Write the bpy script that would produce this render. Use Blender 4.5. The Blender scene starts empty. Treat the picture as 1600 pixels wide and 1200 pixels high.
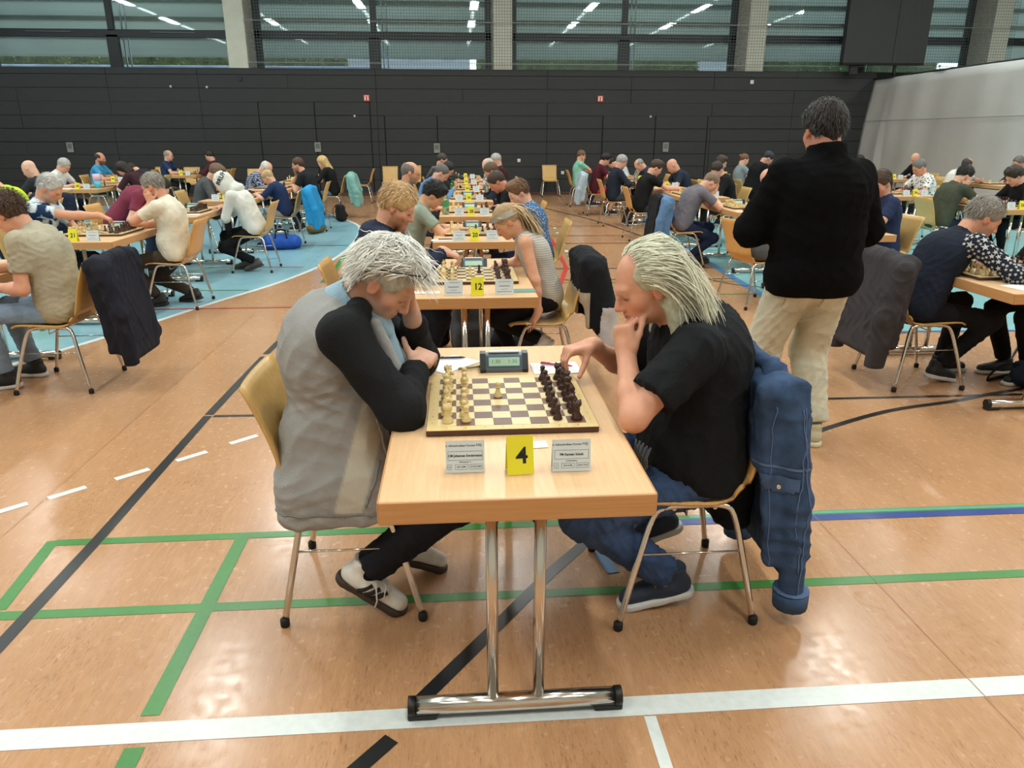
import bpy, math, random
import numpy as np
from mathutils import Vector, Matrix, Euler

random.seed(7)
rng = np.random.default_rng(7)
S = bpy.context.scene
COL = S.collection

# ---------------------------------------------------------------- camera
cd = bpy.data.cameras.new('camera')
cam = bpy.data.objects.new('camera', cd)
COL.objects.link(cam)
cd.sensor_fit = 'HORIZONTAL'
cd.sensor_width = 36.0
cd.lens = 1150.0 / 1600.0 * 36.0
cd.clip_end = 200
cam.location = (0, 0, 1.6)
cam.rotation_euler = (math.radians(90 - 18.555), 0, math.radians(-4.243))
S.camera = cam

# ---------------------------------------------------------------- world: overcast daylight outside the hall
W = bpy.data.worlds.new('overcast_sky')
S.world = W
W.use_nodes = True
_bg = W.node_tree.nodes['Background']
_bg.inputs[0].default_value = (0.80, 0.90, 1.0, 1)
_bg.inputs[1].default_value = 2.4

S.view_settings.view_transform = 'Standard'
S.view_settings.look = 'None'
S.view_settings.gamma = 1.0
S.view_settings.exposure = 0.0
S.view_settings.use_curve_mapping = False
LAMP_W = 142.0            # each ceiling strip lamp
LAMP_COL = (0.97, 1.0, 0.96)
try:
    S.cycles.max_bounces = 6
    S.cycles.diffuse_bounces = 3
    S.cycles.glossy_bounces = 3
    S.cycles.transparent_max_bounces = 10
    S.cycles.sample_clamp_indirect = 6.0
    S.cycles.caustics_reflective = False
    S.cycles.caustics_refractive = False
except Exception:
    pass

# ---------------------------------------------------------------- materials
def lin(c):
    if isinstance(c, str):
        c = c.lstrip('#')
        c = tuple(int(c[i:i + 2], 16) / 255 for i in (0, 2, 4))
    return tuple(((v / 12.92) if v <= 0.04045 else ((v + 0.055) / 1.055) ** 2.4) for v in c)

MATS = {}
def nodes_of(m):
    m.use_nodes = True
    nt = m.node_tree
    return nt, nt.nodes, nt.links, nt.nodes['Principled BSDF']

def mat(name, color, rough=0.5, metal=0.0, var=0.0, scale=20.0, bump=0.0, bscale=None, spec=0.5,
        stretch=(1, 1, 1), emit=0.0, trans=0.0, ior=1.45, alpha=1.0, sheen=0.0, attr=None, sss=0.0):
    """One colour with a little procedural grain and fine relief."""
    if name in MATS:
        return MATS[name]
    m = bpy.data.materials.new(name)
    MATS[name] = m
    nt, N, L, B = nodes_of(m)
    c = lin(color)
    B.inputs['Base Color'].default_value = (*c, 1)
    m.diffuse_color = (*c, 1)
    B.inputs['Roughness'].default_value = rough
    B.inputs['Metallic'].default_value = metal
    B.inputs['Specular IOR Level'].default_value = spec
    if sheen:
        B.inputs['Sheen Weight'].default_value = sheen
    if trans:
        B.inputs['Transmission Weight'].default_value = trans
        B.inputs['IOR'].default_value = ior
    if emit:
        B.inputs['Emission Color'].default_value = (*c, 1)
        B.inputs['Emission Strength'].default_value = emit
    if sss:
        B.inputs['Subsurface Weight'].default_value = sss
        B.inputs['Subsurface Radius'].default_value = (1.0, 0.35, 0.2)
        B.inputs['Subsurface Scale'].default_value = 0.008
    if alpha < 1:
        B.inputs['Alpha'].default_value = alpha
    src = None
    if attr:
        a = N.new('ShaderNodeAttribute'); a.attribute_name = attr
        src = a.outputs['Color']
        L.new(src, B.inputs['Base Color'])
    if var or bump:
        tc = N.new('ShaderNodeTexCoord')
        mp = N.new('ShaderNodeMapping'); mp.inputs['Scale'].default_value = stretch
        L.new(tc.outputs['Object'], mp.inputs[0])
        nz = N.new('ShaderNodeTexNoise'); nz.inputs['Scale'].default_value = scale
        nz.inputs['Detail'].default_value = 5
        L.new(mp.outputs[0], nz.inputs['Vector'])
        if var:
            mr = N.new('ShaderNodeMapRange')
            mr.inputs[1].default_value = 0.3; mr.inputs[2].default_value = 0.7
            mr.inputs[3].default_value = 1 - var; mr.inputs[4].default_value = 1 + var
            L.new(nz.outputs['Fac'], mr.inputs[0])
            mx = N.new('ShaderNodeMix'); mx.data_type = 'RGBA'; mx.blend_type = 'MULTIPLY'
            mx.inputs[0].default_value = 1.0
            if src is None:
                mx.inputs[6].default_value = (*c, 1)
            else:
                L.new(src, mx.inputs[6])
            L.new(mr.outputs[0], mx.inputs[7])
            L.new(mx.outputs[2], B.inputs['Base Color'])
        if bump:
            nb = nz
            if bscale:
                nb = N.new('ShaderNodeTexNoise'); nb.inputs['Scale'].default_value = bscale
                nb.inputs['Detail'].default_value = 4
                L.new(mp.outputs[0], nb.inputs['Vector'])
            bp = N.new('ShaderNodeBump'); bp.inputs['Strength'].default_value = 0.6
            bp.inputs['Distance'].default_value = bump
            L.new(nb.outputs['Fac'], bp.inputs['Height'])
            L.new(bp.outputs[0], B.inputs['Normal'])
    return m

def cloth(hexcol, rough=0.85, var=0.12, sheen=0.0):
    return mat('cloth_' + hexcol, hexcol, rough, var=var, scale=9, bump=0.004, bscale=160, spec=0.2, sheen=sheen)

def wood_mat(name, c1, c2, stretch=(3, 60, 60), rough=0.32, scale=1.5):
    if name in MATS:
        return MATS[name]
    m = bpy.data.materials.new(name); MATS[name] = m
    nt, N, L, B = nodes_of(m)
    m.diffuse_color = (*lin(c1), 1)
    tc = N.new('ShaderNodeTexCoord')
    mp = N.new('ShaderNodeMapping'); mp.inputs['Scale'].default_value = stretch
    L.new(tc.outputs['Object'], mp.inputs[0])
    nz = N.new('ShaderNodeTexNoise'); nz.inputs['Scale'].default_value = scale
    nz.inputs['Detail'].default_value = 6; nz.inputs['Roughness'].default_value = 0.65
    L.new(mp.outputs[0], nz.inputs['Vector'])
    cr = N.new('ShaderNodeValToRGB')
    cr.color_ramp.elements[0].position = 0.33; cr.color_ramp.elements[0].color = (*lin(c2), 1)
    cr.color_ramp.elements[1].position = 0.66; cr.color_ramp.elements[1].color = (*lin(c1), 1)
    L.new(nz.outputs['Fac'], cr.inputs[0])
    L.new(cr.outputs[0], B.inputs['Base Color'])
    B.inputs['Roughness'].default_value = rough
    return m

BEECH = wood_mat('beech_top', '#e2bd92', '#d8b083', (60, 3, 60), 0.34)
BEECH_EDGE = wood_mat('beech_edge', '#c69562', '#ba8753', (3, 3, 90), 0.4)
PLY = wood_mat('beech_ply', '#d2ad6c', '#c29a58', (60, 60, 3), 0.35)
PLY_WARM = wood_mat('beech_ply_warm', '#d7a765', '#c99650', (60, 60, 3), 0.35)
CHROME = mat('chrome', '#d8d4cc', 0.16, 1.0)
BLACK_PL = mat('black_plastic', '#121314', 0.45)
RUBBER = mat('black_rubber', '#0d0d0e', 0.7)
PAPER = mat('paper', '#e6e9ea', 0.8, var=0.02)
CARD_GREY = mat('card_blue_grey', '#cdd8dc', 0.75, var=0.02)
YELLOW = mat('yellow_card', '#e3dd2b', 0.6, var=0.02)
INK = mat('ink', '#0d0f12', 0.7)
INK_SOFT = mat('ink_soft', '#3a4046', 0.7)
ANTHRACITE = mat('anthracite_panel', '#26292b', 0.6, var=0.10, scale=3.0, bump=0.002, bscale=60, stretch=(1, 1, 4))
GROOVE = mat('wall_groove', '#17191a', 0.8)
CONCRETE = mat('pale_concrete', '#c9ccbf', 0.8, var=0.05, scale=5)
FRAME_DARK = mat('window_frame_dark', '#1b2126', 0.45)
WALLPAINT = mat('wall_paint', '#c6c5bd', 0.9)
CEIL = mat('ceiling_paint', '#cfcdc6', 0.9)

# ---------------------------------------------------------------- mesh helpers
class MB:
    """collects shapes, then links them as one mesh object"""
    def __init__(self):
        self.v = []; self.f = []; self.mi = []; self.sm = []
    def add(self, vs, fs, mi=0, smooth=False):
        o = len(self.v)
        self.v += [tuple(v) for v in vs]
        self.f += [tuple(i + o for i in f) for f in fs]
        self.mi += [mi] * len(fs); self.sm += [smooth] * len(fs)
        return self
    def box(self, c, s, mi=0, R=None):
        cx, cy, cz = c; hx, hy, hz = s[0] / 2, s[1] / 2, s[2] / 2
        vs = []
        for dz in (-hz, hz):
            for dy in (-hy, hy):
                for dx in (-hx, hx):
                    p = Vector((dx, dy, dz))
                    if R is not None: p = R @ p
                    vs.append((cx + p.x, cy + p.y, cz + p.z))
        return self.add(vs, [(0, 2, 3, 1), (4, 5, 7, 6), (0, 1, 5, 4), (2, 6, 7, 3), (0, 4, 6, 2), (1, 3, 7, 5)], mi)
    def bbox(self, c, s, b=0.004, mi=0, R=None):
        """box with chamfered edges"""
        hx, hy, hz = s[0] / 2, s[1] / 2, s[2] / 2
        b = min(b, hx * .9, hy * .9, hz * .9)
        vs = []; idx = {}
        for sx in (-1, 1):
            for sy in (-1, 1):
                for sz in (-1, 1):
                    for ax in range(3):
                        p = [sx * (hx - b), sy * (hy - b), sz * (hz - b)]
                        p[ax] = (sx * hx, sy * hy, sz * hz)[ax]
                        idx[(sx, sy, sz, ax)] = len(vs)
                        q = Vector(p)
                        if R is not None: q = R @ q
                        vs.append((c[0] + q.x, c[1] + q.y, c[2] + q.z))
        fs = []
        I = idx
        for ax in range(3):
            o = [a for a in range(3) if a != ax]
            for sg in (-1, 1):
                q = []
                for (a, d) in ((-1, -1), (1, -1), (1, 1), (-1, 1)):
                    k = [0, 0, 0]; k[ax] = sg; k[o[0]] = a; k[o[1]] = d
                    q.append(I[(*k, ax)])
                flip = (sg > 0) != (ax != 1)
                fs.append(tuple(q[::-1] if flip else q))
        for ax in range(3):                       # edge chamfers run along ax
            o = [a for a in range(3) if a != ax]
            for a in (-1, 1):
                for d in (-1, 1):
                    k0 = [0, 0, 0]; k0[o[0]] = a; k0[o[1]] = d; k1 = list(k0)
                    k0[ax] = -1; k1[ax] = 1
                    q = [I[(*k0, o[0])], I[(*k1, o[0])], I[(*k1, o[1])], I[(*k0, o[1])]]
                    flip = (a * d > 0) != (ax != 1)
                    fs.append(tuple(q if flip else q[::-1]))
        for sx in (-1, 1):
            for sy in (-1, 1):
                for sz in (-1, 1):
                    q = [I[(sx, sy, sz, 0)], I[(sx, sy, sz, 1)], I[(sx, sy, sz, 2)]]
                    fs.append(tuple(q if sx * sy * sz > 0 else q[::-1]))
        return self.add(vs, fs, mi)
    def tube(self, pts, r, n=8, mi=0, cap=True, rs=None, flat=1.0):
        pts = [Vector(p) for p in pts]
        m = len(pts)
        up = None
        vs = []; fs = []
        for i, p in enumerate(pts):
            t = (pts[min(i + 1, m - 1)] - pts[max(i - 1, 0)])
            if t.length < 1e-9: t = Vector((0, 0, 1))
            t.normalize()
            if up is None:
                a = Vector((0, 0, 1)) if abs(t.z) < 0.9 else Vector((1, 0, 0))
                up = (a - t * a.dot(t)).normalized()
            else:
                up = (up - t * up.dot(t))
                if up.length < 1e-6:
                    a = Vector((1, 0, 0)); up = a - t * a.dot(t)
                up.normalize()
            sd = t.cross(up)
            rr = rs[i] if rs else r
            for k in range(n):
                a = 2 * math.pi * k / n
                vs.append(tuple(p + up * (math.cos(a) * rr * flat) + sd * (math.sin(a) * rr)))
        for i in range(m - 1):
            for k in range(n):
                a, b = i * n + k, i * n + (k + 1) % n
                fs.append((a, b, b + n, a + n))
        self.add(vs, fs, mi, True)
        if cap:
            o = len(self.v) - len(vs)
            self.f.append(tuple(o + k for k in range(n))[::-1]); self.mi.append(mi); self.sm.append(False)
            self.f.append(tuple(o + (m - 1) * n + k for k in range(n))); self.mi.append(mi); self.sm.append(False)
        return self
    def lathe(self, prof, c=(0, 0, 0), n=16, mi=0):
        vs = []; fs = []
        for (r, z) in prof:
            for k in range(n):
                a = 2 * math.pi * k / n
                vs.append((c[0] + r * math.cos(a), c[1] + r * math.sin(a), c[2] + z))
        m = len(prof)
        for i in range(m - 1):
            for k in range(n):
                a, b = i * n + k, i * n + (k + 1) % n
                fs.append((a, b, b + n, a + n))
        fs.append(tuple(range(n))[::-1]); fs.append(tuple((m - 1) * n + k for k in range(n)))
        return self.add(vs, fs, mi, True)
    def grid(self, P, mi=0, smooth=True, thick=None, closed_u=False):
        """P[i][j] points; thick: list of same-shape back points for a solid sheet"""
        nu, nv = len(P), len(P[0])
        vs = [p for row in P for p in row]
        fs = []
        for i in range(nu - 1):
            for j in range(nv - 1):
                a = i * nv + j
                fs.append((a, a + nv, a + nv + 1, a + 1))
        if thick is not None:
            o = nu * nv
            vs += [p for row in thick for p in row]
            fs += [tuple(o + i for i in f[::-1]) for f in fs]
            ring = [(i, 0) for i in range(nu)] + [(nu - 1, j) for j in range(1, nv)] + [(i, nv - 1) for i in range(nu - 2, -1, -1)] + [(0, j) for j in range(nv - 2, 0, -1)]
            for q in range(len(ring)):
                a = ring[q][0] * nv + ring[q][1]; b = ring[(q + 1) % len(ring)][0] * nv + ring[(q + 1) % len(ring)][1]
                fs.append((b, a, a + o, b + o))
        return self.add(vs, fs, mi, smooth)
    def poly(self, pts, z, mi=0):
        vs = [(p[0], p[1], z) for p in pts]
        return self.add(vs, [tuple(range(len(vs)))], mi)
    def mesh(self, name, mats):
        me = bpy.data.meshes.new(name)
        me.from_pydata(self.v, [], self.f)
        for m in (mats if isinstance(mats, (list, tuple)) else [mats]):
            me.materials.append(m)
        me.polygons.foreach_set('material_index', self.mi)
        me.polygons.foreach_set('use_smooth', self.sm)
        me.update()
        return me
    def build(self, name, mats, parent=None, loc=None, rotz=None):
        return link(name, self.mesh(name, mats), parent, loc, rotz)

def link(name, data, parent=None, loc=None, rotz=None):
    o = bpy.data.objects.new(name, data)
    COL.objects.link(o)
    if parent is not None: o.parent = parent
    if loc is not None: o.location = loc
    if rotz is not None: o.rotation_euler = (0, 0, rotz)
    return o

def tag(o, label=None, cat=None, group=None, kind=None):
    if label: o['label'] = label
    if cat: o['category'] = cat
    if group: o['group'] = group
    if kind: o['kind'] = kind
    return o

def thing(name, label, cat, loc=(0, 0, 0), rotz=0.0, group=None):
    o = link(name, None, None, loc, rotz)
    return tag(o, label, cat, group)

def patch(obj, mask, off, name, matl, parent=None):
    """a second layer of cloth sewn on: faces of obj inside mask, lifted along their normals"""
    me = obj.data
    n = len(me.vertices)
    co = np.zeros(n * 3, np.float32); me.vertices.foreach_get('co', co); co = co.reshape(-1, 3).astype(float)
    no = np.zeros(n * 3, np.float32); me.vertices.foreach_get('normal', no); no = no.reshape(-1, 3).astype(float)
    lv = np.zeros(len(me.loops), np.int32); me.loops.foreach_get('vertex_index', lv)
    Q = lv.reshape(-1, 4)
    m = mask(co, no)
    Q = Q[m[Q].all(1)]
    if not len(Q): return None
    u, inv = np.unique(Q, return_inverse=True)
    V = co[u] + no[u] * off
    return link(name, mesh_np(name, V, inv.reshape(-1, 4), matl), parent or obj)

def copy_tree(o, parent=None, loc=None, rotz=None, label=None, group=None):
    c = o.copy(); COL.objects.link(c)
    if parent is not None: c.parent = parent
    if loc is not None: c.location = loc
    if rotz is not None: c.rotation_euler = (0, 0, rotz)
    if label: c['label'] = label
    if group: c['group'] = group
    for ch in o.children:
        copy_tree(ch, c)
    return c

def text(name, body, size, matl, parent, loc, rot, align='CENTER', extrude=0.0002, bold=0.0, sx=1.0):
    cu = bpy.data.curves.new(name, 'FONT')
    cu.body = body; cu.size = size; cu.align_x = align; cu.align_y = 'CENTER'
    cu.extrude = extrude; cu.offset = bold; cu.resolution_u = 2
    tmp = bpy.data.objects.new('tmp_text', cu)
    me = bpy.data.meshes.new_from_object(tmp)
    bpy.data.objects.remove(tmp); bpy.data.curves.remove(cu)
    me.name = name; me.materials.clear(); me.materials.append(matl)
    o = link(name, me, parent, loc)
    o.rotation_euler = rot
    o.scale = (sx, 1, 1)
    return o
# ================================================================ the hall
X0, X1, Y0, Y1 = -20.0, 22.0, -6.0, 22.0
CZ = 7.4

def floor_material():
    m = bpy.data.materials.new('linoleum'); MATS['linoleum'] = m
    nt, N, L, B = nodes_of(m)
    tc = N.new('ShaderNodeTexCoord')
    def noise(stretch, scale, detail=3, rot=0.0, rough=0.5):
        mp = N.new('ShaderNodeMapping'); mp.inputs['Scale'].default_value = stretch
        mp.inputs['Rotation'].default_value = (0, 0, rot)
        L.new(tc.outputs['Object'], mp.inputs[0])
        nz = N.new('ShaderNodeTexNoise'); nz.inputs['Scale'].default_value = scale
        nz.inputs['Detail'].default_value = detail; nz.inputs['Roughness'].default_value = rough
        L.new(mp.outputs[0], nz.inputs['Vector'])
        return nz.outputs['Fac']
    def ramp(src, a, b, va=0.0, vb=1.0):
        r = N.new('ShaderNodeMapRange')
        r.inputs[1].default_value = a; r.inputs[2].default_value = b
        r.inputs[3].default_value = va; r.inputs[4].default_value = vb
        L.new(src, r.inputs[0]); return r.outputs[0]
    def mix(fac, c1, c2, c1sock=None):
        x = N.new('ShaderNodeMix'); x.data_type = 'RGBA'
        L.new(fac, x.inputs[0])
        if c1sock is not None: L.new(c1sock, x.inputs[6])
        else: x.inputs[6].default_value = (*lin(c1), 1)
        x.inputs[7].default_value = (*lin(c2), 1)
        return x.outputs[2]
    big = noise((1, 1, 1), 1.3, 3)
    base = mix(ramp(big, 0.3, 0.7), '#bb906a', '#b28762')
    grain = noise((150, 22, 1), 1.0, 5, -0.03, 0.7)
    base = mix(ramp(grain, 0.40, 0.70, 0, 0.42), None, '#a1714a', base)
    mid = noise((42, 7, 1), 1.0, 5, 0.06, 0.65)
    base = mix(ramp(mid, 0.45, 0.72, 0, 0.5), None, '#cb9f77', base)
    clus = noise((5, 2, 1), 1.0, 3, 0.0)
    fl = noise((120, 26, 1), 1.0, 4, -0.05, 0.65)
    sm = N.new('ShaderNodeMath'); sm.operation = 'MULTIPLY_ADD'; sm.inputs[1].default_value = 0.35; L.new(clus, sm.inputs[0]); L.new(fl, sm.inputs[2])
    base = mix(ramp(sm.outputs[0], 0.755, 0.86, 0, 0.52), None, '#8a5c3c', base)
    fl2 = noise((110, 20, 1), 1.0, 3, 0.10, 0.6)
    base = mix(ramp(fl2, 0.64, 0.76, 0, 0.26), None, '#e0c29e', base)
    L.new(base, B.inputs['Base Color'])
    rg = noise((3, 3, 1), 8.0, 4)
    L.new(ramp(rg, 0.3, 0.7, 0.17, 0.29), B.inputs['Roughness'])
    B.inputs['Specular IOR Level'].default_value = 0.5
    bp = N.new('ShaderNodeBump'); bp.inputs['Strength'].default_value = 0.05; bp.inputs['Distance'].default_value = 0.002
    L.new(noise((1, 1, 1), 60.0, 2), bp.inputs['Height']); L.new(bp.outputs[0], B.inputs['Normal'])
    m.diffuse_color = (*lin('#cb9a70'), 1)
    return m

fl = MB().box(((X0 + X1) / 2, (Y0 + Y1 + 1.2) / 2, -0.1), (X1 - X0, Y1 + 1.2 - Y0, 0.2)).build('floor', floor_material())
tag(fl, 'glossy orange-tan linoleum sports floor with painted court lines', None, kind='structure')

def line_mat(n, c):
    return mat('court_' + n, c, 0.32, var=0.06, scale=40, spec=0.5)
LW, LG, LK, LB, LR, LD = [line_mat(n, c) for n, c in (('white', '#d5dcda'), ('green', '#3d8039'), ('black', '#1d2022'), ('blue', '#28448c'), ('red', '#a8403a'), ('dark', '#3d2f27'))]
LTEAL = line_mat('teal', '#57a086')
_lz = [0.0011]
def strip(pts, w, m, name='court_line'):
    """painted line along a list of floor points"""
    _lz[0] += 0.00003
    z = _lz[0]
    P = [Vector((p[0], p[1], 0)) for p in pts]
    a = []; b = []
    for i, p in enumerate(P):
        t = (P[min(i + 1, len(P) - 1)] - P[max(i - 1, 0)]).normalized()
        n = Vector((-t.y, t.x, 0)) * w / 2
        a.append((p.x + n.x, p.y + n.y, z)); b.append((p.x - n.x, p.y - n.y, z))
    mb = MB().grid([a, b], smooth=False)
    return mb.build(name, m, fl)
def catmull(pts, n=8):
    P = [Vector(p) for p in pts]; out = []
    for i in range(len(P) - 1):
        p0, p1, p2, p3 = P[max(i - 1, 0)], P[i], P[i + 1], P[min(i + 2, len(P) - 1)]
        for k in range(n):
            t = k / n
            out.append(0.5 * ((2 * p1) + (p2 - p0) * t + (2 * p0 - 5 * p1 + 4 * p2 - p3) * t * t + (3 * p1 - p0 - 3 * p2 + p3) * t ** 3))
    out.append(P[-1]); return out

# blue playing fields, left and right
BLUE = mat('court_blue_area', '#83b2c0', 0.26, var=0.05, scale=6)
arc = catmull([(-3.9, 4.2, 0), (-3.35, 5.4, 0), (-2.88, 6.47, 0), (-2.5, 7.54, 0), (-2.05, 8.7, 0), (-1.72, 10.2, 0), (-1.64, 11.95, 0), (-1.8, 14.1, 0), (-2.26, 15.5, 0), (-3.2, 17.3, 0), (-5.5, 18.6, 0), (-9, 19, 0)], 6)
mb = MB(); pts = [(p.x, p.y) for p in arc] + [(-19.9, 19.0), (-19.9, 4.2)]
mb.poly(pts, 0.0006).build('blue_field', BLUE, fl)
strip([(p.x, p.y) for p in arc], 0.06, LW)
BLUE2 = mat('court_blue_area_right', '#7fb5ba', 0.26, var=0.05, scale=6)
MB().poly([(3.15, 5.95), (21.9, 5.2), (21.9, 15.0), (3.75, 15.2)], 0.0006).build('blue_field', BLUE2, fl)
strip([(3.13, 5.95), (3.72, 15.2)], 0.10, line_mat('sea_blue', '#3f7fb5'))
strip([(3.15, 5.95), (21.9, 5.2)], 0.05, LB)
# lines
strip([(-8, 1.74), (9, 1.727)], 0.078, LW)
strip([(0.528, 1.69), (0.523, 1.2)], 0.035, LW)
strip([(-8, 2.345), (9, 2.29)], 0.05, LG)
strip([(-1.70, 2.822), (-0.2, 2.828), (0.85, 2.836), (9, 2.80)], 0.05, LG)
strip([(-1.71, 2.84), (-1.66, 2.36)], 0.05, LG)
strip([(-0.93, 2.815), (-0.925, 1.80)], 0.055, LG); strip([(-0.92, 1.68), (-0.91, 1.1)], 0.055, LG)
strip([(-1.56, 1.3), (-1.53, 2.83), (-1.526, 4.28)], 0.052, LK); strip([(-1.525, 4.30), (-1.50, 5.55)], 0.055, LK); strip([(-1.50, 5.62), (-1.44, 7.0), (-1.3, 11.5)], 0.052, LK)
strip([(-1.49, 4.275), (-0.4, 4.25)], 0.035, LK)
strip([(-0.36, 1.49), (-0.215, 1.66)], 0.05, LK); strip([(-0.15, 1.79), (0.115, 2.15), (0.33, 2.45), (0.56, 2.73), (0.75, 2.95)], 0.05, LK)
for a in ((-2.06, 3.14), (-1.87, 3.293), (-1.646, 3.479), (-1.423, 3.681), (-1.21, 3.892), (-2.28, 2.99), (-1.0, 4.12)):
    t = Vector((0.72, 0.66)).normalized() * 0.082
    strip([(a[0] - t.x, a[1] - t.y), (a[0] + t.x, a[1] + t.y)], 0.042, LW)
strip([(0.8, 2.80), (9, 2.745)], 0.05, LB); strip([(1.0, 2.845), (9, 2.79)], 0.025, LTEAL)
strip([(1.35, 4.31), (9, 4.25)], 0.035, LK)
strip(catmull([(1.9, 3.68, 0), (2.133, 3.825, 0), (2.634, 4.063, 0), (3.139, 4.199, 0), (3.555, 4.34, 0), (4.3, 4.55, 0)]), 0.04, LK)
strip([(-19, 7.25), (-1.1, 7.30)], 0.05, LR)
strip([(-19, 8.9), (-2.3, 8.2)], 0.04, LG); strip([(-6, 6.2), (-2.5, 10.5)], 0.03, LG); strip([(-7, 10), (-2, 9.7)], 0.04, LR)
strip([(-1.56, 8.6), (-1.55, 9.5), (-1.6, 10.7)], 0.07, LG)
for y, c, w in ((7.62, LG, 0.04), (8.35, LG, 0.03), (8.52, LD, 0.04), (9.3, LD, 0.045), (11.65, LD, 0.04), (12.6, LD, 0.035), (16.95, LR, 0.06), (14.0, LR, 0.03)):
    strip([(0.75, y + 0.04), (3.3 if y > 8 else 3.25, y - 0.03)], w, c)
strip([(-3, 11.7), (0.75, 11.69)], 0.04, LD); strip([(-2, 16.9), (0.75, 16.96)], 0.05, LR)
strip(catmull([(1.7, 19.5, 0), (2.083, 17.8, 0), (2.787, 14.93, 0), (3.13, 12.56, 0)]), 0.05, LD)
strip(catmull([(2.7, 9.6, 0), (2.85, 8.9, 0), (3.1, 8.2, 0), (3.5, 7.9, 0)]), 0.03, LD)
strip([(0.2, 5.9), (0.57, 5.85)], 0.05, LG)
for (x0, y0, x1, y1) in ((3.3, 7.0, 5.5, 9.8), (3.4, 9.2, 6.2, 8.1), (3.5, 10.8, 7.5, 10.6), (4.2, 6.1, 4.9, 12), (3.6, 12.2, 7, 9.5)):
    strip([(x0, y0), (x1, y1)], 0.035, random.choice([LG, LK, LK]))
for (x0, y0, x1, y1, c) in ((-3.1, 6.9, -4.4, 9.5, LK), (-4.2, 5.6, -3.2, 5.65, LK), (-5.5, 8, -3.6, 6.5, LG)):
    strip([(x0, y0), (x1, y1)], 0.04, c)
# barrier tape lying between the rows: a red band with a green-white striped band beside it
strip([(1.56, 12.3), (1.40, 9.4), (1.15, 8.2)], 0.055, line_mat('tape_red', '#c23b38'), 'red_floor_tape')
for k in range(14):
    y = 9.3 + k * 0.36
    strip([(1.50 + 0.075 * (k / 3.0), y), (1.50 + 0.075 * (k / 3.0) + 0.02, y + 0.2)], 0.05, LW if k % 2 == 0 else line_mat('tape_grn', '#8a9a55'), 'striped_floor_tape')
strip([(0.575, 6.3), (0.56, 5.55)], 0.06, LB)
strip([(0.545, 2.58), (0.575, 2.43)], 0.05, line_mat('shoe_blue', '#3b78ad'))
# linoleum seams
SEAM = mat('lino_seam', '#b3855c', 0.4)
for x in (-3.7, -1.95, 1.55, 3.3):
    strip([(x, -5), (x + 0.02, 21.9)], 0.0025, SEAM, 'lino_seam')

# ---------------------------------------------------------------- back wall of dark boards
wb = MB().box(((X0 + X1) / 2, Y1 + 0.15, 1.68), (X1 - X0, 0.22, 3.36)).build('wall_back', GROOVE)
tag(wb, 'anthracite panelled hall wall below the window band', None, kind='structure')
PW = 7.13 / 3
px0 = -5.75 - 6 * PW + 1.25
edges = [px0 + i * PW for i in range(18)]
rows_z = [0.0, 0.345, 0.69, 1.04, 1.48 - 0.08, 1.745, 2.09, 2.435, 2.78, 3.08, 3.37]
rows_z = [0.09] + [3.37 - 0.17 - i * 0.345 for i in range(9)][::-1] + [3.37]
DOORS = [(-5.36, -2.31, 2.51), (-1.94, 1.00, 2.17), (4.22, 7.29, 2.17)]
_pm = {}
def panel(x0, x1, z0, z1):
    k = (round(x1 - x0, 2), round(z1 - z0, 2))
    if k not in _pm:
        _pm[k] = MB().bbox((0, 0, 0), (k[0] - 0.008, 0.03, k[1] - 0.006), 0.004).mesh('wall_panel', ANTHRACITE)
    link('wall_panel', _pm[k], wb, ((x0 + x1) / 2, Y1 + 0.03 + random.uniform(-.002, .002), (z0 + z1) / 2))
for zi in range(len(rows_z) - 1):
    z0, z1 = rows_z[zi], rows_z[zi + 1]
    i = 0
    while i < len(edges) - 1:
        x0, x1 = edges[i], edges[i + 1]
        if random.random() < 0.3 and i < len(edges) - 2:
            x1 = edges[i + 2]; i += 1
        i += 1
        segs = [(x0, x1)]
        for (a, b, h) in DOORS:
            if z0 + 0.1 < h:
                out = []
                for (s, e) in segs:
                    if e <= a or s >= b: out.append((s, e))
                    else:
                        if s < a - 0.02: out.append((s, a))
                        if e > b + 0.02: out.append((b, e))
                segs = out
        for (s, e) in segs:
            if e > X0 and s < 12.0: panel(s, e, z0, z1)
for n, (a, b, h) in enumerate(DOORS):
    d = link('door_%d' % (n + 1), None, None, ((a + b) / 2, Y1, 0))
    tag(d, 'flush dark double door in the panelled wall, %s' % ('below the red sign at left', 'behind the central row of tables', 'behind the row of chairs at right')[n], None, kind='structure')
    w = (b - a) / 2 - 0.02
    hs = [0.03] + [z for z in rows_z[1:] if z < h - 0.1] + [h]
    for s in (-1, 1):
        for q in range(len(hs) - 1):
            MB().bbox((s * (w / 2 + 0.005), 0.022, (hs[q] + hs[q + 1]) / 2), (w - 0.012, 0.04, hs[q + 1] - hs[q] - 0.008), 0.005).build('door_panel', ANTHRACITE, d)
    hd = MB().tube([(0.12, -0.0, 1.02), (0.12, -0.05, 1.02), (0.24, -0.05, 1.02)], 0.012, 6).build('door_handle', mat('dull_steel', '#5b5f60', 0.4, 0.8), d)
bb = MB().bbox((-4.0, Y1 - 0.005, 0.045), (32, 0.03, 0.09), 0.006).build('baseboard_back', mat('baseboard_brown', '#4a342b', 0.6))
tag(bb, 'dark brown skirting at the foot of the panelled wall', None, kind='structure')

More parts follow.
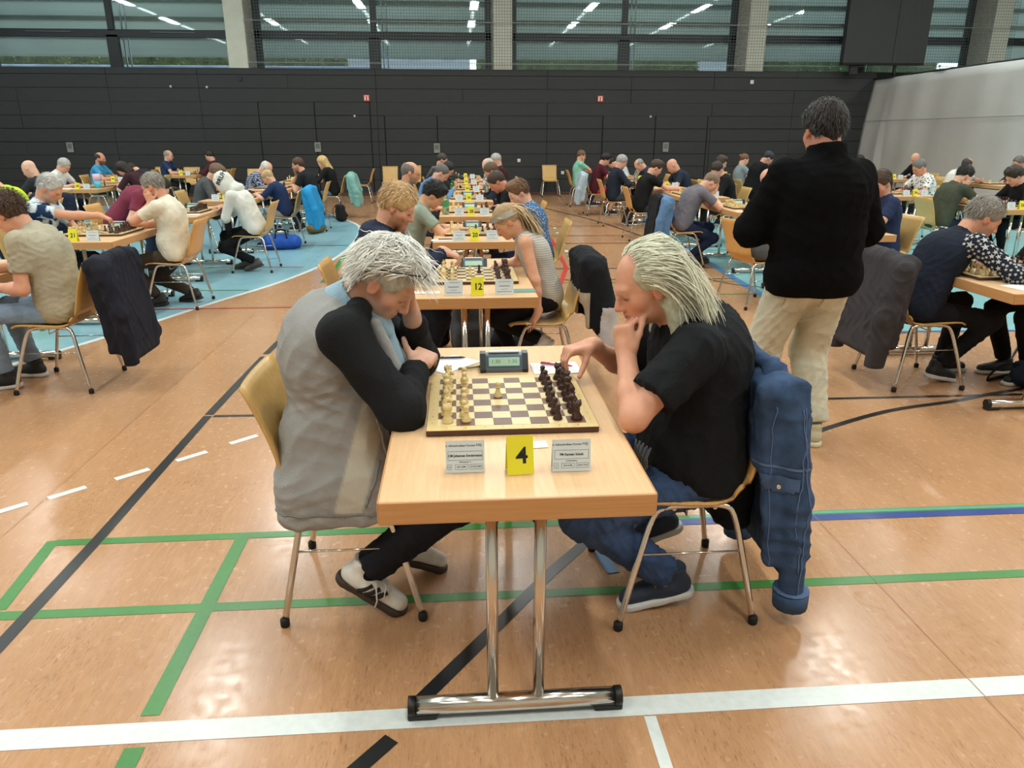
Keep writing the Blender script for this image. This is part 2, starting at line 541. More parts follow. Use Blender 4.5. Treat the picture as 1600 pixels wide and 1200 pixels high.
# small fittings on the wall
for x, z, l in ((-10.49, 1.33, 'over the far left tables'), (-3.82, 1.33, 'above the plaid shirt player'), (-0.5, 1.30, 'beside the central door seam'), (6.09, 1.32, 'above the bald players at right')):
    p = thing('wall_plate', 'small pale metal plate on the black wall %s' % l, 'plate', (x, Y1 - 0.02, z), 0, 'metal plates on the wall')
    MB().bbox((0, 0, 0), (0.17, 0.02, 0.26), 0.005).build('plate', mat('plate_metal', '#8f9290', 0.45, 0.4, var=0.1), p)
    MB().bbox((0, -0.013, 0.03), (0.11, 0.008, 0.13), 0.003).build('cover', mat('plate_dark', '#6c706f', 0.4, 0.4), p)
for x, z, l in ((-2.39, 2.62, 'at left above the wide double door'), (4.13, 2.62, 'at right above the lone wooden chair')):
    p = thing('fire_sign', 'small red and white sign on the wall %s' % l, 'sign', (x, Y1 - 0.012, z), 0, 'red wall signs')
    MB().bbox((0, 0, 0), (0.17, 0.012, 0.17), 0.002).build('plate', mat('sign_red', '#b8402f', 0.5), p)
    for dx in (-0.04, 0.035):
        MB().bbox((dx, -0.008, -0.01), (0.035, 0.004, 0.1), 0.001).build('symbol', mat('sign_white', '#e8e2da', 0.6), p)
    MB().bbox((0, -0.008, 0.055), (0.12, 0.004, 0.014), 0.001).build('symbol', MATS['sign_white'], p)
for x, z, s, l in ((8.47, 3.08, 0.10, 'high above the standing man'), (1.83, 0.96, 0.09, 'low between two tables'), (3.1, 0.62, 0.09, 'low beside the lone chair'), (-5.75, 3.08, 0.1, 'high at left below the column')):
    p = thing('wall_socket', 'small square switch plate on the black wall %s' % l, 'switch', (x, Y1 - 0.012, z), 0, 'switch plates on the wall')
    cc = '#d8d8d2' if x > 0 else '#1c1e20'
    MB().bbox((0, 0, 0), (s, 0.014, s), 0.004).build('plate', mat('socket_' + cc, cc, 0.5), p)
    MB().bbox((0, -0.009, 0), (s * .6, 0.008, s * .6), 0.003).build('rocker', mat('socket_b' + cc, cc, 0.4), p)
for x, z in ((-7.6, 2.89), (-6.65, 2.88), (-2.75, 2.15), (5.6, 2.15)):
    p = MB().lathe([(0.0, 0), (0.03, 0), (0.035, 0.008), (0.028, 0.016), (0.0, 0.018)], n=10).build('wall_stud', mat('stud', '#b9bab4', 0.4))
    p.location = (x, Y1 - 0.0, z); p.rotation_euler = (math.radians(90), 0, 0)
    tag(p, 'small round metal stud on the black wall, %s' % ('left of the pair', 'right of the pair', 'above the plaid shirt player', 'right of the red sign')[(-7.6, -6.65, -2.75, 5.6).index(x)], 'stud', 'metal studs on the wall')

# ---------------------------------------------------------------- window band
WY = Y1 + 1.0
ledge = MB().box(((X0 + X1) / 2, Y1 + 0.65, 3.30), (X1 - X0, 1.2, 0.12)).build('trim_1', FRAME_DARK)
tag(ledge, 'dark ledge below the window band', None, kind='structure')
GLASS = bpy.data.materials.new('window_glass'); MATS['window_glass'] = GLASS
nt, N, L, B = nodes_of(GLASS)
N.remove(B)
g = N.new('ShaderNodeBsdfGlossy'); g.inputs['Roughness'].default_value = 0.02; g.inputs['Color'].default_value = (0.9, 0.97, 1, 1)
t = N.new('ShaderNodeBsdfTransparent'); t.inputs['Color'].default_value = (0.93, 0.98, 0.97, 1)
fr = N.new('ShaderNodeFresnel'); fr.inputs['IOR'].default_value = 1.6
mx = N.new('ShaderNodeMixShader'); L.new(fr.outputs[0], mx.inputs[0]); L.new(t.outputs[0], mx.inputs[1]); L.new(g.outputs[0], mx.inputs[2])
L.new(mx.outputs[0], N['Material Output'].inputs['Surface'])
COLX = [-5.75 + 7.13 * k for k in range(-2, 5)]
n = 0
_pane_cache = {}
for k in range(len(COLX) - 1):
    a, b = COLX[k] + 0.27, COLX[k + 1] - 0.27
    n += 1
    w = link('window_%d' % n, None, None, ((a + b) / 2, WY, 3.36))
    tag(w, 'dark framed window bay with grey louvres outside, %s from the left' % ('first', 'second', 'third', 'fourth', 'fifth', 'sixth', 'seventh')[k], None, kind='structure')
    ww = b - a; hh = 3.2
    TR = 0.94
    def bar(name, c, s):
        return MB().bbox(c, s, 0.008).build(name, FRAME_DARK, w)
    bar('window_frame', (0, 0, TR), (ww, 0.12, 0.2))
    bar('window_frame', (0, 0, 0.03), (ww, 0.12, 0.08))
    bar('window_frame', (0, 0, hh), (ww, 0.12, 0.16))
    bar('window_frame', (-ww / 2 + 0.09, 0, hh / 2), (0.18, 0.12, hh)); bar('window_frame', (ww / 2 - 0.09, 0, hh / 2), (0.18, 0.12, hh))
    bar('mullion', (0, 0, 0.46), (0.32, 0.12, 0.9)); bar('mullion', (0, 0, 2.1), (0.17, 0.12, 2.2))
    for sx in (-1, 1):
        pw = ww / 2 - 0.25
        MB().bbox((sx * (ww / 4 - 0.01), 0.0, 0.46), (pw, 0.016, 0.8), 0.002).build('pane', GLASS, w)
        MB().bbox((sx * (ww / 4 - 0.04), 0.0, 2.08), (pw + 0.1, 0.016, 2.1), 0.002).build('pane', GLASS, w)
        MB().bbox((sx * ww / 4, -0.075, TR + 0.03), (1.2, 0.02, 0.03), 0.004).build('window_latch', mat('latch_grey', '#5a6064', 0.4, 0.6), w)
    # chrome conduit behind the mullion, as the photo shows
    MB().tube([(0.22, 0.16, 0.0), (0.22, 0.16, hh)], 0.025, 6).tube([(0.34, 0.16, 0.0), (0.34, 0.16, hh)], 0.02, 6).build('guide_rail', mat('rail_alu', '#b8c4c8', 0.3, 0.9), w)
for k, x in enumerate(COLX):
    c = MB().bbox((0, 0.42, 1.9), (0.52, 1.0, 3.9), 0.015).build('pillar', CONCRETE)
    c.location = (x, Y1 + 0.1, 3.3)
    tag(c, 'pale concrete pillar between the window bays, %s from the left' % ('first', 'second', 'third', 'fourth', 'fifth', 'sixth', 'seventh')[k], None, kind='structure')
# outdoor blinds: wide grey louvre slats, hung in front of the glass outside
SLAT = mat('louvre_grey', '#a9b5b2', 0.6, var=0.03, scale=2)
_nt, _N, _L, _B = SLAT.node_tree, SLAT.node_tree.nodes, SLAT.node_tree.links, SLAT.node_tree.nodes['Principled BSDF']
_t = _N.new('ShaderNodeBsdfTranslucent'); _t.inputs['Color'].default_value = (0.60, 0.65, 0.60, 1)
_m = _N.new('ShaderNodeMixShader'); _m.inputs[0].default_value = 0.62
_L.new(_B.outputs[0], _m.inputs[1]); _L.new(_t.outputs[0], _m.inputs[2]); _L.new(_m.outputs[0], _N['Material Output'].inputs['Surface'])
sl = []
for j in range(9):
    sl.append((math.radians(0), 0.40 + j * 0.47))
lp = []
for i in range(7):
    a = i / 6
    lp.append((0.13 * math.sin(a * math.pi * 0.9) - 0.16 * a, 0.56 * a))
slat_me = MB().grid([[(x, 0.0 + lp[i][0], lp[i][1]) for i in range(7)] for x in (-3.54, 3.54)], thick=[[(x, 0.015 + lp[i][0], lp[i][1]) for i in range(7)] for x in (-3.54, 3.54)]).mesh('louvre_slat', SLAT)
for k in range(len(COLX) - 1):
    bl = thing('window_blind', 'grey outdoor louvre blind behind the %s window bay from the left' % ('first', 'second', 'third', 'fourth', 'fifth', 'sixth', 'seventh')[k], 'blind', ((COLX[k] + COLX[k + 1]) / 2, WY + 0.55, 3.36), 0, 'outdoor louvre blinds')
    for (r, z) in sl:
        link('louvre_slat', slat_me, bl, (0, 0, z))
# outdoors: paved yard, hedge, pale building
gd = MB().box((1, Y1 + 22, 3.0), (90, 40, 0.2)).build('ground_outside', mat('paving_grey', '#a9b4c4', 0.8, var=0.2, scale=0.8))
tag(gd, 'pale paved ground outside the windows', None, kind='structure')
def hedge(name, x, y, wx, h, label, col):
    vs = []; fs = []
    for i in range(int(wx * 420)):
        c = Vector((x + random.uniform(-wx / 2, wx / 2), y + random.uniform(-.35, .35), 3.1 + h * random.random() ** 0.8))
        d = Vector((random.gauss(0, 1), random.gauss(0, 1), random.gauss(0, 1))).normalized() * 0.06
        e = Vector((random.gauss(0, 1), random.gauss(0, 1), random.gauss(0, 1))).normalized() * 0.045
        o = len(vs); vs += [c + d, c + e, c - d, c - e]; fs.append((o, o + 1, o + 2, o + 3))
    o = MB().add(vs, fs).bbox((x, y + 0.1, 3.1 + h * 0.46), (wx, 0.5, h * 0.92), 0.1).build(name, mat('leaf_' + col, col, 0.6, var=0.4, scale=3))
    return tag(o, label, 'hedge', None, 'stuff')
hedge('hedge_foliage', -11.0, Y1 + 5.0, 15, 1.15, 'leafy hedge outside the left windows', '#6d7a4c')
hedge('hedge_foliage', 4.6, Y1 + 5.0, 7.6, 1.2, 'leafy hedge outside the middle windows', '#5f7040')
hedge('hedge_foliage', 13.5, Y1 + 5.0, 7, 1.15, 'leafy hedge outside the right windows', '#5c6e40')
gw = MB().bbox((0, 0, 0.33), (17, 0.2, 0.66), 0.02).build('ground_stand_in', mat('ground_stand_in_pale', '#a9b8cc', 0.8, var=0.25, scale=2))  # added low wall, stands in for the pale ground below the hedge
gw.location = (-10.5, Y1 + 4.2, 3.1); tag(gw, 'pale bluish wall added in place of pale ground outside the left windows', 'wall')
for (x, wd, l) in ((-1.6, 4.4, 'behind the second window bay'), (9.4, 1.6, 'behind the pillar near the standing man')):
    hb = thing('garden_shed', 'pale low building outside seen %s' % l, 'building', (x, Y1 + 7.2, 3.1))
    MB().bbox((0, 0, 1.4), (wd, 2, 2.8), 0.02).build('wall', mat('shed_wall', '#c3c9cc', 0.8, var=0.08), hb)
    MB().bbox((0, 0, 2.86), (wd + 0.4, 2.5, 0.12), 0.02).build('roof', mat('shed_roof', '#565c60', 0.7), hb)
    for dx in (-wd * .3, wd * .05, wd * .33):
        MB().bbox((dx, -1.01, 1.5), (0.5, 0.05, 0.8), 0.01).build('window', mat('shed_window', '#4a545c', 0.3), hb)
# ball-stop net hanging before the windows
NET = bpy.data.materials.new('net_cord'); MATS['net_cord'] = NET
nt, N, L, B = nodes_of(NET)
B.inputs['Base Color'].default_value = (*lin('#4c595b'), 1)
tc = N.new('ShaderNodeTexCoord'); sp = N.new('ShaderNodeSeparateXYZ'); L.new(tc.outputs['Object'], sp.inputs[0])
gs = []
for ax in (0, 2):
    m1 = N.new('ShaderNodeMath'); m1.operation = 'MULTIPLY'; m1.inputs[1].default_value = 1 / 0.075; L.new(sp.outputs[ax], m1.inputs[0])
    m2 = N.new('ShaderNodeMath'); m2.operation = 'FRACT'; L.new(m1.outputs[0], m2.inputs[0])
    m3 = N.new('ShaderNodeMath'); m3.operation = 'LESS_THAN'; m3.inputs[1].default_value = 0.11; L.new(m2.outputs[0], m3.inputs[0])
    gs.append(m3)
mm = N.new('ShaderNodeMath'); mm.operation = 'MAXIMUM'; L.new(gs[0].outputs[0], mm.inputs[0]); L.new(gs[1].outputs[0], mm.inputs[1])
L.new(mm.outputs[0], B.inputs['Alpha'])
net = MB().add([(-5.4, 0, 0), (16, 0, 0), (16, 0, 4), (-5.4, 0, 4)], [(0, 1, 2, 3)]).build('safety_net', NET)
net.location = (0, Y1 - 0.08, 3.38)
tag(net, 'fine ball-stop net hanging before the windows', 'net')
nc = MB().tube([(-5.5, 0, 0.12), (16, 0, 0.12)], 0.008, 4).tube([(-5.5, 0, 1.15), (16, 0, 1.15)], 0.008, 4).build('net_rope', mat('net_rope', '#aab2ae', 0.6), net)

# ---------------------------------------------------------------- side walls, ceiling, wall behind the viewer
for nme, c, s, l in (('wall_left', (X0 - 0.1, 8, 3.7), (0.2, 32, 7.4), 'pale plastered hall side wall at left'),
                     ('wall_right', (X1 + 0.1, 8, 3.7), (0.2, 32, 7.4), 'pale plastered hall side wall at right'),
                     ('wall_front', (1, Y0 - 0.1, 3.7), (42, 0.2, 7.4), 'pale plastered hall wall behind the viewer'),
                     ('ceiling', (1, 8.6, CZ + 0.1), (42.4, 29.4, 0.2), 'light hall ceiling with rows of strip lamps')):
    tag(MB().box(c, s).build(nme, CEIL if nme == 'ceiling' else WALLPAINT), l, None, kind='structure')
lt = MB().box((1, Y1 + 0.9, 7.0), (42, 0.8, 0.9)).build('trim_2', CEIL)
tag(lt, 'band of wall above the windows', None, kind='structure')

# ---------------------------------------------------------------- ceiling strip lamps in rows running away from the viewer
LAMP_BODY = mat('lamp_housing', '#d9d9d6', 0.5)
mat('lamp_diffuser', '#f4fff8', 0.4, emit=9.0).cycles.emission_sampling = 'NONE'
lamp_me = MB().bbox((0, 0, 0.05), (0.22, 2.0, 0.08), 0.01).mesh('lamp_housing', LAMP_BODY)
tube_me = MB().bbox((0, 0, 0.0), (0.16, 1.9, 0.03), 0.01).mesh('lamp_diffuser', mat('lamp_diffuser', '#fff3e2', 0.4, emit=9.0))
ORDW = ('first', 'second', 'third', 'fourth', 'fifth', 'sixth', 'seventh', 'eighth', 'ninth')
i = 0
for rx, x in enumerate((-14.0, -9.0, -4.0, 1.0, 6.2, 11.2, 16.2)):
    for ry, y in enumerate((-4.0, -1.2, 1.6, 4.4, 7.2, 10.0, 12.8, 15.6, 18.4)):
        o = thing('strip_lamp', 'ceiling strip lamp, %s row from the left, %s from the windows' % (ORDW[rx], ORDW[8 - ry]), 'lamp', (x, y, CZ - 0.30), 0, 'ceiling strip lamps')
        link('lamp_housing', lamp_me, o, (0, 0, 0)); link('lamp_diffuser', tube_me, o, (0, 0, 0))
        MB_h = None
        if ry % 2 == 1:
            ld = bpy.data.lights.get('strip_light') or bpy.data.lights.new('strip_light', 'AREA')
            ld.shape = 'RECTANGLE'; ld.size = 0.35; ld.size_y = 2.2; ld.energy = LAMP_W; ld.color = LAMP_COL
            l = link('strip_light', ld, o, (0, 0, -0.03))
rod_me = MB().tube([(0, 0, 0.08), (0, 0, 0.30)], 0.012, 5).mesh('lamp_rod', LAMP_BODY)
for o in [q for q in bpy.data.objects if q.name.startswith('strip_lamp')]:
    link('lamp_rod', rod_me, o, (0, -0.7, 0)); link('lamp_rod', rod_me, o, (0, 0.7, 0))

# ---------------------------------------------------------------- white dividing curtain at right, running towards the viewer
CURT = mat('divider_fabric', '#b9bcba', 0.85, var=0.05, scale=1.2, bump=0.01, bscale=3)
P = []; Q = []
yy = np.arange(3.0, 22.01, 0.12)
for zi in range(15):
    z = 0.02 + 3.13 * zi / 14
    row = []; row2 = []
    for y in yy:
        f = 0.03 * math.sin(y * 2.1 + 0.6 * math.sin(y * 0.9)) + 0.022 * math.sin(y * 5.3 + z * 0.7) * (0.4 + 0.6 * math.sin(y * 0.7) ** 2) + 0.05 * math.sin(z * 1.3 + y * 0.4)
        x = 12.05 + f - 0.25 * max(0, (1.0 - z / 3.15)) * (1.0 if y > 21 else 0.4)
        row.append((x, y, z)); row2.append((x + 0.03, y, z))
    P.append(row); Q.append(row2)
dv = thing('divider_curtain', 'white fabric dividing curtain along the far right of the hall', 'curtain', (0, 0, 0))
MB().grid(P, thick=Q).build('curtain_cloth', CURT, dv)
MB().tube([(12.06, 3.0, 3.17), (12.06, 22.0, 3.17)], 0.028, 6).build('top_rail', mat('rail_grey', '#3c4042', 0.5), dv)
MB().tube([(p[0] - 0.012, p[1], p[2]) for p in P[9]], 0.006, 4).build('seam', mat('curt_seam', '#9a9d9b', 0.9), dv)

# ---------------------------------------------------------------- dark plywood box hanging before the windows
bx = thing('hanging_box', 'large black plywood case hanging high before the right windows', 'case', (12.0, Y1 - 0.35, 3.55))
DPLY = mat('black_ply', '#2d2f2f', 0.6, var=0.14, scale=2.0, stretch=(14, 14, 1))
MB().bbox((-0.45, 0, 1.2), (1.42, 0.22, 2.4), 0.01).build('panel', mat('black_ply_b', '#2b2e30', 0.6, var=0.05, scale=3), bx)
MB().bbox((0.74, 0.0, 1.2), (0.94, 0.2, 2.4), 0.01).build('panel', DPLY, bx)
MB().bbox((0.03, 0.0, -0.02), (2.36, 0.24, 0.03), 0.005).build('edge_strip', BLACK_PL, bx)
for dx in (-0.85, 0.6):
    MB().tube([(dx, 0.1, 2.4), (dx, 0.1, 3.8)], 0.03, 6).build('hanger', mat('dull_steel', '#5b5f60', 0.4, 0.8), bx)
for dx in (-0.75, 0.45):
    MB().bbox((dx, 0.05, -0.16), (0.24 if dx < 0 else 0.06, 0.1, 0.26), 0.01).build('bracket', BLACK_PL, bx)
# ================================================================ folding tables
TH = 0.745
def make_table_meshes():
    M = {}
    M['top'] = MB().bbox((0, 0.7, TH - 0.0325), (0.70, 1.40, 0.063), 0.003).mesh('tabletop', [BEECH])
    M['edge_f'] = MB().bbox((0, -0.0015, TH - 0.033), (0.699, 0.006, 0.062), 0.002).mesh('edge_band', [BEECH_EDGE])
    M['edge_s'] = MB().bbox((0, 0.7, TH - 0.033), (0.006, 1.40, 0.062), 0.002).mesh('edge_band', [BEECH_EDGE])
    M['leg'] = MB().tube([(0, 0, 0.05), (0, 0, TH - 0.06)], 0.0165, 12).mesh('leg', [CHROME])
    M['bar'] = MB().tube([(-0.30, 0, 0.038), (0.30, 0, 0.038)], 0.027, 12).mesh('foot_bar', [CHROME])
    M['cap'] = MB().tube([(-0.010, 0, 0.038), (0.010, 0, 0.038)], 0.029, 12).bbox((0.03, 0, 0.010), (0.085, 0.042, 0.020), 0.004).mesh('end_cap', [BLACK_PL])
    M['fold'] = MB().tube([(0, 0, TH - 0.065), (0, 0, TH - 0.115), (0.008, 0, TH - 0.13), (0.03, 0, TH - 0.135)], 0.006, 6).mesh('fold_lever', [BLACK_PL])
    M['frame'] = MB().bbox((0, 0.7, TH - 0.075), (0.03, 1.1, 0.024), 0.003).mesh('under_frame', [BLACK_PL])
    return M
TM = make_table_meshes()
def table(x, y, label, rot=0.0):
    t = thing('folding_table', label, 'table', (x, y, 0), rot, 'folding tables in rows')
    link('tabletop', TM['top'], t)
    link('edge_band', TM['edge_f'], t); link('edge_band', TM['edge_f'], t, (0, 1.403, 0))
    link('edge_band', TM['edge_s'], t, (-0.351, 0, 0)); link('edge_band', TM['edge_s'], t, (0.351, 0, 0))
    for sx in (-1, 1): link('under_frame', TM['frame'], t, (sx * 0.25, 0, 0))
    for yy in (0.09, 1.31):
        b = link('foot_bar', TM['bar'], t, (0, yy, 0))
        for s in (-1, 1):
            c = link('end_cap', TM['cap'], b, (s * 0.302, 0, 0), 0 if s < 0 else math.pi)
            link('leg', TM['leg'], t, (s * 0.066, yy, 0))
            link('fold_lever', TM['fold'], t, (s * 0.045, yy + 0.02, 0), 0 if s > 0 else math.pi)
    return t

# ================================================================ plywood shell chairs on chrome frames
def make_chair_meshes():
    M = {}
    prof = [(0.235, 0.437), (0.215, 0.449), (0.15, 0.455), (0.05, 0.450), (-0.05, 0.444), (-0.115, 0.449), (-0.160, 0.472), (-0.190, 0.515),
            (-0.208, 0.58), (-0.228, 0.66), (-0.258, 0.75), (-0.300, 0.855)]
    pr = catmull([(a, 0, b) for a, b in prof], 2)
    hw = []
    for p in pr:
        z = p.z
        hw.append(0.205 if z < 0.50 and p.x > -0.1 else 0.200 - 0.012 * max(0, (0.7 - z)) * 0 + 0.03 * max(0, z - 0.6))
    P = []; Q = []
    for i, p in enumerate(pr):
        t = (pr[min(i + 1, len(pr) - 1)] - pr[max(i - 1, 0)]).normalized()
        nrm = Vector((t.z, 0, -t.x))            # towards the sitter's rear / underside
        if nrm.z > 0 and p.z < 0.47: nrm = -nrm
        if p.z > 0.5 and nrm.x > 0: nrm = -nrm
        row = []; row2 = []
        back = max(0.0, min(1.0, (p.z - 0.46) / 0.12))
        for j in range(9):
            u = -1 + j / 4
            dish = (0.016 * back + 0.012 * (1 - back)) * (1 - u * u)
            q = Vector((p.x, u * hw[i], p.z)) + nrm * dish
            if i < 3: q.x -= 0.02 * (abs(u) ** 3)
            if i > len(pr) - 2: q.z -= 0.006 * abs(u) ** 6
            row.append(tuple(q)); row2.append(tuple(q + nrm * 0.011))
        P.append(row); Q.append(row2)
    M['shell'] = [MB().grid(P, thick=Q).mesh('shell', [m]) for m in (PLY, PLY_WARM)]
    for s in (-1, 1):
        y0, y1 = s * 0.255, s * 0.190
        path = catmull([(0.235, y0, 0.02), (0.175, s * 0.226, 0.24), (0.125, y1 * 1.04, 0.395), (0.075, y1, 0.428), (-0.02, y1, 0.432),
                        (-0.115, y1, 0.428), (-0.155, y1 * 1.04, 0.395), (-0.19, s * 0.226, 0.24), (-0.235, y0, 0.02)], 4)
        M['frame%d' % s] = MB().tube(path, 0.0115, 8).mesh('side_frame', [CHROME])
        M['rod%d' % s] = MB().tube([(0.166, s * 0.223, 0.27), (-0.184, s * 0.223, 0.27)], 0.004, 5).mesh('stretcher', [CHROME])
    M['cross'] = MB().tube([(0.05, -0.19, 0.420), (0.05, 0.19, 0.420)], 0.008, 6).tube([(-0.09, -0.19, 0.420), (-0.09, 0.19, 0.420)], 0.008, 6).mesh('cross_bar', [CHROME])
    M['hook'] = MB().tube([(0.0, 0.17, 0.425), (0.0, 0.17, 0.385), (0.0, -0.17, 0.385), (0.0, -0.17, 0.425)], 0.004, 5).mesh('row_hook', [CHROME])
    M['foot'] = MB().lathe([(0.0, 0), (0.014, 0.0), (0.0165, 0.006), (0.0165, 0.026), (0.013, 0.032), (0, 0.032)], n=10).mesh('foot_cap', [RUBBER])
    return M
CM = make_chair_meshes()
def chair(x, y, rot, label, warm=0, simple=False, group='plywood chairs'):
    c = thing('plywood_chair', label, 'chair', (x, y, 0), rot, group)
    link('seat_shell', CM['shell'][warm], c)
    for s in (-1, 1):
        link('side_frame', CM['frame%d' % s], c)
        if not simple: link('stretcher', CM['rod%d' % s], c)
        for sx in (-1, 1):
            link('foot_cap', CM['foot'], c, (sx * 0.236, s * 0.2555, 0))
    link('cross_bar', CM['cross'], c)
    if not simple: link('row_hook', CM['hook'], c)
    return c

# ================================================================ chess boards and pieces
BORDER = wood_mat('board_border', '#dcc48a', '#d3b878', (40, 3, 40), 0.35)
BEDGE = mat('board_edge', '#4b2d20', 0.5, var=0.1)
SQD = wood_mat('square_dark', '#6f4a37', '#5d3b2b', (50, 4, 50), 0.35)
SQL = wood_mat('square_light', '#e3d2a0', '#dac692', (50, 4, 50), 0.35)
SQ = 0.0572
BW = 0.525
BTOP = TH + 0.020
bb_base = MB().bbox((0, BW / 2, TH + 0.0095), (BW, BW, 0.017), 0.0015, 0).bbox((0, BW / 2, TH + 0.0185), (BW - 0.001, BW - 0.001, 0.002), 0.0006, 1).mesh('board_base', [BEDGE, BORDER])
sq_me = [MB().bbox((0, 0, 0), (SQ - 0.0004, SQ - 0.0004, 0.0016), 0.0002).mesh('square', [m]) for m in (SQL, SQD)]
allsq = MB()
for r in range(8):
    for c in range(8):
        allsq.box(((c - 3.5) * SQ, BW / 2 + (r - 3.5) * SQ, TH + 0.0199), (SQ, SQ, 0.001), (r + c) % 2)
allsq_me = allsq.mesh('squares', [SQL, SQD])
def sqpos(t, r, c):
    """centre of a square: r counts from the near edge, c from the left"""
    return (t[0] + (c - 3.5) * SQ, t[1] + BW / 2 + (r - 3.5) * SQ)
def board(x, y, label, detailed=False):
    b = thing('chess_board', label, 'chess board', (x, y, 0), 0, 'chess boards on the tables')
    link('board_base', bb_base, b)
    if detailed:
        for r in range(8):
            for c in range(8):
                link('square', sq_me[(r + c) % 2], b, ((c - 3.5) * SQ, BW / 2 + (r - 3.5) * SQ, TH + 0.0197))
        for k in range(8):
            cs = 'abcdefgh'
            text('coordinate', '12345678'[k], 0.011, INK_SOFT, b, ((k - 3.5) * SQ, 0.017, TH + 0.0197), (0, 0, math.pi / 2 * 0), extrude=0)
            text('coordinate', cs[7 - k], 0.011, INK_SOFT, b, (-BW / 2 + 0.017, BW / 2 + (k - 3.5) * SQ, TH + 0.0197), (0, 0, 0), extrude=0)
            text('coordinate', cs[7 - k], 0.011, INK_SOFT, b, (BW / 2 - 0.017, BW / 2 + (k - 3.5) * SQ, TH + 0.0197), (0, 0, 0), extrude=0)
    else:
        link('squares', allsq_me, b)
    return b

WP = mat('boxwood', '#dcc58c', 0.38, var=0.08, scale=60)
DP = mat('dark_stained_wood', '#3a2019', 0.33, var=0.12, scale=60)
def piece_prof(kind):
    base = [(0.0, 0), (0.0175, 0), (0.0185, 0.003), (0.0185, 0.007), (0.0150, 0.010), (0.0160, 0.013), (0.0120, 0.017)]
    if kind == 'pawn':
        base = [(r * 0.82, z * 0.9) for r, z in base]
        return base + [(0.0070, 0.026), (0.0062, 0.033), (0.0095, 0.0345), (0.0095, 0.0365), (0.006, 0.038), (0.0088, 0.0425), (0.0092, 0.046), (0.0078, 0.050), (0.004, 0.0525), (0, 0.053)]
    if kind == 'rook':
        return base + [(0.0100, 0.024), (0.0095, 0.040), (0.0130, 0.044), (0.0140, 0.047), (0.0140, 0.058), (0.0095, 0.058), (0.0095, 0.053), (0, 0.053)]
    if kind == 'bishop':
        return base + [(0.0080, 0.026), (0.0068, 0.044), (0.0115, 0.047), (0.0115, 0.050), (0.0070, 0.052), (0.0102, 0.058), (0.0098, 0.064), (0.006, 0.071), (0.0028, 0.074), (0.0035, 0.0765), (0, 0.079)]
    if kind == 'queen':
        return base + [(0.0085, 0.028), (0.0070, 0.054), (0.0125, 0.057), (0.0125, 0.060), (0.0075, 0.062), (0.0090, 0.069), (0.0130, 0.079), (0.0100, 0.080), (0.0060, 0.082), (0.0035, 0.085), (0, 0.087)]
    if kind == 'king':
        return base + [(0.0088, 0.028), (0.0074, 0.056), (0.0130, 0.059), (0.0130, 0.062), (0.0080, 0.064), (0.0092, 0.072), (0.0120, 0.080), (0.0100, 0.083), (0.0040, 0.086), (0, 0.0865)]
    if kind == 'knight':
        return base + [(0.0130, 0.020), (0.0120, 0.022), (0, 0.022)]
PIECE = {}
for kd in ('pawn', 'rook', 'bishop', 'queen', 'king', 'knight'):
    for ci, m in enumerate((WP, DP)):
        mb = MB().lathe(piece_prof(kd), n=14)
        if kd == 'king':
            mb.bbox((0, 0, 0.0925), (0.0035, 0.003, 0.013), 0.0006).bbox((0, 0, 0.094), (0.0095, 0.003, 0.0035), 0.0006)
        if kd == 'rook':
            for q in range(4):
                a = q * math.pi / 2 + 0.4
                mb.bbox((0.0117 * math.cos(a), 0.0117 * math.sin(a), 0.0595), (0.005, 0.005, 0.004), 0.0008, R=Matrix.Rotation(a, 3, 'Z'))
        if kd == 'queen':
            for q in range(7):
                a = q * 2 * math.pi / 7
                mb.bbox((0.0115 * math.cos(a), 0.0115 * math.sin(a), 0.081), (0.003, 0.004, 0.005), 0.0008, R=Matrix.Rotation(a, 3, 'Z'))
        if kd == 'knight':                        # horse head as a loft of sections, muzzle towards +x
            path = [((-0.002, 0, 0.020), 0.0125), ((-0.004, 0, 0.032), 0.0115), ((-0.003, 0, 0.043), 0.0105), ((0.001, 0, 0.052), 0.0098), ((0.007, 0, 0.056), 0.0085), ((0.013, 0, 0.051), 0.0065), ((0.017, 0, 0.046), 0.0055), ((0.018, 0, 0.0445), 0.003)]
            mb.tube([p for p, r in path], 0.01, 8, rs=[r for p, r in path], flat=1.0)
            for s in (-1, 1):
                mb.tube([(-0.002, s * 0.004, 0.056), (-0.003, s * 0.0045, 0.066)], 0.003, 5, rs=[0.0032, 0.0008])
        PIECE[(kd, ci)] = mb.mesh(kd, [m])
SHADE = ('pale', 'dark')
TNAME = {4: 'front table', 12: 'second central table', 20: 'third central table', 28: 'fourth central table', 36: 'fifth central table', 44: 'sixth central table', 52: 'seventh central table', 60: 'last central table',
         13: "beige shirt boy's table", 21: "tie-dye man's table", 29: "hooded boy's table", 37: "grey hoodie boy's table", 45: "plaid shirt man's table", 53: "blond woman's table",
         11: "star sleeves man's table", 19: "navy shirt man's table", 27: "grey shirt man's table", 35: "black shirt boy's table", 43: "navy blazer man's table", 51: 'red shorts table', 59: 'mint shirt table',
         26: "olive shirt man's table", 34: "print polo man's table", 42: 'black hooded jacket table', 50: "small woman's table", 33: 'white shirt table by the curtain', 41: "cyan shirt boy's table",
         30: 'lime jacket table', 38: 'far left table with the cup', 46: 'blue polo table', 54: 'far left wall table'}
def TN(n): return TNAME[int(n)]
ORD = ('nearest the viewer', 'second from the near edge', 'third from the near edge', 'fourth from the near edge', 'fourth from the far edge', 'third from the far edge', 'second from the far edge', 'farthest from the viewer')
BACK = ['rook', 'knight', 'bishop', 'king', 'queen', 'bishop', 'knight', 'rook']
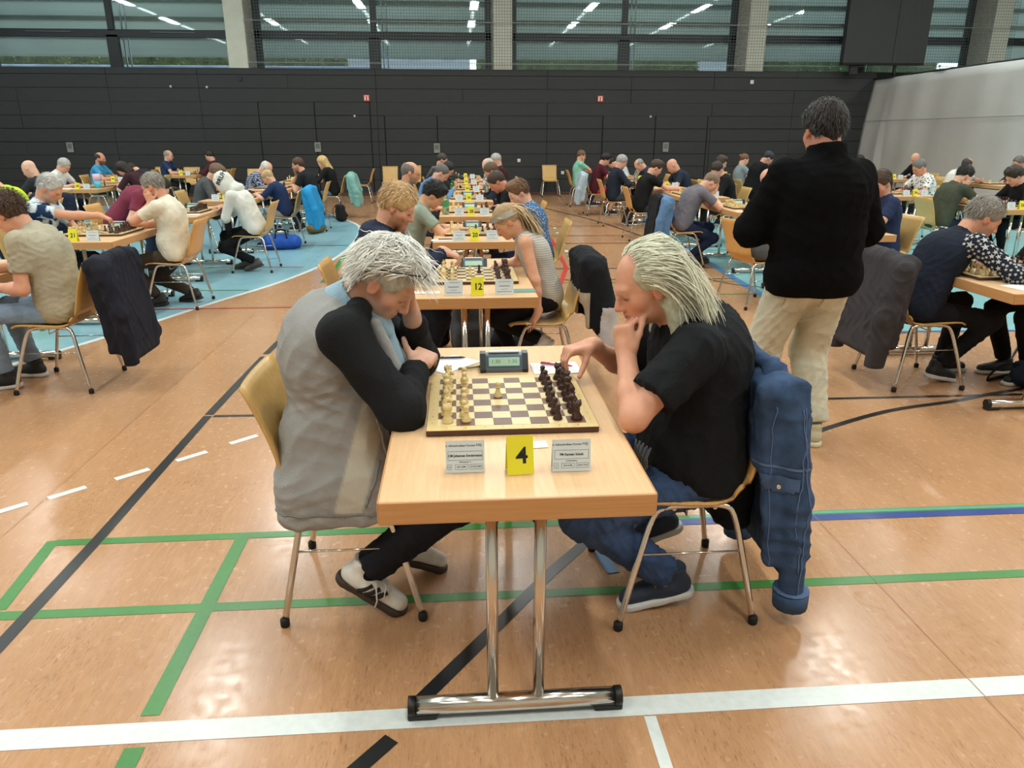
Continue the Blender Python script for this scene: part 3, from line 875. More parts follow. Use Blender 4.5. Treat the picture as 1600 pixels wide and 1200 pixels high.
def put_piece(t, kd, ci, r, c, n, extra=''):
    x, y = sqpos(t, r, c)
    o = link('chess_' + kd, PIECE[(kd, ci)], None, (x + random.uniform(-.004, .004), y + random.uniform(-.004, .004), BTOP + 0.0005), (0 if ci == 0 else math.pi) + random.uniform(-.2, .2))
    if kd in ('king', 'queen'):
        lab = '%s wooden %s in the back row on the %s' % (SHADE[ci], kd, TN(n))
    else:
        lab = '%s wooden %s on the %s, %s' % (SHADE[ci], kd, TN(n), extra or ORD[r])
    return tag(o, lab, 'chess piece', 'chess pieces on the %s' % TN(n))
def set_pieces(t, n, moved=(), gone=(), advanced=()):
    """full opening set; moved = {(ci,r): (r2,c2)} pawns pushed, gone = omitted (ci, row kind, r)"""
    mv = dict(moved)
    for r in range(8):
        for ci, cb, cp in ((0, 0, 1), (1, 7, 6)):
            if (ci, 'b', r) not in gone:
                put_piece(t, BACK[r], ci, r, cb, n)
            if (ci, 'p', r) in gone: continue
            if (ci, r) in mv:
                put_piece(t, 'pawn', ci, mv[(ci, r)][0], mv[(ci, r)][1], n, 'pushed out towards the centre' if len([k for k in mv if k[0] == ci]) == 1 else 'pushed out, ' + ORD[mv[(ci, r)][0]])
            else:
                put_piece(t, 'pawn', ci, r, cp, n)

# ================================================================ clocks, cards, papers, pens, bottles
CLK_B = mat('clock_body', '#5f7280', 0.4); CLK_D = mat('clock_dark', '#15181b', 0.35); LCD = mat('lcd', '#a9cdb4', 0.25, emit=0.05); LCD_D = mat('lcd_digit', '#4d6a5c', 0.5)
def extr(prof, x0, x1):
    """yz profile pulled along x"""
    mb = MB(); n = len(prof)
    vs = [(x0, y, z) for y, z in prof] + [(x1, y, z) for y, z in prof]
    fs = [tuple(range(n)), tuple(range(2 * n - 1, n - 1, -1))] + [(i, i + n, (i + 1) % n + n, (i + 1) % n) for i in range(n)]
    return mb.add(vs, fs)
cl_body = extr([(0, 0.0), (0.0, 0.012), (0.028, 0.060), (0.055, 0.064), (0.095, 0.040), (0.10, 0.0)], -0.072, 0.072).mesh('clock_body', [CLK_B])
cl_end = extr([(-0.004, 0.0), (-0.006, 0.012), (0.026, 0.067), (0.058, 0.070), (0.099, 0.044), (0.105, 0.0)], -0.011, 0.011).mesh('end_cap', [CLK_D])
th = math.atan2(0.048, 0.028)
cl_lcd = MB().bbox((0, 0, 0), (0.118, 0.034, 0.002), 0.0006).mesh('display', [LCD])
cl_bez = MB().bbox((0, 0, 0), (0.132, 0.044, 0.002), 0.0006).mesh('display_frame', [mat('clock_bezel', '#34566b', 0.35)])
cl_rock = MB().bbox((0, 0.045, 0.069), (0.12, 0.016, 0.008), 0.003).mesh('rocker', [mat('clock_rocker', '#dfe3e4', 0.4)])
def clock(x, y, label, digits=None):
    c = thing('chess_clock', label, 'clock', (x, y, TH + 0.0005), 0, 'chess clocks')
    link('clock_body', cl_body, c); link('rocker', cl_rock, c)
    for s in (-1, 1): link('end_cap', cl_end, c, (s * 0.081, 0, 0))
    f = link('display_frame', cl_bez, c, (0, 0.0125, 0.0365)); f.rotation_euler = (th, 0, 0)
    d = link('display', cl_lcd, f, (0, 0.001, 0.0012))
    if digits:
        text('digits', digits[0], 0.021, LCD_D, f, (-0.032, 0.001, 0.0024), (0, 0, 0), extrude=0)
        text('digits', digits[1], 0.021, LCD_D, f, (0.032, 0.001, 0.0024), (0, 0, 0), extrude=0)
    return c
def tent_mesh(w, h, d, name, m, t=0.0012):
    mb = MB()
    for s in (-1, 1):
        mb.grid([[(-w / 2, s * d, 0), (-w / 2, 0, h)], [(w / 2, s * d, 0), (w / 2, 0, h)]], smooth=False, thick=[[(-w / 2, s * (d - t), 0), (-w / 2, 0, h - t)], [(w / 2, s * (d - t), 0), (w / 2, 0, h - t)]])
    return mb.mesh(name, [m])
numb_me = tent_mesh(0.072, 0.104, 0.022, 'number_card', YELLOW)
name_me = tent_mesh(0.104, 0.087, 0.016, 'name_card', CARD_GREY)
def number_card(x, y, num, label=None, rot=0.0):
    o = link('number_card', numb_me, None, (x, y, TH + 0.0005), rot)
    tag(o, label or 'yellow folded number card reading %s on the %s' % (num, TN(num)), 'table number', 'yellow table numbers')
    a = math.atan2(0.104, 0.022)
    text('numeral', str(num), 0.062 if len(str(num)) == 1 else 0.052, INK, o, (0.004, -0.012, 0.049), (a, 0, 0), bold=0.0012, sx=1.05 if len(str(num)) == 1 else 0.9)
    return o
def name_card(x, y, label, lines=None, rot=0.0):
    o = link('name_card', name_me, None, (x, y, TH + 0.0005), rot)
    tag(o, label, 'name card', 'folded player name cards')
    a = math.atan2(0.087, 0.016)
    def at(u, v):     # u across, v up the face
        return (u, -0.016 * (1 - v / 0.087) - 0.0004, v)
    def frame(cx, cv, w, h):
        mb = MB(); e = 0.0006
        for (du, dv, ww, hh) in ((0, h / 2, w, e), (0, -h / 2, w, e), (-w / 2, 0, e, h), (w / 2, 0, e, h)):
            mb.box((du, dv, 0), (ww, hh, 0.0002))
        q = mb.build('box_rule', INK_SOFT, o, at(cx, cv)); q.rotation_euler = (a, 0, 0)
    if lines:
        text('lettering', lines[0], 0.0078, INK, o, at(-0.012, 0.073), (a, 0, 0))
        text('emblem', 'NSJ', 0.009, INK_SOFT, o, at(0.037, 0.074), (a, 0, 0), sx=1.1)
        text('lettering', lines[1], 0.0092, INK, o, at(0, 0.046), (a, 0, 0), bold=0.0002, sx=0.92)
        frame(0, 0.046, 0.092, 0.024)
        text('lettering', lines[2], 0.0052, INK, o, at(0, 0.029), (a, 0, 0))
        for cx, w, s in ((-0.042, 0.011, lines[3]), (-0.010, 0.034, lines[4]), (0.029, 0.034, lines[5])):
            frame(cx, 0.016, w, 0.013); text('lettering', s, 0.0058, INK, o, at(cx, 0.016), (a, 0, 0))
    else:
        mb = MB()
        for v, w, h in ((0.073, 0.07, 0.003), (0.048, 0.06, 0.006), (0.03, 0.04, 0.003), (0.016, 0.085, 0.004)):
            mb.box((0, v - 0.045, 0), (w, h, 0.0002))
        q = mb.build('print', mat('faint_print', '#8b99a2', 0.8), o, at(0, 0.045)); q.rotation_euler = (a, 0, 0)
    return o
def sheet(x, y, w, h, rot, label, m=None, lines=True, thick=0.0012, cat='paper'):
    o = MB().bbox((0, 0, thick / 2), (w, h, thick), 0.0004).build('score_sheet', m or PAPER, None, (x, y, TH + 0.0004), rot)
    tag(o, label, cat, 'papers on the tables')
    if lines:
        mb = MB()
        for k in range(9):
            mb.box((0, -h * .42 + k * h * .1, 0), (w * .8, 0.0008, 0.0002))
        mb.build('ruled_lines', mat('rule_grey', '#a9b3ba', 0.8), o, (0, 0, thick + 0.0002))
    return o
def pen(x, y, rot, label, col, z=None):
    o = thing('ballpoint_pen', label, 'pen', (x, y, (z or TH) + 0.0065), rot, 'pens')
    MB().tube([(-0.06, 0, 0), (0.05, 0, 0), (0.062, 0, -0.001), (0.070, 0, -0.002)], 0.0045, 8, rs=[0.0042, 0.0048, 0.003, 0.0008]).build('barrel', mat('pen_' + col, col, 0.35), o)
    MB().tube([(-0.058, 0, 0.0055), (-0.02, 0, 0.0055)], 0.0012, 5).build('clip', CHROME, o)
    return o
def bottle(x, y, z, h, r, label, col, cap='#2f8f4a', label_col=None, trans=0.9, cat='bottle'):
    o = thing('drink_bottle', label, cat, (x, y, z), 0, 'bottles')
    k = h / 0.24
    MB().lathe([(0, 0), (r * .9, 0), (r, 0.008 * k), (r, 0.06 * k), (r * .94, 0.075 * k), (r, 0.09 * k), (r, 0.15 * k), (r * .8, 0.18 * k), (r * .42, 0.205 * k), (r * .40, 0.222 * k), (0, 0.222 * k)], n=14).build('body', mat('bottle_' + col, col, 0.08, trans=trans) if trans else mat('bottleo_' + col, col, 0.3), o)
    MB().lathe([(0, 0.220 * k), (r * .46, 0.220 * k), (r * .46, 0.238 * k), (r * .3, 0.24 * k), (0, 0.24 * k)], n=12).build('cap', mat('cap_' + cap, cap, 0.4), o)
    if label_col:
        MB().lathe([(r * 1.01, 0.085 * k), (r * 1.02, 0.09 * k), (r * 1.02, 0.14 * k), (r * 1.01, 0.145 * k)], n=14).build('sleeve_label', mat('bl_' + label_col, label_col, 0.5), o)
    return o
# ================================================================ soft shapes: blended distance fields turned into one skin
def V3(*a): return np.array(a, float)
def nrm(v):
    v = np.asarray(v, float); return v / (np.linalg.norm(v) + 1e-12)
def frame_from(zdir, xhint):
    """columns: x (towards hint), y, z"""
    z = nrm(zdir); x = np.asarray(xhint, float); x = nrm(x - z * (x @ z)); y = np.cross(z, x)
    return np.stack([x, y, z], 1)
def rot_xyz(yaw=0, pitch=0, roll=0):
    """turn left by yaw, nod down by pitch, tip by roll (degrees)"""
    return np.array((Matrix.Rotation(math.radians(yaw), 3, 'Z') @ Matrix.Rotation(math.radians(pitch), 3, 'Y') @ Matrix.Rotation(math.radians(roll), 3, 'X')))

class Field:
    def __init__(s): s.p = []
    def cone(s, a, b, ra, rb, k=0.02, cut=0, op='u', flat=None):
        """tapered limb; cut=1 flattens the b end, 2 both; flat=(normal, factor) squashes it"""
        a = np.asarray(a, float); b = np.asarray(b, float); m = max(ra, rb) + k
        s.p.append(('c', (a, b, ra, rb, cut, flat), k, np.minimum(a, b) - m, np.maximum(a, b) + m, op)); return s
    def ell(s, c, r, R=None, k=0.02, op='u'):
        c = np.asarray(c, float); r = np.asarray(r, float); R = np.eye(3) if R is None else R
        e = np.sqrt(((R * r) ** 2).sum(1)) + k
        s.p.append(('e', (c, r, R), k, c - e, c + e, op)); return s
    def box(s, c, h, R=None, rad=0.01, k=0.01, op='u'):
        c = np.asarray(c, float); h = np.asarray(h, float); R = np.eye(3) if R is None else R
        e = np.abs(R) @ h + rad + k
        s.p.append(('b', (c, h - rad, R, rad), k, c - e, c + e, op)); return s
    def half(s, pt, n, k=0.004):
        """keep what lies behind the plane"""
        s.p.append(('h', (np.asarray(pt, float), nrm(n)), k, None, None, 'i')); return s
    def solve(s, h):
        lo = np.min([q[3] for q in s.p if q[3] is not None and q[5] == 'u'], 0) - 2 * h
        hi = np.max([q[4] for q in s.p if q[4] is not None and q[5] == 'u'], 0) + 2 * h
        n = np.ceil((hi - lo) / h).astype(int) + 1
        F = np.full(n, 0.25, np.float32)
        ax = [(lo[i] + h * np.arange(n[i])).astype(np.float32) for i in range(3)]
        for kind, d, k, bl, bh, op in s.p:
            if bl is None:
                sl = (slice(None),) * 3
            else:
                i0 = np.clip(np.floor((bl - lo) / h).astype(int) - 1, 0, n); i1 = np.clip(np.ceil((bh - lo) / h).astype(int) + 2, 0, n)
                if (i1 <= i0).any(): continue
                sl = tuple(slice(i0[i], i1[i]) for i in range(3))
            X, Y, Z = ax[0][sl[0]][:, None, None], ax[1][sl[1]][None, :, None], ax[2][sl[2]][None, None, :]
            if kind == 'c':
                a, b, ra, rb, cut, flat = d
                ab = b - a; L2 = ab @ ab + 1e-12
                dx, dy, dz = X - a[0], Y - a[1], Z - a[2]
                tt = (dx * ab[0] + dy * ab[1] + dz * ab[2]) / L2
                t = np.clip(tt, 0, 1)
                ex, ey, ez = dx - t * ab[0], dy - t * ab[1], dz - t * ab[2]
                if flat is not None:
                    fn, ff = nrm(flat[0]), flat[1]
                    q = (ex * fn[0] + ey * fn[1] + ez * fn[2]) * (ff - 1)
                    ex, ey, ez = ex + q * fn[0], ey + q * fn[1], ez + q * fn[2]
                D = np.sqrt(ex * ex + ey * ey + ez * ez) - (ra + (rb - ra) * t)
                if cut:
                    L = math.sqrt(L2)
                    D = np.maximum(D, (tt - 1) * L)
                    if cut == 2: D = np.maximum(D, -tt * L)
            elif kind == 'e':
                c, r, R = d
                dx, dy, dz = X - c[0], Y - c[1], Z - c[2]
                q = [(dx * R[0, i] + dy * R[1, i] + dz * R[2, i]) for i in range(3)]
                k0 = np.sqrt(sum((q[i] / r[i]) ** 2 for i in range(3))); k1 = np.sqrt(sum((q[i] / r[i] ** 2) ** 2 for i in range(3))) + 1e-6
                D = k0 * (k0 - 1) / k1
            elif kind == 'b':
                c, hh, R, rad = d
                dx, dy, dz = X - c[0], Y - c[1], Z - c[2]
                q = [np.abs(dx * R[0, i] + dy * R[1, i] + dz * R[2, i]) - hh[i] for i in range(3)]
                D = np.sqrt(sum(np.maximum(v, 0) ** 2 for v in q)) + np.minimum(np.maximum(np.maximum(q[0], q[1]), q[2]), 0) - rad
            else:
                pt, nn = d
                D = (X - pt[0]) * nn[0] + (Y - pt[1]) * nn[1] + (Z - pt[2]) * nn[2]
            A = F[sl]
            if op == 'u':
                hh = np.clip(0.5 + 0.5 * (A - D) / k, 0, 1); F[sl] = A + (D - A) * hh - k * hh * (1 - hh)
            elif op == 's':
                hh = np.clip(0.5 - 0.5 * (A + D) / k, 0, 1); F[sl] = A + (-D - A) * hh + k * hh * (1 - hh)
            else:
                hh = np.clip(0.5 - 0.5 * (A - D) / k, 0, 1); F[sl] = A * (1 - hh) + D * hh + k * hh * (1 - hh) if False else np.maximum(A, D)
        return surfnet(F, lo, h)

def surfnet(F, o, h):
    Sg = F < 0
    n = np.array(F.shape) - 1
    OFF = [(i, j, k) for i in (0, 1) for j in (0, 1) for k in (0, 1)]
    cnt = np.zeros(n, np.int8)
    for (i, j, k) in OFF: cnt += Sg[i:n[0] + i, j:n[1] + j, k:n[2] + k]
    act = (cnt > 0) & (cnt < 8)
    idx = np.argwhere(act)
    idm = np.full(n, -1, np.int32); idm[act] = np.arange(len(idx))
    fv = {q: F[idx[:, 0] + q[0], idx[:, 1] + q[1], idx[:, 2] + q[2]] for q in OFF}
    acc = np.zeros((len(idx), 3)); c = np.zeros(len(idx))
    for q in OFF:
        for a in range(3):
            if q[a] == 0:
                r = list(q); r[a] = 1; r = tuple(r)
                fa, fb = fv[q], fv[r]; m = (fa < 0) != (fb < 0)
                t = np.where(m, fa / np.where(m, fa - fb, 1), 0)
                p = np.array(q, float)[None, :] * np.ones((len(idx), 1)); p[:, a] += t
                acc += p * m[:, None]; c += m
    V = o + h * (idx + acc / np.maximum(c, 1)[:, None])
    Q = []
    for a in range(3):
        b, d = (a + 1) % 3, (a + 2) % 3
        s0 = [slice(1, -1)] * 3; s1 = [slice(1, -1)] * 3; s0[a] = slice(0, -1); s1[a] = slice(1, None)
        A, Bq = Sg[tuple(s0)], Sg[tuple(s1)]
        e = np.argwhere(A != Bq)
        if not len(e): continue
        inside = A[tuple(e.T)]
        off = np.ones(3, int); off[a] = 0
        e = e + off
        def cell(db, dd):
            k = e.copy(); k[:, b] += db; k[:, d] += dd
            return idm[tuple(k.T)]
        q = np.stack([cell(-1, -1), cell(0, -1), cell(0, 0), cell(-1, 0)], 1)
        q[~inside] = q[~inside][:, ::-1]
        Q.append(q)
    Q = np.concatenate(Q)
    Q = Q[(Q >= 0).all(1)]
    return V, Q

def vnormals(V, Q):
    n = np.cross(V[Q[:, 2]] - V[Q[:, 0]], V[Q[:, 3]] - V[Q[:, 1]])
    N = np.zeros_like(V)
    for i in range(4): np.add.at(N, Q[:, i], n)
    return N / (np.linalg.norm(N, axis=1, keepdims=True) + 1e-12)

def relax(V, Q, it=1, f=0.5):
    for _ in range(it):
        A = np.zeros_like(V); c = np.zeros(len(V))
        for i in range(4):
            a, b = Q[:, i], Q[:, (i + 1) % 4]
            np.add.at(A, a, V[b]); np.add.at(c, a, 1); np.add.at(A, b, V[a]); np.add.at(c, b, 1)
        V = V + f * (A / np.maximum(c, 1)[:, None] - V)
    return V

def folds(V, amp, freq, seed, warp=1.0, direction=None):
    """soft creases"""
    r = np.random.default_rng(seed)
    out = np.zeros(len(V))
    for i in range(5):
        d = r.normal(size=3)
        if direction is not None: d = np.asarray(direction, float) + 0.45 * r.normal(size=3)
        d = d / np.linalg.norm(d) * freq * (0.7 + 0.7 * i / 4)
        w = r.normal(size=3) * freq * 0.35; w2 = r.normal(size=3) * freq * 0.3
        ph = r.uniform(0, 6.28)
        s = np.sin(V @ d + warp * 2.2 * np.sin(V @ w + ph) + ph)
        mask = 0.5 + 0.5 * np.sin(V @ w2 + ph * 2)
        out += (1 - np.abs(s)) ** 1.5 * mask
    return amp * (out / 2.2 - 0.6)

def surf_line(obj, pts, r, matl, name, n=18, off=0.002, parent=None):
    """a seam, zip or edge that follows the cloth: points are snapped to the nearest surface point"""
    me = obj.data; k = len(me.vertices)
    co = np.zeros(k * 3, np.float32); me.vertices.foreach_get('co', co); co = co.reshape(-1, 3).astype(float)
    no = np.zeros(k * 3, np.float32); me.vertices.foreach_get('normal', no); no = no.reshape(-1, 3).astype(float)
    P = [np.array(p) for p in catmull([tuple(p) for p in pts], n)]
    out = []
    for p in P:
        d = ((co - p) ** 2).sum(1); j = np.argsort(d)[:5]; w = 1 / (d[j] + 1e-5); w /= w.sum()
        out.append(tuple((co[j] * w[:, None]).sum(0) + no[j[0]] * off))
    return MB().tube(out, r, 5).build(name, matl, parent or obj)

def mesh_np(name, V, Q, mats, colors=None, smooth=True):
    me = bpy.data.meshes.new(name)
    me.vertices.add(len(V)); me.vertices.foreach_set('co', V.astype(np.float32).ravel())
    nf = len(Q); k = Q.shape[1]
    me.loops.add(nf * k); me.loops.foreach_set('vertex_index', Q.astype(np.int32).ravel())
    me.polygons.add(nf); me.polygons.foreach_set('loop_start', np.arange(0, nf * k, k, dtype=np.int32))
    try: me.polygons.foreach_set('loop_total', np.full(nf, k, np.int32))
    except Exception: pass
    me.polygons.foreach_set('use_smooth', np.full(nf, smooth))
    for m in (mats if isinstance(mats, (list, tuple)) else [mats]): me.materials.append(m)
    me.update(calc_edges=True)
    if colors is not None:
        at = me.color_attributes.new('Col', 'FLOAT_COLOR', 'POINT')
        c = np.ones((len(V), 4), np.float32); c[:, :3] = colors
        at.data.foreach_set('color', c.ravel())
    return me

def soft(name, fld, h, matl, parent, amp=0.0, freq=30, seed=1, color=None, rel=1, direction=None, post=None, ampmask=None):
    V, Q = fld.solve(h)
    if rel: V = relax(V, Q, rel)
    if amp:
        fo = folds(V, amp, freq, seed, direction=direction)
        if ampmask is not None: fo = fo * ampmask(V)
        V = V + vnormals(V, Q) * fo[:, None]
    if post is not None: V = post(V, Q)
    cols = color(V) if color is not None else None
    return link(name, mesh_np(name, V, Q, matl, cols), parent)

SKIN = mat('skin', '#d9a58a', 0.5, var=0.06, scale=30, attr='Col', sss=0.12, spec=0.4)
HAIRM = mat('hair', '#666666', 0.55, attr='Col', var=0.15, scale=60, spec=0.35)

# ---------------------------------------------------------------- one figure
FINGERS = ((0.030, 0.074, 0.0080), (0.0105, 0.083, 0.0083), (-0.010, 0.077, 0.0079), (-0.029, 0.060, 0.0070))
def add_hand(F, w, d, n, side, curl, thumb=(0.6, 0.75, 0.35), sz=1.0, rmin=0.0, spread=1.0, tcurl=20):
    """wrist w, direction d, palm normal n, side = +1/-1: which side the thumb leaves"""
    d = nrm(d); n = nrm(n - d * (n @ d)); s = np.cross(n, d) * side
    R = np.stack([d, s, n], 1)
    F.box(w + d * 0.048 * sz, V3(0.046, 0.040, 0.0145) * sz, R, rad=0.013 * sz, k=0.014)
    F.cone(w - d * 0.02, w + d * 0.03 * sz, 0.026 * sz, 0.022 * sz, k=0.02)
    F.ell(w + d * 0.03 * sz + s * 0.022 * sz + n * 0.010, V3(0.030, 0.018, 0.014) * sz, R, k=0.012)
    if np.isscalar(curl[0]): curl = [curl] * 4
    for fi, (off, ln, r) in enumerate(FINGERS):
        r = max(r * sz, rmin); p = w + d * (0.088 - 0.06 * abs(off - 0.008) ** 1.0 * 1.0) * sz + s * off * sz
        a = 0.0; dd = nrm(d + s * off * spread * 4.5)
        for j, (fr, rr) in enumerate(((0.46, 1.0), (0.30, 0.93), (0.24, 0.84))):
            a += math.radians(curl[fi][j])
            q = p + (dd * math.cos(a) + n * math.sin(a)) * ln * fr * sz
            F.cone(p, q, r * rr, r * rr * 0.93, k=0.004 if j else 0.008)
            p = q
    td = nrm(d * thumb[0] + s * thumb[1] + n * thumb[2])
    p = w + d * 0.022 * sz + s * 0.030 * sz + n * 0.004
    fd = nrm(d + n * 0.2)
    for j, (ln, r) in enumerate(((0.044, 0.0125), (0.032, 0.0105), (0.026, 0.0095))):
        q = p + td * ln * sz
        F.cone(p, q, max(r * sz, rmin), max(r * 0.93 * sz, rmin), k=0.006 if j else 0.012); p = q
        c = math.radians(tcurl); td = nrm(td * math.cos(c) + fd * math.sin(c))

def ik(S, T, a, b, pole):
    v = T - S; L = np.linalg.norm(v)
    if L > (a + b) * 0.995: T = S + v / L * (a + b) * 0.995; v = T - S; L = np.linalg.norm(v)
    u = v / L; x = (a * a - b * b + L * L) / (2 * L); hgt = math.sqrt(max(a * a - x * x, 1e-6))
    p = np.asarray(pole, float); p = nrm(p - u * (p @ u))
    return S + u * x + p * hgt, T

CURL = {'relax': (22, 26, 18), 'fist': (72, 85, 55), 'flat': (6, 8, 6), 'grip': (45, 45, 30), 'pinch': ((35, 40, 15), (42, 45, 20), (55, 55, 30), (62, 60, 35)), 'cup': (18, 22, 15)}

def person(label, x, y, face, h=0.015, skin='#d8a488', top='#333333', legs='#23252b', shoes='#1b1b1d', sole='#d8d8d4', hair='#3a2c22', style='short',
           sc=1.0, bw=1.0, bd=1.0, belly=0.0, lean=(12, 22, 30), neck=38, hp=38, hyaw=0, hroll=0, side=0, twist=0,
           rh=None, lh=None, sleeve='short', hip=0.50, kneeR=None, kneeL=None, footR=None, footL=None, topmat=None, group='chess players', beard=None,
           glasses=None, tag_extra=None, standing=False, collar=None, amp=0.0075, legs_on=True, shoes_on=True, hood=None, category='person', tuck=False, seed=None,
           bare_legs=False, hem=0.0, neckline=0.0, legmat=None, returns=False, brow=None, hairlift=0.0, hem_cut=True, lw=1.0, aw=1.0, topfx=None, topcol=None, legfx=None, th=None, hairfx=None, topdir=None, topfreq=62):
    seed = seed if seed is not None else (abs(hash((round(x, 2), round(y, 2)))) % 9973)
    if h > 0.0125: h *= 1.06
    root = thing('person', label, category, (x, y, 0), face, group)
    fwd, up, lat = V3(1, 0, 0), V3(0, 0, 1), V3(0, 1, 0)
    def dr(deg):
        a = math.radians(deg); return nrm(V3(math.sin(a), math.sin(math.radians(side)), math.cos(a)))
    P0 = V3(0, 0, hip + 0.03)
    P1 = P0 + dr(lean[0]) * 0.17 * sc; P2 = P1 + dr(lean[1]) * 0.19 * sc; N = P2 + dr(lean[2]) * 0.15 * sc
    tw = math.radians(twist); latT = V3(-math.sin(tw), math.cos(tw), 0)
    R0 = frame_from(dr(lean[0]), fwd); R1 = frame_from(dr((lean[0] + lean[1]) / 2), fwd); R2 = frame_from(dr((lean[1] + lean[2]) / 2), np.cross(latT, up))
    d3 = dr(lean[2])
    SB = N + dr(neck) * 0.085 * sc
    HM = rot_xyz(hyaw, hp, hroll)
    HC = SB + HM @ V3(0.022, 0, 0.062) * sc
    Sh = {s: N - d3 * 0.055 * sc + latT * s * 0.172 * bw * sc + np.cross(latT, up) * 0.02 for s in (-1, 1)}
    UA, FA = 0.29 * sc, 0.245 * sc
    hands = {}
    for s, spec in ((-1, rh), (1, lh)):
        sp = dict(pos=(0.36, s * 0.12, TH + 0.03), pole=(-0.3, s * 0.8, -0.7), curl='relax', d=None, n=None)
        if spec: sp.update(spec)
        T = np.asarray(sp['pos'], float)
        if sp.get('head'): T = HC + HM @ (T * sc)
        E, T = ik(Sh[s], T, UA, FA, sp['pole'])
        d = nrm(T - E) if sp['d'] is None else nrm(HM @ np.asarray(sp['d'], float) if sp.get('head') else sp['d'])
        n = V3(0, 0, -1) + 0.01 * fwd if sp['n'] is None else (HM @ np.asarray(sp['n'], float) if sp.get('head') else np.asarray(sp['n'], float))
        if abs(nrm(n) @ d) > 0.97: n = n + V3(0.3, -s * 0.4, 0.2)
        hands[s] = (E, T, d, n, CURL[sp['curl']] if isinstance(sp['curl'], str) else sp['curl'], sp)
    # ---- skin: head, neck, trunk core, arms and hands as one surface
    B = Field()
    rmin = h * 0.62
    def hp_(p): return HC + HM @ (np.asarray(p, float) * sc)
    def he(c, r, k=0.015, op='u', yaw=0): B.ell(hp_(c), V3(*r) * sc, HM, k, op)
    he((-0.014, 0, 0.036), (0.097, 0.075, 0.086)); he((0.028, 0, -0.022), (0.062, 0.062, 0.088), 0.03)
    he((0.034, 0, -0.070), (0.052, 0.050, 0.042), 0.025); B.ell(hp_((0.070, 0, -0.098)), V3(0.020, 0.024, 0.018) * sc, HM, 0.02)
    for s in (-1, 1):
        he((0.050, s * 0.042, -0.026), (0.026, 0.022, 0.024), 0.02)
        he((0.094, s * 0.030, 0.002), (0.016, 0.020, 0.012), 0.012, 's')
        he((0.072, s * 0.030, 0.001), (0.015, 0.015, 0.0125), 0.006)
    B.cone(hp_((0.076, -0.034, 0.021)), hp_((0.084, 0, 0.020)), 0.013 * sc, 0.012 * sc, 0.014); B.cone(hp_((0.084, 0, 0.020)), hp_((0.076, 0.034, 0.021)), 0.012 * sc, 0.013 * sc, 0.014)
    B.cone(hp_((0.086, 0, 0.010)), hp_((0.108, 0, -0.033)), 0.010 * sc, 0.0125 * sc, 0.010)
    for s in (-1, 1): B.ell(hp_((0.096, s * 0.012, -0.037)), V3(0.012, 0.009, 0.009) * sc, HM, 0.006)
    B.ell(hp_((0.088, 0, -0.059)), V3(0.010, 0.024, 0.007) * sc, HM, 0.006); B.ell(hp_((0.086, 0, -0.072)), V3(0.010, 0.021, 0.0075) * sc, HM, 0.006)
    Re = HM @ rot_xyz(0, -12, 0)
    for s in (-1, 1):
        B.ell(hp_((-0.010, s * 0.078, -0.008)), V3(0.019, max(0.009, h * 0.5), 0.033) * sc, Re, 0.008)
        if h < 0.012: B.ell(hp_((-0.004, s * 0.088, -0.004)), V3(0.010, 0.007, 0.020) * sc, Re, 0.006, 's')
    B.cone(N - d3 * 0.05 * sc, SB + HM @ V3(-0.012, 0, 0.0) * sc, 0.062 * sc, 0.055 * sc, 0.03)
    B.cone(SB + HM @ V3(-0.012, 0, 0) * sc, hp_((-0.03, 0, -0.02)), 0.055 * sc, 0.055 * sc, 0.03)
    B.ell(P2, V3(0.095 * bd, 0.14 * bw, 0.15) * sc, R2, 0.04)
    for s in (-1, 1):
        E, T, d, n, curl, sp = hands[s]
        B.cone(N - d3 * 0.05, Sh[s], 0.045 * sc, 0.045 * sc, 0.04)
        mid = E + (T - E) * 0.35
        B.cone(Sh[s], E, 0.047 * sc, 0.040 * sc, 0.03); B.cone(E, mid, 0.040 * sc, 0.041 * sc, 0.02); B.cone(mid, T, 0.041 * sc, 0.027 * sc, 0.02)
        add_hand(B, T, d, n, s * sp.get('thumb_side', 1) * 1.0, curl, sp.get('thumb', (0.6, 0.75, 0.35)), sc, rmin, tcurl=sp.get('tcurl', 20))
    legj = {}
    for s, kn, ft in ((-1, kneeR, footR), (1, kneeL, footL)):
        H = V3(0.01, s * 0.085 * bw * sc, hip + (0.0 if not standing else 0.0))
        ft = ft or ((0.30, s * 0.12, 0.085) if not standing else (0.0, s * 0.10, 0.085))
        A = np.asarray(ft[:3], float)
        K, A = ik(H, A, 0.43 * sc, 0.41 * sc, kn or (1.0, s * 0.15, 0.6))
        legj[s] = (H, K, A, ft)
        if bare_legs:
            B.cone(H, K, 0.072 * sc, 0.052 * sc, 0.03); B.cone(K, K + (A - K) * 0.35, 0.05 * sc, 0.053 * sc, 0.02); B.cone(K + (A - K) * .35, A, 0.053 * sc, 0.036 * sc, 0.02)
    skl = np.array(lin(skin)); hairl = np.array(lin(hair))
    browl = np.array(lin(brow)) if brow else hairl * 0.8
    red = skl * np.array([1.02, 0.72, 0.70])
    def bodycol(V):
        L = (V - HC) @ HM / sc
        C = np.tile(skl, (len(V), 1))
        def blend(mask, col):
            m = np.clip(mask, 0, 1)[:, None]
            C[:] = C * (1 - m) + col * m
        near = np.linalg.norm(L, axis=1) < 0.2
        g = lambda c, r: np.exp(-(((L - np.array(c)) / np.array(r)) ** 2).sum(1)) * near
        for s in (-1, 1):
            blend(0.55 * g((0.07, s * 0.045, -0.03), (0.05, 0.03, 0.025)), red); blend(0.6 * g((-0.01, s * 0.085, -0.01), (0.03, 0.015, 0.04)), red)
        blend(0.55 * g((0.112, 0, -0.035), (0.02, 0.018, 0.018)), red)
        lipc = skl * np.array([0.85, 0.50, 0.48])
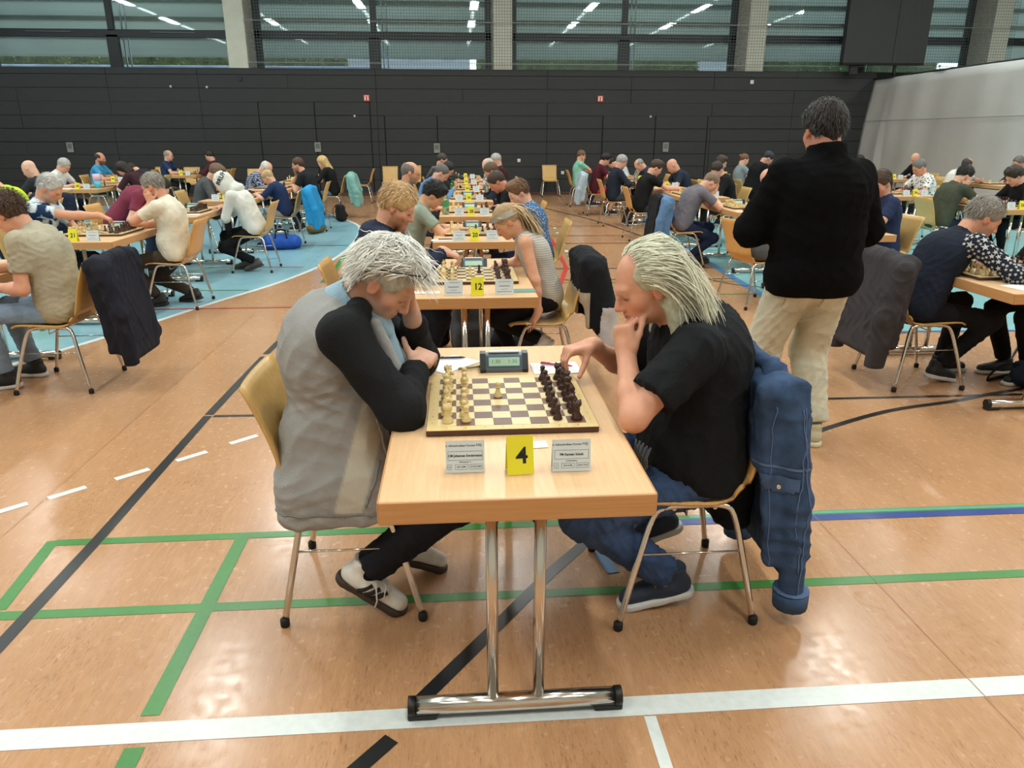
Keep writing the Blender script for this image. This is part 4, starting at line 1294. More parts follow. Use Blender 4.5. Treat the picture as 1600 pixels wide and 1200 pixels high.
        blend(0.9 * g((0.095, 0, -0.065), (0.014, 0.026, 0.012)), lipc)
        blend(1.0 * g((0.100, 0, -0.0655), (0.02, 0.022, 0.0035)), lipc * 0.35)
        if beard:
            bl = np.array(lin(beard[0])); st = beard[1]
            m = ((L[:, 2] < -0.035) & (L[:, 0] > -0.005) & near).astype(float) * (1 - g((0.095, 0, -0.066), (0.02, 0.024, 0.010)))
            m *= np.clip((-0.03 - L[:, 2]) / 0.02, 0, 1); blend(st * m, bl)
        for s in (-1, 1):
            e = g((0.088, s * 0.031, -0.006), (0.02, 0.015, 0.0042)); blend(1.3 * e, np.array([0.03, 0.022, 0.018]))
            b = g((0.088, s * 0.033, 0.0225), (0.03, 0.020, 0.0042)); blend(0.9 * b, browl)
        if style in ('buzz', 'fringe', 'shaved'):
            m = np.clip((L[:, 2] - 0.02 - np.maximum(L[:, 0], 0) * 0.75) / 0.02, 0, 1) * near
            blend((0.35 if style == 'buzz' else 0.10) * m, hairl)
        return C
    body = soft('body', B, h, SKIN, root, color=bodycol, rel=1)
    # ---- top
    tmat = topmat or cloth(top)
    T_ = Field(); o = 0.013
    T_.ell(P0 + R0 @ V3(0.0, 0, -0.01), V3(0.118 * bd + o, 0.165 * bw + o, 0.115) * sc, R0, 0.05)
    T_.ell((P0 + P1) / 2 + R1 @ V3(0.012 + belly * 0.8, 0, 0.02), V3(0.105 * bd + o + belly, 0.148 * bw + o + belly * 0.6, 0.15) * sc, R1, 0.06)
    T_.ell(P2 + R2 @ V3(0.0, 0, -0.01), V3(0.112 * bd + o, 0.160 * bw + o, 0.16) * sc, R2, 0.06)
    T_.cone(P0, P2, (0.118 * bd + o * .7) * sc, (0.118 * bd + o * .7) * sc, 0.06, flat=(lat, 0.72 / bw))
    sl_end = {}
    for s in (-1, 1):
        E, T, d, n, curl, sp = hands[s]
        T_.cone(N - d3 * 0.045 * sc, Sh[s], 0.058 * sc, 0.058 * sc, 0.05)
        if sleeve == 'short':
            q = Sh[s] + (E - Sh[s]) * 0.66; T_.cone(Sh[s], q, 0.062 * sc, 0.061 * sc, 0.035, cut=1)
        elif sleeve == 'long':
            T_.cone(Sh[s], E, 0.063 * sc * min(aw, 1.15), 0.056 * sc * aw, 0.035); q = E + (T - E) * 0.93
            T_.cone(E, q, 0.055 * sc * aw, 0.041 * sc * aw, 0.025, cut=1)
        elif sleeve == 'elbow':
            q = E - (E - Sh[s]) * 0.06; T_.cone(Sh[s], q, 0.064 * sc, 0.060 * sc, 0.035, cut=1)
    if collar != 'none':
        nk = nrm(SB - N)
        T_.cone(N - nk * 0.02 * sc, N + nk * (0.018 + (0.03 if collar == 'high' else 0)) * sc, 0.074 * sc, 0.066 * sc, 0.03, cut=1)
    if sleeve == 'tank':
        for s in (-1, 1): T_.ell(Sh[s] + latT * s * 0.045 * sc, V3(0.055, 0.055, 0.085) * sc, R2, 0.02, 's')
    if hood == 'down':
        T_.ell(N - d3 * 0.02 + fwd * -0.075 * sc, V3(0.06, 0.12, 0.05) * sc, R2, 0.04)
    ctx = dict(P0=P0, P1=P1, P2=P2, N=N, SB=SB, Sh=Sh, hands=hands, R0=R0, R1=R1, R2=R2, HC=HC, HM=HM, sc=sc, d3=d3, legs=legj, hip=hip)
    if topfx: topfx(T_, ctx)
    seated = (not standing) and hip < 0.6
    if hem_cut: T_.half(V3(0, 0, max(hip - 0.075 + hem, 0.450) if seated and hem >= 0 else hip - 0.075 + hem), V3(0.06, 0, -1))
    topo = soft('top', T_, th or h * (1.15 if h < 0.01 else 1.28), tmat, root, amp=amp, freq=topfreq, seed=seed, rel=2, direction=topdir, color=(lambda V: topcol(V, ctx)) if topcol else None)
    # ---- trousers and shoes
    if legs_on:
        L_ = Field()
        L_.ell(P0 + V3(0, 0, -0.02), V3(0.122 * bd, 0.172 * bw, 0.115) * sc, R0, 0.05)
        for s in (-1, 1):
            H, K, A, ft = legj[s]
            if bare_legs:
                q = H + (K - H) * 0.72; L_.cone(H, q, 0.095 * sc, 0.088 * sc, 0.04, cut=1)
            else:
                L_.cone(H, K, 0.090 * sc * (lw * .5 + .5), 0.066 * sc * lw, 0.04)
        if seated and min(legj[-1][1][2], legj[1][1][2]) > 0.455: L_.half(V3(0, 0, 0.452), V3(0, 0, -1))        # flattened on the seat
        if not bare_legs:
            for s in (-1, 1):
                H, K, A, ft = legj[s]
                L_.cone(K, A + (K - A) * 0.06, 0.064 * sc * lw, 0.055 * sc * lw, 0.03, cut=1)
        if legfx: legfx(L_, ctx)
        L_.half(V3(0, 0, hip + 0.16), V3(0, 0, 1))
        soft('trousers', L_, h * (1.2 if h < 0.01 else 1.45), legmat or cloth(legs), root, amp=amp * 1.1, freq=62, seed=seed + 3, rel=2)
        if shoes_on:
            for s in (-1, 1):
                H, K, A, ft = legj[s]
                shoe(root, A, ft[3] if len(ft) > 3 else s * 6.0, ft[4] if len(ft) > 4 else 0.0, sc, shoes, sole, h)
                if len(ft) > 5 or True:
                    pass
    # ---- hair
    if hairfx: hairfx(root, ctx)
    else: make_hair(root, HC, HM, sc, style, hair, h, seed, hairlift)
    if hood == 'up':
        Hd = Field()
        Hd.ell(hp_((-0.018, 0, 0.022)), V3(0.126, 0.108, 0.128) * sc, HM, 0.04)
        Hd.ell(SB + V3(-0.005, 0, 0.0), V3(0.115, 0.118, 0.105) * sc, None, 0.06)
        Hd.ell(N + V3(-0.045, 0, 0.02), V3(0.10, 0.14, 0.07) * sc, R2, 0.06)
        Hd.ell(hp_((0.13, 0, -0.02)), V3(0.075, 0.080, 0.115) * sc, HM, 0.02, 's')
        ho = soft('hood', Hd, h * 1.1, tmat, root, amp=0.009, freq=55, seed=seed + 9, rel=2)
        tx = text('lettering', 'BRUH', 0.075, INK, root, tuple(hp_((-0.055, 0.112, 0.055))), (math.radians(90), math.radians(-62), math.radians(180)), bold=0.002)
    if glasses:
        G = MB()
        for s in (-1, 1):
            pts = []
            for k in range(13):
                a = 2 * math.pi * k / 12
                pts.append(tuple(hp_((0.104, s * 0.032 + 0.024 * math.cos(a), -0.004 + 0.017 * math.sin(a)))))
            G.tube(pts, max(0.0016, h * 0.10), 5, cap=False)
            G.tube([tuple(hp_((0.100, s * 0.055, 0.002))), tuple(hp_((0.02, s * 0.080, 0.004))), tuple(hp_((-0.02, s * 0.082, -0.008)))], max(0.0016, h * 0.10), 5)
        G.tube([tuple(hp_((0.106, -0.009, 0.0))), tuple(hp_((0.106, 0.009, 0.0)))], max(0.0016, h * 0.10), 5)
        G.build('glasses', mat('glasses_frame_' + glasses, glasses, 0.35), root)
    if standing is None: pass
    if returns:
        return dict(root=root, HC=HC, HM=HM, sc=sc, N=N, SB=SB, Sh=Sh, hands=hands, P=(P0, P1, P2), R=(R0, R1, R2), top=topo, body=body, d3=d3, legs=legj)
    return root

def shoe(root, A, yaw, pitch, sc, col, sole, h, name='shoe'):
    R = rot_xyz(yaw, pitch, 0)
    f = lambda p: A + R @ (np.asarray(p, float) * sc)
    U = Field()
    U.cone(f((-0.035, 0, -0.038)), f((0.03, 0, -0.035)), 0.037 * sc, 0.041 * sc, 0.02); U.cone(f((0.02, 0, -0.030)), f((0.150, 0, -0.050)), 0.041 * sc, 0.032 * sc, 0.02)
    U.cone(f((-0.012, 0, -0.03)), f((-0.018, 0, 0.035)), 0.040 * sc, 0.041 * sc, 0.02, cut=1)
    U.half(f((0, 0, -0.064)), -(R @ V3(0, 0, 1)))
    hh = h if h < 0.0125 else 0.0155
    o = soft(name, U, hh, mat('shoe_' + col, col, 0.6, var=0.08, scale=30, bump=0.002, bscale=90), root, rel=1)
    Z = Field()
    Z.cone(f((-0.038, 0, -0.070)), f((0.05, 0, -0.070)), 0.041 * sc, 0.038 * sc, 0.02); Z.cone(f((0.05, 0, -0.070)), f((0.148, 0, -0.070)), 0.038 * sc, 0.044 * sc, 0.02)
    Z.half(f((0, 0, -0.058)), R @ V3(0, 0, 1)); Z.half(f((0, 0, -0.085)), -(R @ V3(0, 0, 1)))
    soft('sole', Z, hh * 0.9, mat('sole_' + sole, sole, 0.6), o, rel=1)
    return o

def make_hair(root, HC, HM, sc, style, hair, h, seed, lift=0.0):
    if style in ('none', 'shaved'): return None
    f = lambda p: HC + HM @ (np.asarray(p, float) * sc)
    F = Field()
    th = {'buzz': 0.003, 'fringe': 0.007, 'short': 0.012, 'messy': 0.022, 'curly': 0.026, 'long': 0.015, 'pony': 0.008, 'bun': 0.010, 'quiff': 0.013, 'bob': 0.02}[style] + lift
    th = max(th, h * 0.45)
    F.ell(f((-0.016, 0, 0.038)), V3(0.097 + th, 0.076 + th, 0.086 + th) * sc, HM, 0.02)
    if style in ('messy', 'curly', 'quiff'): F.ell(f((0.03, 0, 0.105)), V3(0.065, 0.066, 0.036) * sc, HM, 0.03)
    F.cone(f((-0.055, 0, 0.02)), f((-0.060, 0, -0.055)), 0.062 * sc, 0.040 * sc, 0.03)
    if style in ('long', 'bob'):
        for s in (-1, 1): F.cone(f((-0.02, s * 0.062, 0.03)), f((-0.035, s * 0.060, -0.13 if style == 'bob' else -0.19)), 0.038 * sc, 0.03 * sc, 0.04)
        F.cone(f((-0.06, 0, 0.0)), f((-0.085, 0, -0.21 if style == 'long' else -0.13)), 0.07 * sc, 0.05 * sc, 0.05)
    # face and brow kept free
    F.ell(f((0.098, 0, -0.048)), V3(0.088, 0.090, 0.112) * sc, HM, 0.012, 's')
    if style not in ('long', 'bob'):
        for s in (-1, 1): F.ell(f((0.022, s * 0.088, -0.055)), V3(0.055, 0.030, 0.062) * sc, HM, 0.010, 's')
        F.ell(f((0.0, 0, -0.115)), V3(0.09, 0.11, 0.055) * sc, HM, 0.010, 's')
    if style == 'fringe':
        F.ell(f((0.030, 0, 0.125)), V3(0.115, 0.072, 0.085) * sc, HM, 0.012, 's'); F.ell(f((0.085, 0, 0.06)), V3(0.07, 0.09, 0.08) * sc, HM, 0.012, 's')
    if style == 'pony':
        F.cone(f((-0.105, 0, 0.02)), f((-0.145, 0, -0.02)), 0.020 * sc, 0.026 * sc, 0.02); F.cone(f((-0.145, 0, -0.02)), f((-0.135, 0, -0.20)), 0.026 * sc, 0.012 * sc, 0.02)
    if style == 'bun': F.ell(f((-0.125, 0, 0.05)), V3(0.035, 0.038, 0.035) * sc, HM, 0.01)
    hl = np.array(lin(hair))
    fr = {'curly': 55, 'messy': 60}.get(style, 110)
    am = {'curly': 0.012, 'messy': 0.009, 'buzz': 0.001, 'fringe': 0.002}.get(style, 0.004)
    def col(V):
        L = (V - HC) @ HM
        r = np.random.default_rng(seed)
        v = np.zeros(len(V))
        for i in range(4):
            d = r.normal(size=3) * np.array([0.35, 1, 0.5]); v += np.sin(L @ (d / np.linalg.norm(d)) * (160 + 90 * i) + 3 * np.sin(L @ r.normal(size=3) * 25))
        return hl * (1 + 0.16 * v / 2)[:, None].clip(0.4, 1.7)
    ho = soft('hair', F, h * 0.85, HAIRM, root, amp=am, freq=fr, seed=seed, color=col, rel=1)
    if h <= 0.0136 and style in ('short', 'messy', 'quiff', 'curly'):
        t2 = th + 0.002
        reg = lambda P: ((P[:, 2] > 0.070 + np.maximum(P[:, 0], 0) * 0.40) | ((P[:, 0] < -0.055) & (P[:, 2] > -0.03)) | ((P[:, 0] < -0.005) & (P[:, 2] > 0.035)))
        def flow(P):
            d = np.zeros_like(P)
            d[:, 0] = 0.5 + 4 * P[:, 0]; d[:, 1] = 3.0 * P[:, 1] + 0.15; d[:, 2] = -0.35 - 2.0 * np.maximum(0, 0.06 - P[:, 2])
            sd = (np.abs(P[:, 1]) > 0.05) & (P[:, 0] < 0.05); d[sd, 0] = -0.25; d[sd, 2] = -0.9
            bk = P[:, 0] < -0.06; d[bk, 0] = -0.05; d[bk, 2] = -1.0
            return d
        curl = style == 'curly'
        strands(ho, HC, HM, sc, 600 if h > 0.009 else 1200, 0.045 if not curl else 0.05, flow, hair, seed, reg, r=h * 0.10, grav=0.1, noise=0.30 if not curl else 0.75, steps=6, c0=(-0.016, 0, 0.038), rad=(0.097 + t2, 0.076 + t2, 0.086 + t2), lift=(0.99, 1.05 if not curl else 1.1), bright=0.25, ribbon=True)
    return ho

def strands(root, HC, HM, sc, n, length, flow, hair, seed, region, r=0.0016, grav=0.25, noise=0.25, steps=8, c0=(-0.016, 0, 0.038), rad=(0.106, 0.085, 0.096), lift=(1.0, 1.13), name='hair_strands', bright=0.25, floor_=None, ribbon=False):
    """fine locks combed over the skull"""
    g = np.random.default_rng(seed)
    c0 = np.array(c0); rad = np.array(rad)
    u = g.normal(size=(n * 6, 3)); u /= np.linalg.norm(u, axis=1, keepdims=True)
    P = c0 + u * rad
    P = P[region(P)][:n]; n = len(P)
    D = flow(P); D /= np.linalg.norm(D, axis=1, keepdims=True)
    gl = HM.T @ V3(0, 0, -1)
    ln = length * g.uniform(0.55, 1.15, n)[:, None]
    sc_ = g.uniform(lift[0], lift[1], n)[:, None]
    pts = [P.copy()]
    wob = g.normal(size=(n, 3)) * noise
    for k in range(steps - 1):
        f = flow(P); f /= np.linalg.norm(f, axis=1, keepdims=True) + 1e-9
        D = D * 0.45 + f * 0.55 + wob * (0.5 + 0.5 * math.sin(k * 1.7)) + gl * grav * (k / steps) * 1.6
        D /= np.linalg.norm(D, axis=1, keepdims=True)
        P = P + D * ln / steps
        q = (P - c0) / rad; m = np.linalg.norm(q, axis=1, keepdims=True)
        inside = m < sc_
        P = np.where(inside, c0 + q / m * rad * sc_, P)
        pts.append(P.copy())
    A = np.stack(pts, 1) * sc                       # n, steps, 3
    A = HC + A @ HM.T
    if floor_ is not None: A = floor_(A)
    T = np.gradient(A, axis=1); T /= np.linalg.norm(T, axis=2, keepdims=True) + 1e-9
    up = A - HC; up -= T * (up * T).sum(2, keepdims=True); up /= np.linalg.norm(up, axis=2, keepdims=True) + 1e-9
    sd = np.cross(T, up)
    w = r * g.uniform(0.7, 1.5, n)[:, None] * np.concatenate([np.linspace(1, 1.1, steps - 3), [0.9, 0.6, 0.12]])[None, :]
    if ribbon: ring = [A - sd * w[..., None] * 1.7, A + sd * w[..., None] * 1.7]
    else: ring = [A - sd * w[..., None] * 1.5, A + up * w[..., None] * 1.2, A + sd * w[..., None] * 1.5]
    nr = len(ring)
    V = np.stack(ring, 2).reshape(-1, 3)
    Q = []
    base = (np.arange(n)[:, None] * steps + np.arange(steps - 1)[None, :]).ravel() * nr
    for a in range(nr - 1):
        Q.append(np.stack([base + a, base + a + 1, base + a + 1 + nr, base + a + nr], 1))
    Q = np.concatenate(Q)
    hl = np.array(lin(hair)); br = np.repeat(1 + bright * g.normal(size=n), steps * nr)[:, None].clip(0.45, 1.6)
    return link(name, mesh_np(name, V, Q, HAIRM, hl * br), root)
# ================================================================ tables, boards, chairs: the tournament rows
TABLES = {  # number: (x centre, y of the near edge, which)
    4: (0.14, 1.65), 12: (0.10, 4.075), 20: (0.145, 6.40), 28: (0.16, 8.54), 36: (0.17, 10.55), 44: (0.19, 12.5), 52: (0.20, 14.55), 60: (0.22, 16.6),
    13: (-3.34, 4.30), 21: (-3.31, 6.62), 29: (-3.28, 8.69), 37: (-3.26, 10.9), 45: (-3.22, 13.1), 53: (-3.2, 15.3), 
    11: (3.545, 3.95), 19: (3.69, 6.58), 27: (3.70, 8.76), 35: (3.72, 11.0), 43: (3.74, 13.2), 51: (3.78, 15.35), 59: (3.8, 17.5),
    26: (7.02, 8.84), 34: (6.98, 11.02), 42: (6.9, 13.2), 50: (6.9, 15.4),
    33: (10.35, 13.3), 41: (9.35, 15.6), 30: (-6.55, 11.0), 38: (-6.52, 13.6), 46: (-6.9, 15.9), 54: (-6.45, 18.5)}
for n, (x, y) in TABLES.items():
    table(x, y, 'beech folding table on chrome legs: the %s' % TN(n))

# ---- table 4, in front
board(0.157, 2.060, 'wooden chess board with brown and cream squares on table 4', True)
set_pieces((0.157, 2.060), '4', moved={(0, 4): (4, 3)})
clock(0.170, 2.685, 'grey and black digital chess clock on table 4', ('1:30', '1:30'))
number_card(0.154, 1.800, 4, rot=0.10)
name_card(0.0085, 1.818, 'folded name card at left of the number 4', ('6. Albrecht-Beer-Turnier', 'CM Johannes Sondermann', 'Oberhausen 11', '13', 'ELO 2084', 'DWZ 2089'))
name_card(0.294, 1.806, 'folded name card at right of the number 4', ('6. Albrecht-Beer-Turnier', 'FM Karsten Schulz', 'SF Katernberg', '4', 'ELO 2198', 'DWZ 2155'))
sheet(0.19, 1.975, 0.12, 0.05, 0.05, 'white paper slip behind the number 4', lines=False)
sheet(-0.040, 2.805, 0.15, 0.21, -0.75, 'score sheet on a dark pad at the left of the clock', lines=True)
pen(-0.045, 2.868, 0.05, 'black pen lying on the left score sheet of table 4', '#17263a', TH + 0.002)
pen(0.05, 2.735, 0.35, 'thin olive pencil lying beside the clock on table 4', '#8c9040')
sheet(0.372, 2.722, 0.185, 0.145, 0.03, 'score sheet at the right of the clock on table 4', lines=True)
pen(0.375, 2.745, -0.35, 'pink pen lying on the right score sheet of table 4', '#c0386a', TH + 0.002)

# ---- the boards behind
def std_items(n, full=True, moved=(), gone=(), wcards=True, bdy=0.385, clk=True):
    x, y = TABLES[n]
    bx, by = x + 0.01, y + bdy
    board(bx, by, 'wooden chess board on the %s' % TN(n))
    if full: set_pieces((bx, by), str(n), moved=moved, gone=gone)
    number_card(x + 0.01, y + 0.07, n)
    if wcards:
        name_card(x - 0.125, y + 0.075, 'white name card left of the yellow number on the %s' % TN(n)); name_card(x + 0.165, y + 0.085, 'white name card right of the yellow number on the %s' % TN(n))
    if clk: clock(x + 0.01, y + 0.94, 'digital chess clock behind the board on the %s' % TN(n))
std_items(12, moved={(1, 4): (4, 4), (0, 3): (3, 3)})
sheet(-0.185, 4.235, 0.16, 0.07, 0.0, 'white score sheet at the near left of the second central table'); sheet(0.375, 4.25, 0.15, 0.10, 0.05, 'teal pad at the near right of the second central table', mat('teal_pad', '#5d8a86', 0.7), lines=False)
sheet(0.33, 5.12, 0.2, 0.14, -0.4, 'score sheet beside the clock on the second central table')
std_items(20, moved={(0, 4): (4, 3), (1, 4): (4, 4), (1, 2): (2, 5), (0, 2): (2, 3)}, gone={(0, 'p', 6), (1, 'p', 1), (0, 'b', 5)})
sheet(-0.12, 6.52, 0.2, 0.12, 0.0, 'score sheet at the near left of the third central table'); pen(-0.1, 6.53, 0.1, 'dark pen on the score sheet of the third central table', '#22252a', TH + 0.002)
bottle(0.42, 7.35, TH, 0.23, 0.034, 'white drinking bottle standing on the third central table', '#e9ebe8', '#d5d8d6', trans=0.0)
std_items(28, gone={(0, 'p', r) for r in range(0, 8, 2)} | {(1, 'p', r) for r in range(1, 8, 2)} | {(0, 'b', 1), (1, 'b', 6)})
bottle(-0.12, 8.78, TH, 0.25, 0.04, 'clear green water bottle on the fourth central table', '#b7dcc4', '#3a8f52', '#3f8f5b'); bottle(-0.22, 9.6, TH, 0.24, 0.035, 'clear water bottle at the far left of the fourth central table', '#d6e8ea', '#d9e8e8')
std_items(36, gone={(0, 'p', r) for r in range(1, 8, 2)} | {(1, 'p', r) for r in range(0, 8, 2)} | {(0, 'b', 0), (1, 'b', 1), (1, 'b', 6)})
bottle(-0.05, 11.75, TH, 0.22, 0.04, 'green glass bottle on the fifth central table', '#4d9a58', '#2a7a3c'); bottle(0.47, 11.5, TH, 0.24, 0.036, 'clear water bottle at right on the fifth central table', '#cfe4ea', '#3a78b0')
for n in (44, 52, 60):
    x, y = TABLES[n]
    board(x, y + 0.385, 'wooden chess board on the %s' % TN(n)); number_card(x, y + 0.07, n, 'yellow folded number card on the table %s' % {44: 'behind number 36 in the central row', 52: 'second from the end of the central row', 60: 'at the end of the central row'}[n])
    name_card(x + 0.15, y + 0.08, 'white name card on the central row table %s' % {44: 'behind number 36', 52: 'second from the end', 60: 'at the end'}[n])
    for (r, c, kd, ci) in ((0, 6, 'rook', 1), (2, 5, 'knight', 1), (1, 1, 'rook', 0), (4, 0, 'king', 0), (5, 7, 'king', 1)): put_piece((x, y + 0.385), kd, ci, r, c, str(n))
bottle(0.50, 12.9, TH, 0.26, 0.04, 'tall clear water bottle on the table behind number 36', '#dbe6ea', '#c8d0d4', '#bfc8cf')
std_items(21, moved={(0, 4): (4, 3), (1, 3): (3, 4)}, gone={(1, 'p', 4), (0, 'b', 6)}); 
std_items(29, gone={(0, 'p', r) for r in range(2, 8)} | {(0, 'b', r) for r in range(3, 8)}); sheet(-3.08, 9.0, 0.2, 0.14, 0.1, 'score sheet at the near corner of the hooded boy\'s table')
std_items(37, gone={(0, 'p', r) for r in range(1, 8)} | {(0, 'b', r) for r in range(2, 8)} | {(1, 'p', 5), (1, 'p', 6)})
board(-3.22, 13.45, 'wooden chess board between the plaid shirt man and the black shirt man')
for (r, c, kd, ci) in ((0, 7, 'rook', 1), (1, 6, 'pawn', 1), (2, 6, 'pawn', 1), (3, 7, 'king', 1), (2, 1, 'pawn', 0), (3, 0, 'king', 0)): put_piece((-3.22, 13.45), kd, ci, r, c, '45')
clock(-3.2, 14.1, 'digital chess clock between the plaid and the black shirt men'); sheet(-2.98, 13.25, 0.2, 0.14, 0.2, 'score sheet before the black shirt man')
board(3.53, 4.36, 'wooden chess board before the man with star sleeves')
set_pieces((3.53, 4.36), '11', moved={(0, 3): (3, 3), (0, 2): (2, 2), (1, 3): (3, 4)}, gone={(1, 'b', 7), (0, 'b', 6)})
clock(3.55, 4.98, 'digital chess clock behind the board of the star sleeves man')
sheet(3.42, 5.05, 0.22, 0.16, 0.1, 'score sheet behind the board of the star sleeves man'); sheet(3.36, 4.12, 0.14, 0.18, 0.2, 'paper under the spectacles at the near corner of the right table')
std_items(27, gone={(1, 'p', r) for r in range(0, 8, 2)} | {(1, 'b', 1), (1, 'b', 6), (1, 'b', 0)})
sheet(3.48, 8.86, 0.2, 0.1, 0.0, 'score sheet at the near left of the grey shirt man\'s table')
cs = thing('spectacle_case', 'black spectacle case lying on the grey shirt man\'s table', 'case', (3.53, 8.85, TH + 0.003), 0.05)
MB().tube([(-0.085, 0, 0.018), (-0.06, 0, 0.02), (0.06, 0, 0.02), (0.085, 0, 0.018)], 0.03, 10, rs=[0.012, 0.028, 0.028, 0.012], flat=0.6).build('shell', BLACK_PL, cs)
std_items(26, gone={(0, 'p', r) for r in range(0, 8, 2)} | {(0, 'b', 3), (0, 'b', 5)})
std_items(34, gone={(0, 'p', r) for r in range(0, 8)} | {(0, 'b', r) for r in range(2, 7)} | {(1, 'p', r) for r in range(2, 7)})
for n, l in ((35, 'before the black shirt boy'), (43, 'before the navy blazer'), (51, 'before the maroon shirt'), (59, 'before the mint shirt'), (33, 'before the white shirt man'), (41, 'before the cyan shirt boy'), (38, 'behind the tie-dye man'), (46, 'before the blue polo man'), (54, 'by the far left wall'), (53, 'before the blond woman'), (42, 'behind the standing man'), (30, 'before the yellow jacket')):
    x, y = TABLES[n]
    board(x, y + 0.42, 'wooden chess board on the table %s' % l)
    number_card(x, y + 0.07, n, 'yellow folded number card on the table %s' % l); name_card(x + 0.15, y + 0.08, 'white name card on the table %s' % l)
    for (r, c, kd, ci) in ((0, 7, 'rook', 1), (1, 6, 'pawn', 1), (3, 7, 'king', 1), (0, 0, 'rook', 0), (2, 1, 'pawn', 0), (4, 0, 'queen', 0)): put_piece((x, y + 0.42), kd, ci, r, c, str(n))
bottle(3.42, 14.3, TH, 0.26, 0.042, 'clear water bottle before the old man in the blazer', '#cfe6ee', '#4c8fb4'); 
bottle(6.75, 13.9, TH, 0.24, 0.045, 'green lemonade bottle by the black hoodie', '#6fbf7a', '#2c8a45'); bottle(6.5, 13.8, TH, 0.26, 0.04, 'clear bottle beside the green lemonade bottle', '#d8e4e6', '#9fb4bc'); bottle(7.05, 13.75, TH, 0.22, 0.045, 'green bottle cap end behind the standing man', '#5eb56c', '#2c8a45')
bottle(8.95, 16.1, TH, 0.3, 0.045, 'tall clear water bottle before the curtain', '#c9dbe6', '#3f78b4')
bottle(6.72, 11.35, TH, 0.30, 0.045, 'tall black thermos flask on the print polo man\'s table', '#1b1d20', '#101113', trans=0.0, cat='flask')
bottle(6.95, 11.75, TH, 0.24, 0.034, 'dark cola bottle on the print polo man\'s table', '#2a1c14', '#1a1a1a', trans=0.0)
cp = thing('drinking_cup', 'turquoise and pink plastic cup on the table behind the tie-dye man', 'cup', (-6.28, 13.9, TH + 0.001))
MB().lathe([(0, 0), (0.05, 0), (0.06, 0.12), (0, 0.12)], n=14).build('cup', mat('cup_turq', '#4fb8cf', 0.4), cp); MB().lathe([(0, 0.121), (0.06, 0.121), (0.065, 0.24), (0.06, 0.24), (0.055, 0.13), (0, 0.13)], n=14).build('upper_cup', mat('cup_pink', '#d9b3c4', 0.4), cp)
sheet(-6.75, 13.75, 0.21, 0.29, 0.1, 'white score sheet on the table behind the tie-dye man')
MIR = math.pi
# spare chairs
for (x, y, r, l, w) in ((2.66, 21.3, -math.pi / 2, 'empty plywood chair alone against the black wall right of centre', 0), (-1.75, 20.6, -math.pi / 2, 'empty plywood chair against the wall behind the bearded players', 0), (-1.15, 21.2, -math.pi / 2, 'empty plywood chair partly hidden behind the glasses man', 0),
                        (-2.35, 19.6, MIR, 'empty plywood chair facing left beyond the teal jacket', 1), (-4.95, 19.2, -math.pi / 2, 'empty plywood chair behind the plaid shirt man', 0), (-6.9, 20.4, -math.pi / 2, 'empty plywood chair at the far left table by the wall', 0), (-7.7, 20.6, -math.pi / 2, 'second empty plywood chair at the far left table by the wall', 0),
                        (-5.9, 19.9, MIR, 'plywood chair turned sideways behind the grey hoodie boy', 0), (-7.4, 16.9, math.pi / 2, 'plywood chair back showing beside the white haired man', 1), (9.4, 14.6, MIR, 'plywood chair back showing beside the bald man in black', 0), (6.0, 16.8, -math.pi / 2, 'empty plywood chair before the small woman', 0)):
    chair(x, y, r, l, w, True)
# ================================================================ the crowd
def auto_lean(dx, sc=1.0, nk=1.35, hpk=1.15):
    best = None
    for a in np.arange(-12, 60, 1.0):
        l = (0.45 * a, 0.95 * a, 1.25 * a); n = nk * a + 10; hp = hpk * a + 12
        x = (0.17 * math.sin(math.radians(l[0])) + 0.19 * math.sin(math.radians(l[1])) + 0.15 * math.sin(math.radians(l[2])) + 0.085 * math.sin(math.radians(n))) * sc
        hh = math.radians(hp); x += (0.022 * math.cos(hh) + 0.062 * math.sin(hh)) * sc
        if best is None or abs(x - dx) < best[0]: best = (abs(x - dx), l, n, hp)
    return best[1], best[2], best[3]
H_ = lambda p, s=-1, d=(0.15, 0, 1), n=None, curl='fist', pole=(0.75, 0, -1.0): dict(head=True, pos=p, d=d, n=n if n is not None else (-1, 0, 0.1), curl=curl, pole=pole)
def chin(s): return dict(head=True, pos=(0.062, s * 0.022, -0.165), d=(0.25, -s * 0.1, 1.0), n=(-0.9, -s * 0.3, 0.1), curl='fist', pole=(0.9, s * 0.25, -0.8))
def cheek(s): return dict(head=True, pos=(0.060, s * 0.070, -0.135), d=(-0.1, s * 0.1, 1.0), n=(-0.25, -s * 1.0, 0.1), curl='cup', pole=(0.9, s * 0.25, -0.8))
def brow_(s): return dict(head=True, pos=(0.120, s * 0.045, -0.090), d=(-0.15, -s * 0.1, 1.0), n=(-1.0, -s * 0.1, -0.1), curl='cup', pole=(0.9, s * 0.25, -0.8))
def tbl(s, x=0.40, y=0.10, dz=0.035, curl='relax'): return dict(pos=(x, s * y, TH + dz), curl=curl, d=(0.8, -s * 0.45, -0.05), n=(0, 0, -1), pole=(-0.2, s * 0.9, -0.5))
def lap(s): return dict(pos=(0.26, s * 0.10, 0.66), curl='relax', d=(0.8, -s * 0.5, -0.2), n=(0, 0, -1), pole=(-0.5, s * 0.7, -0.4))
def reach(s, x=0.52, y=0.04, dz=0.06): return dict(pos=(x, s * y, TH + dz), curl='pinch', d=(0.9, -s * 0.1, -0.45), n=(0, 0, -1), pole=(-0.2, s * 0.8, -0.6))

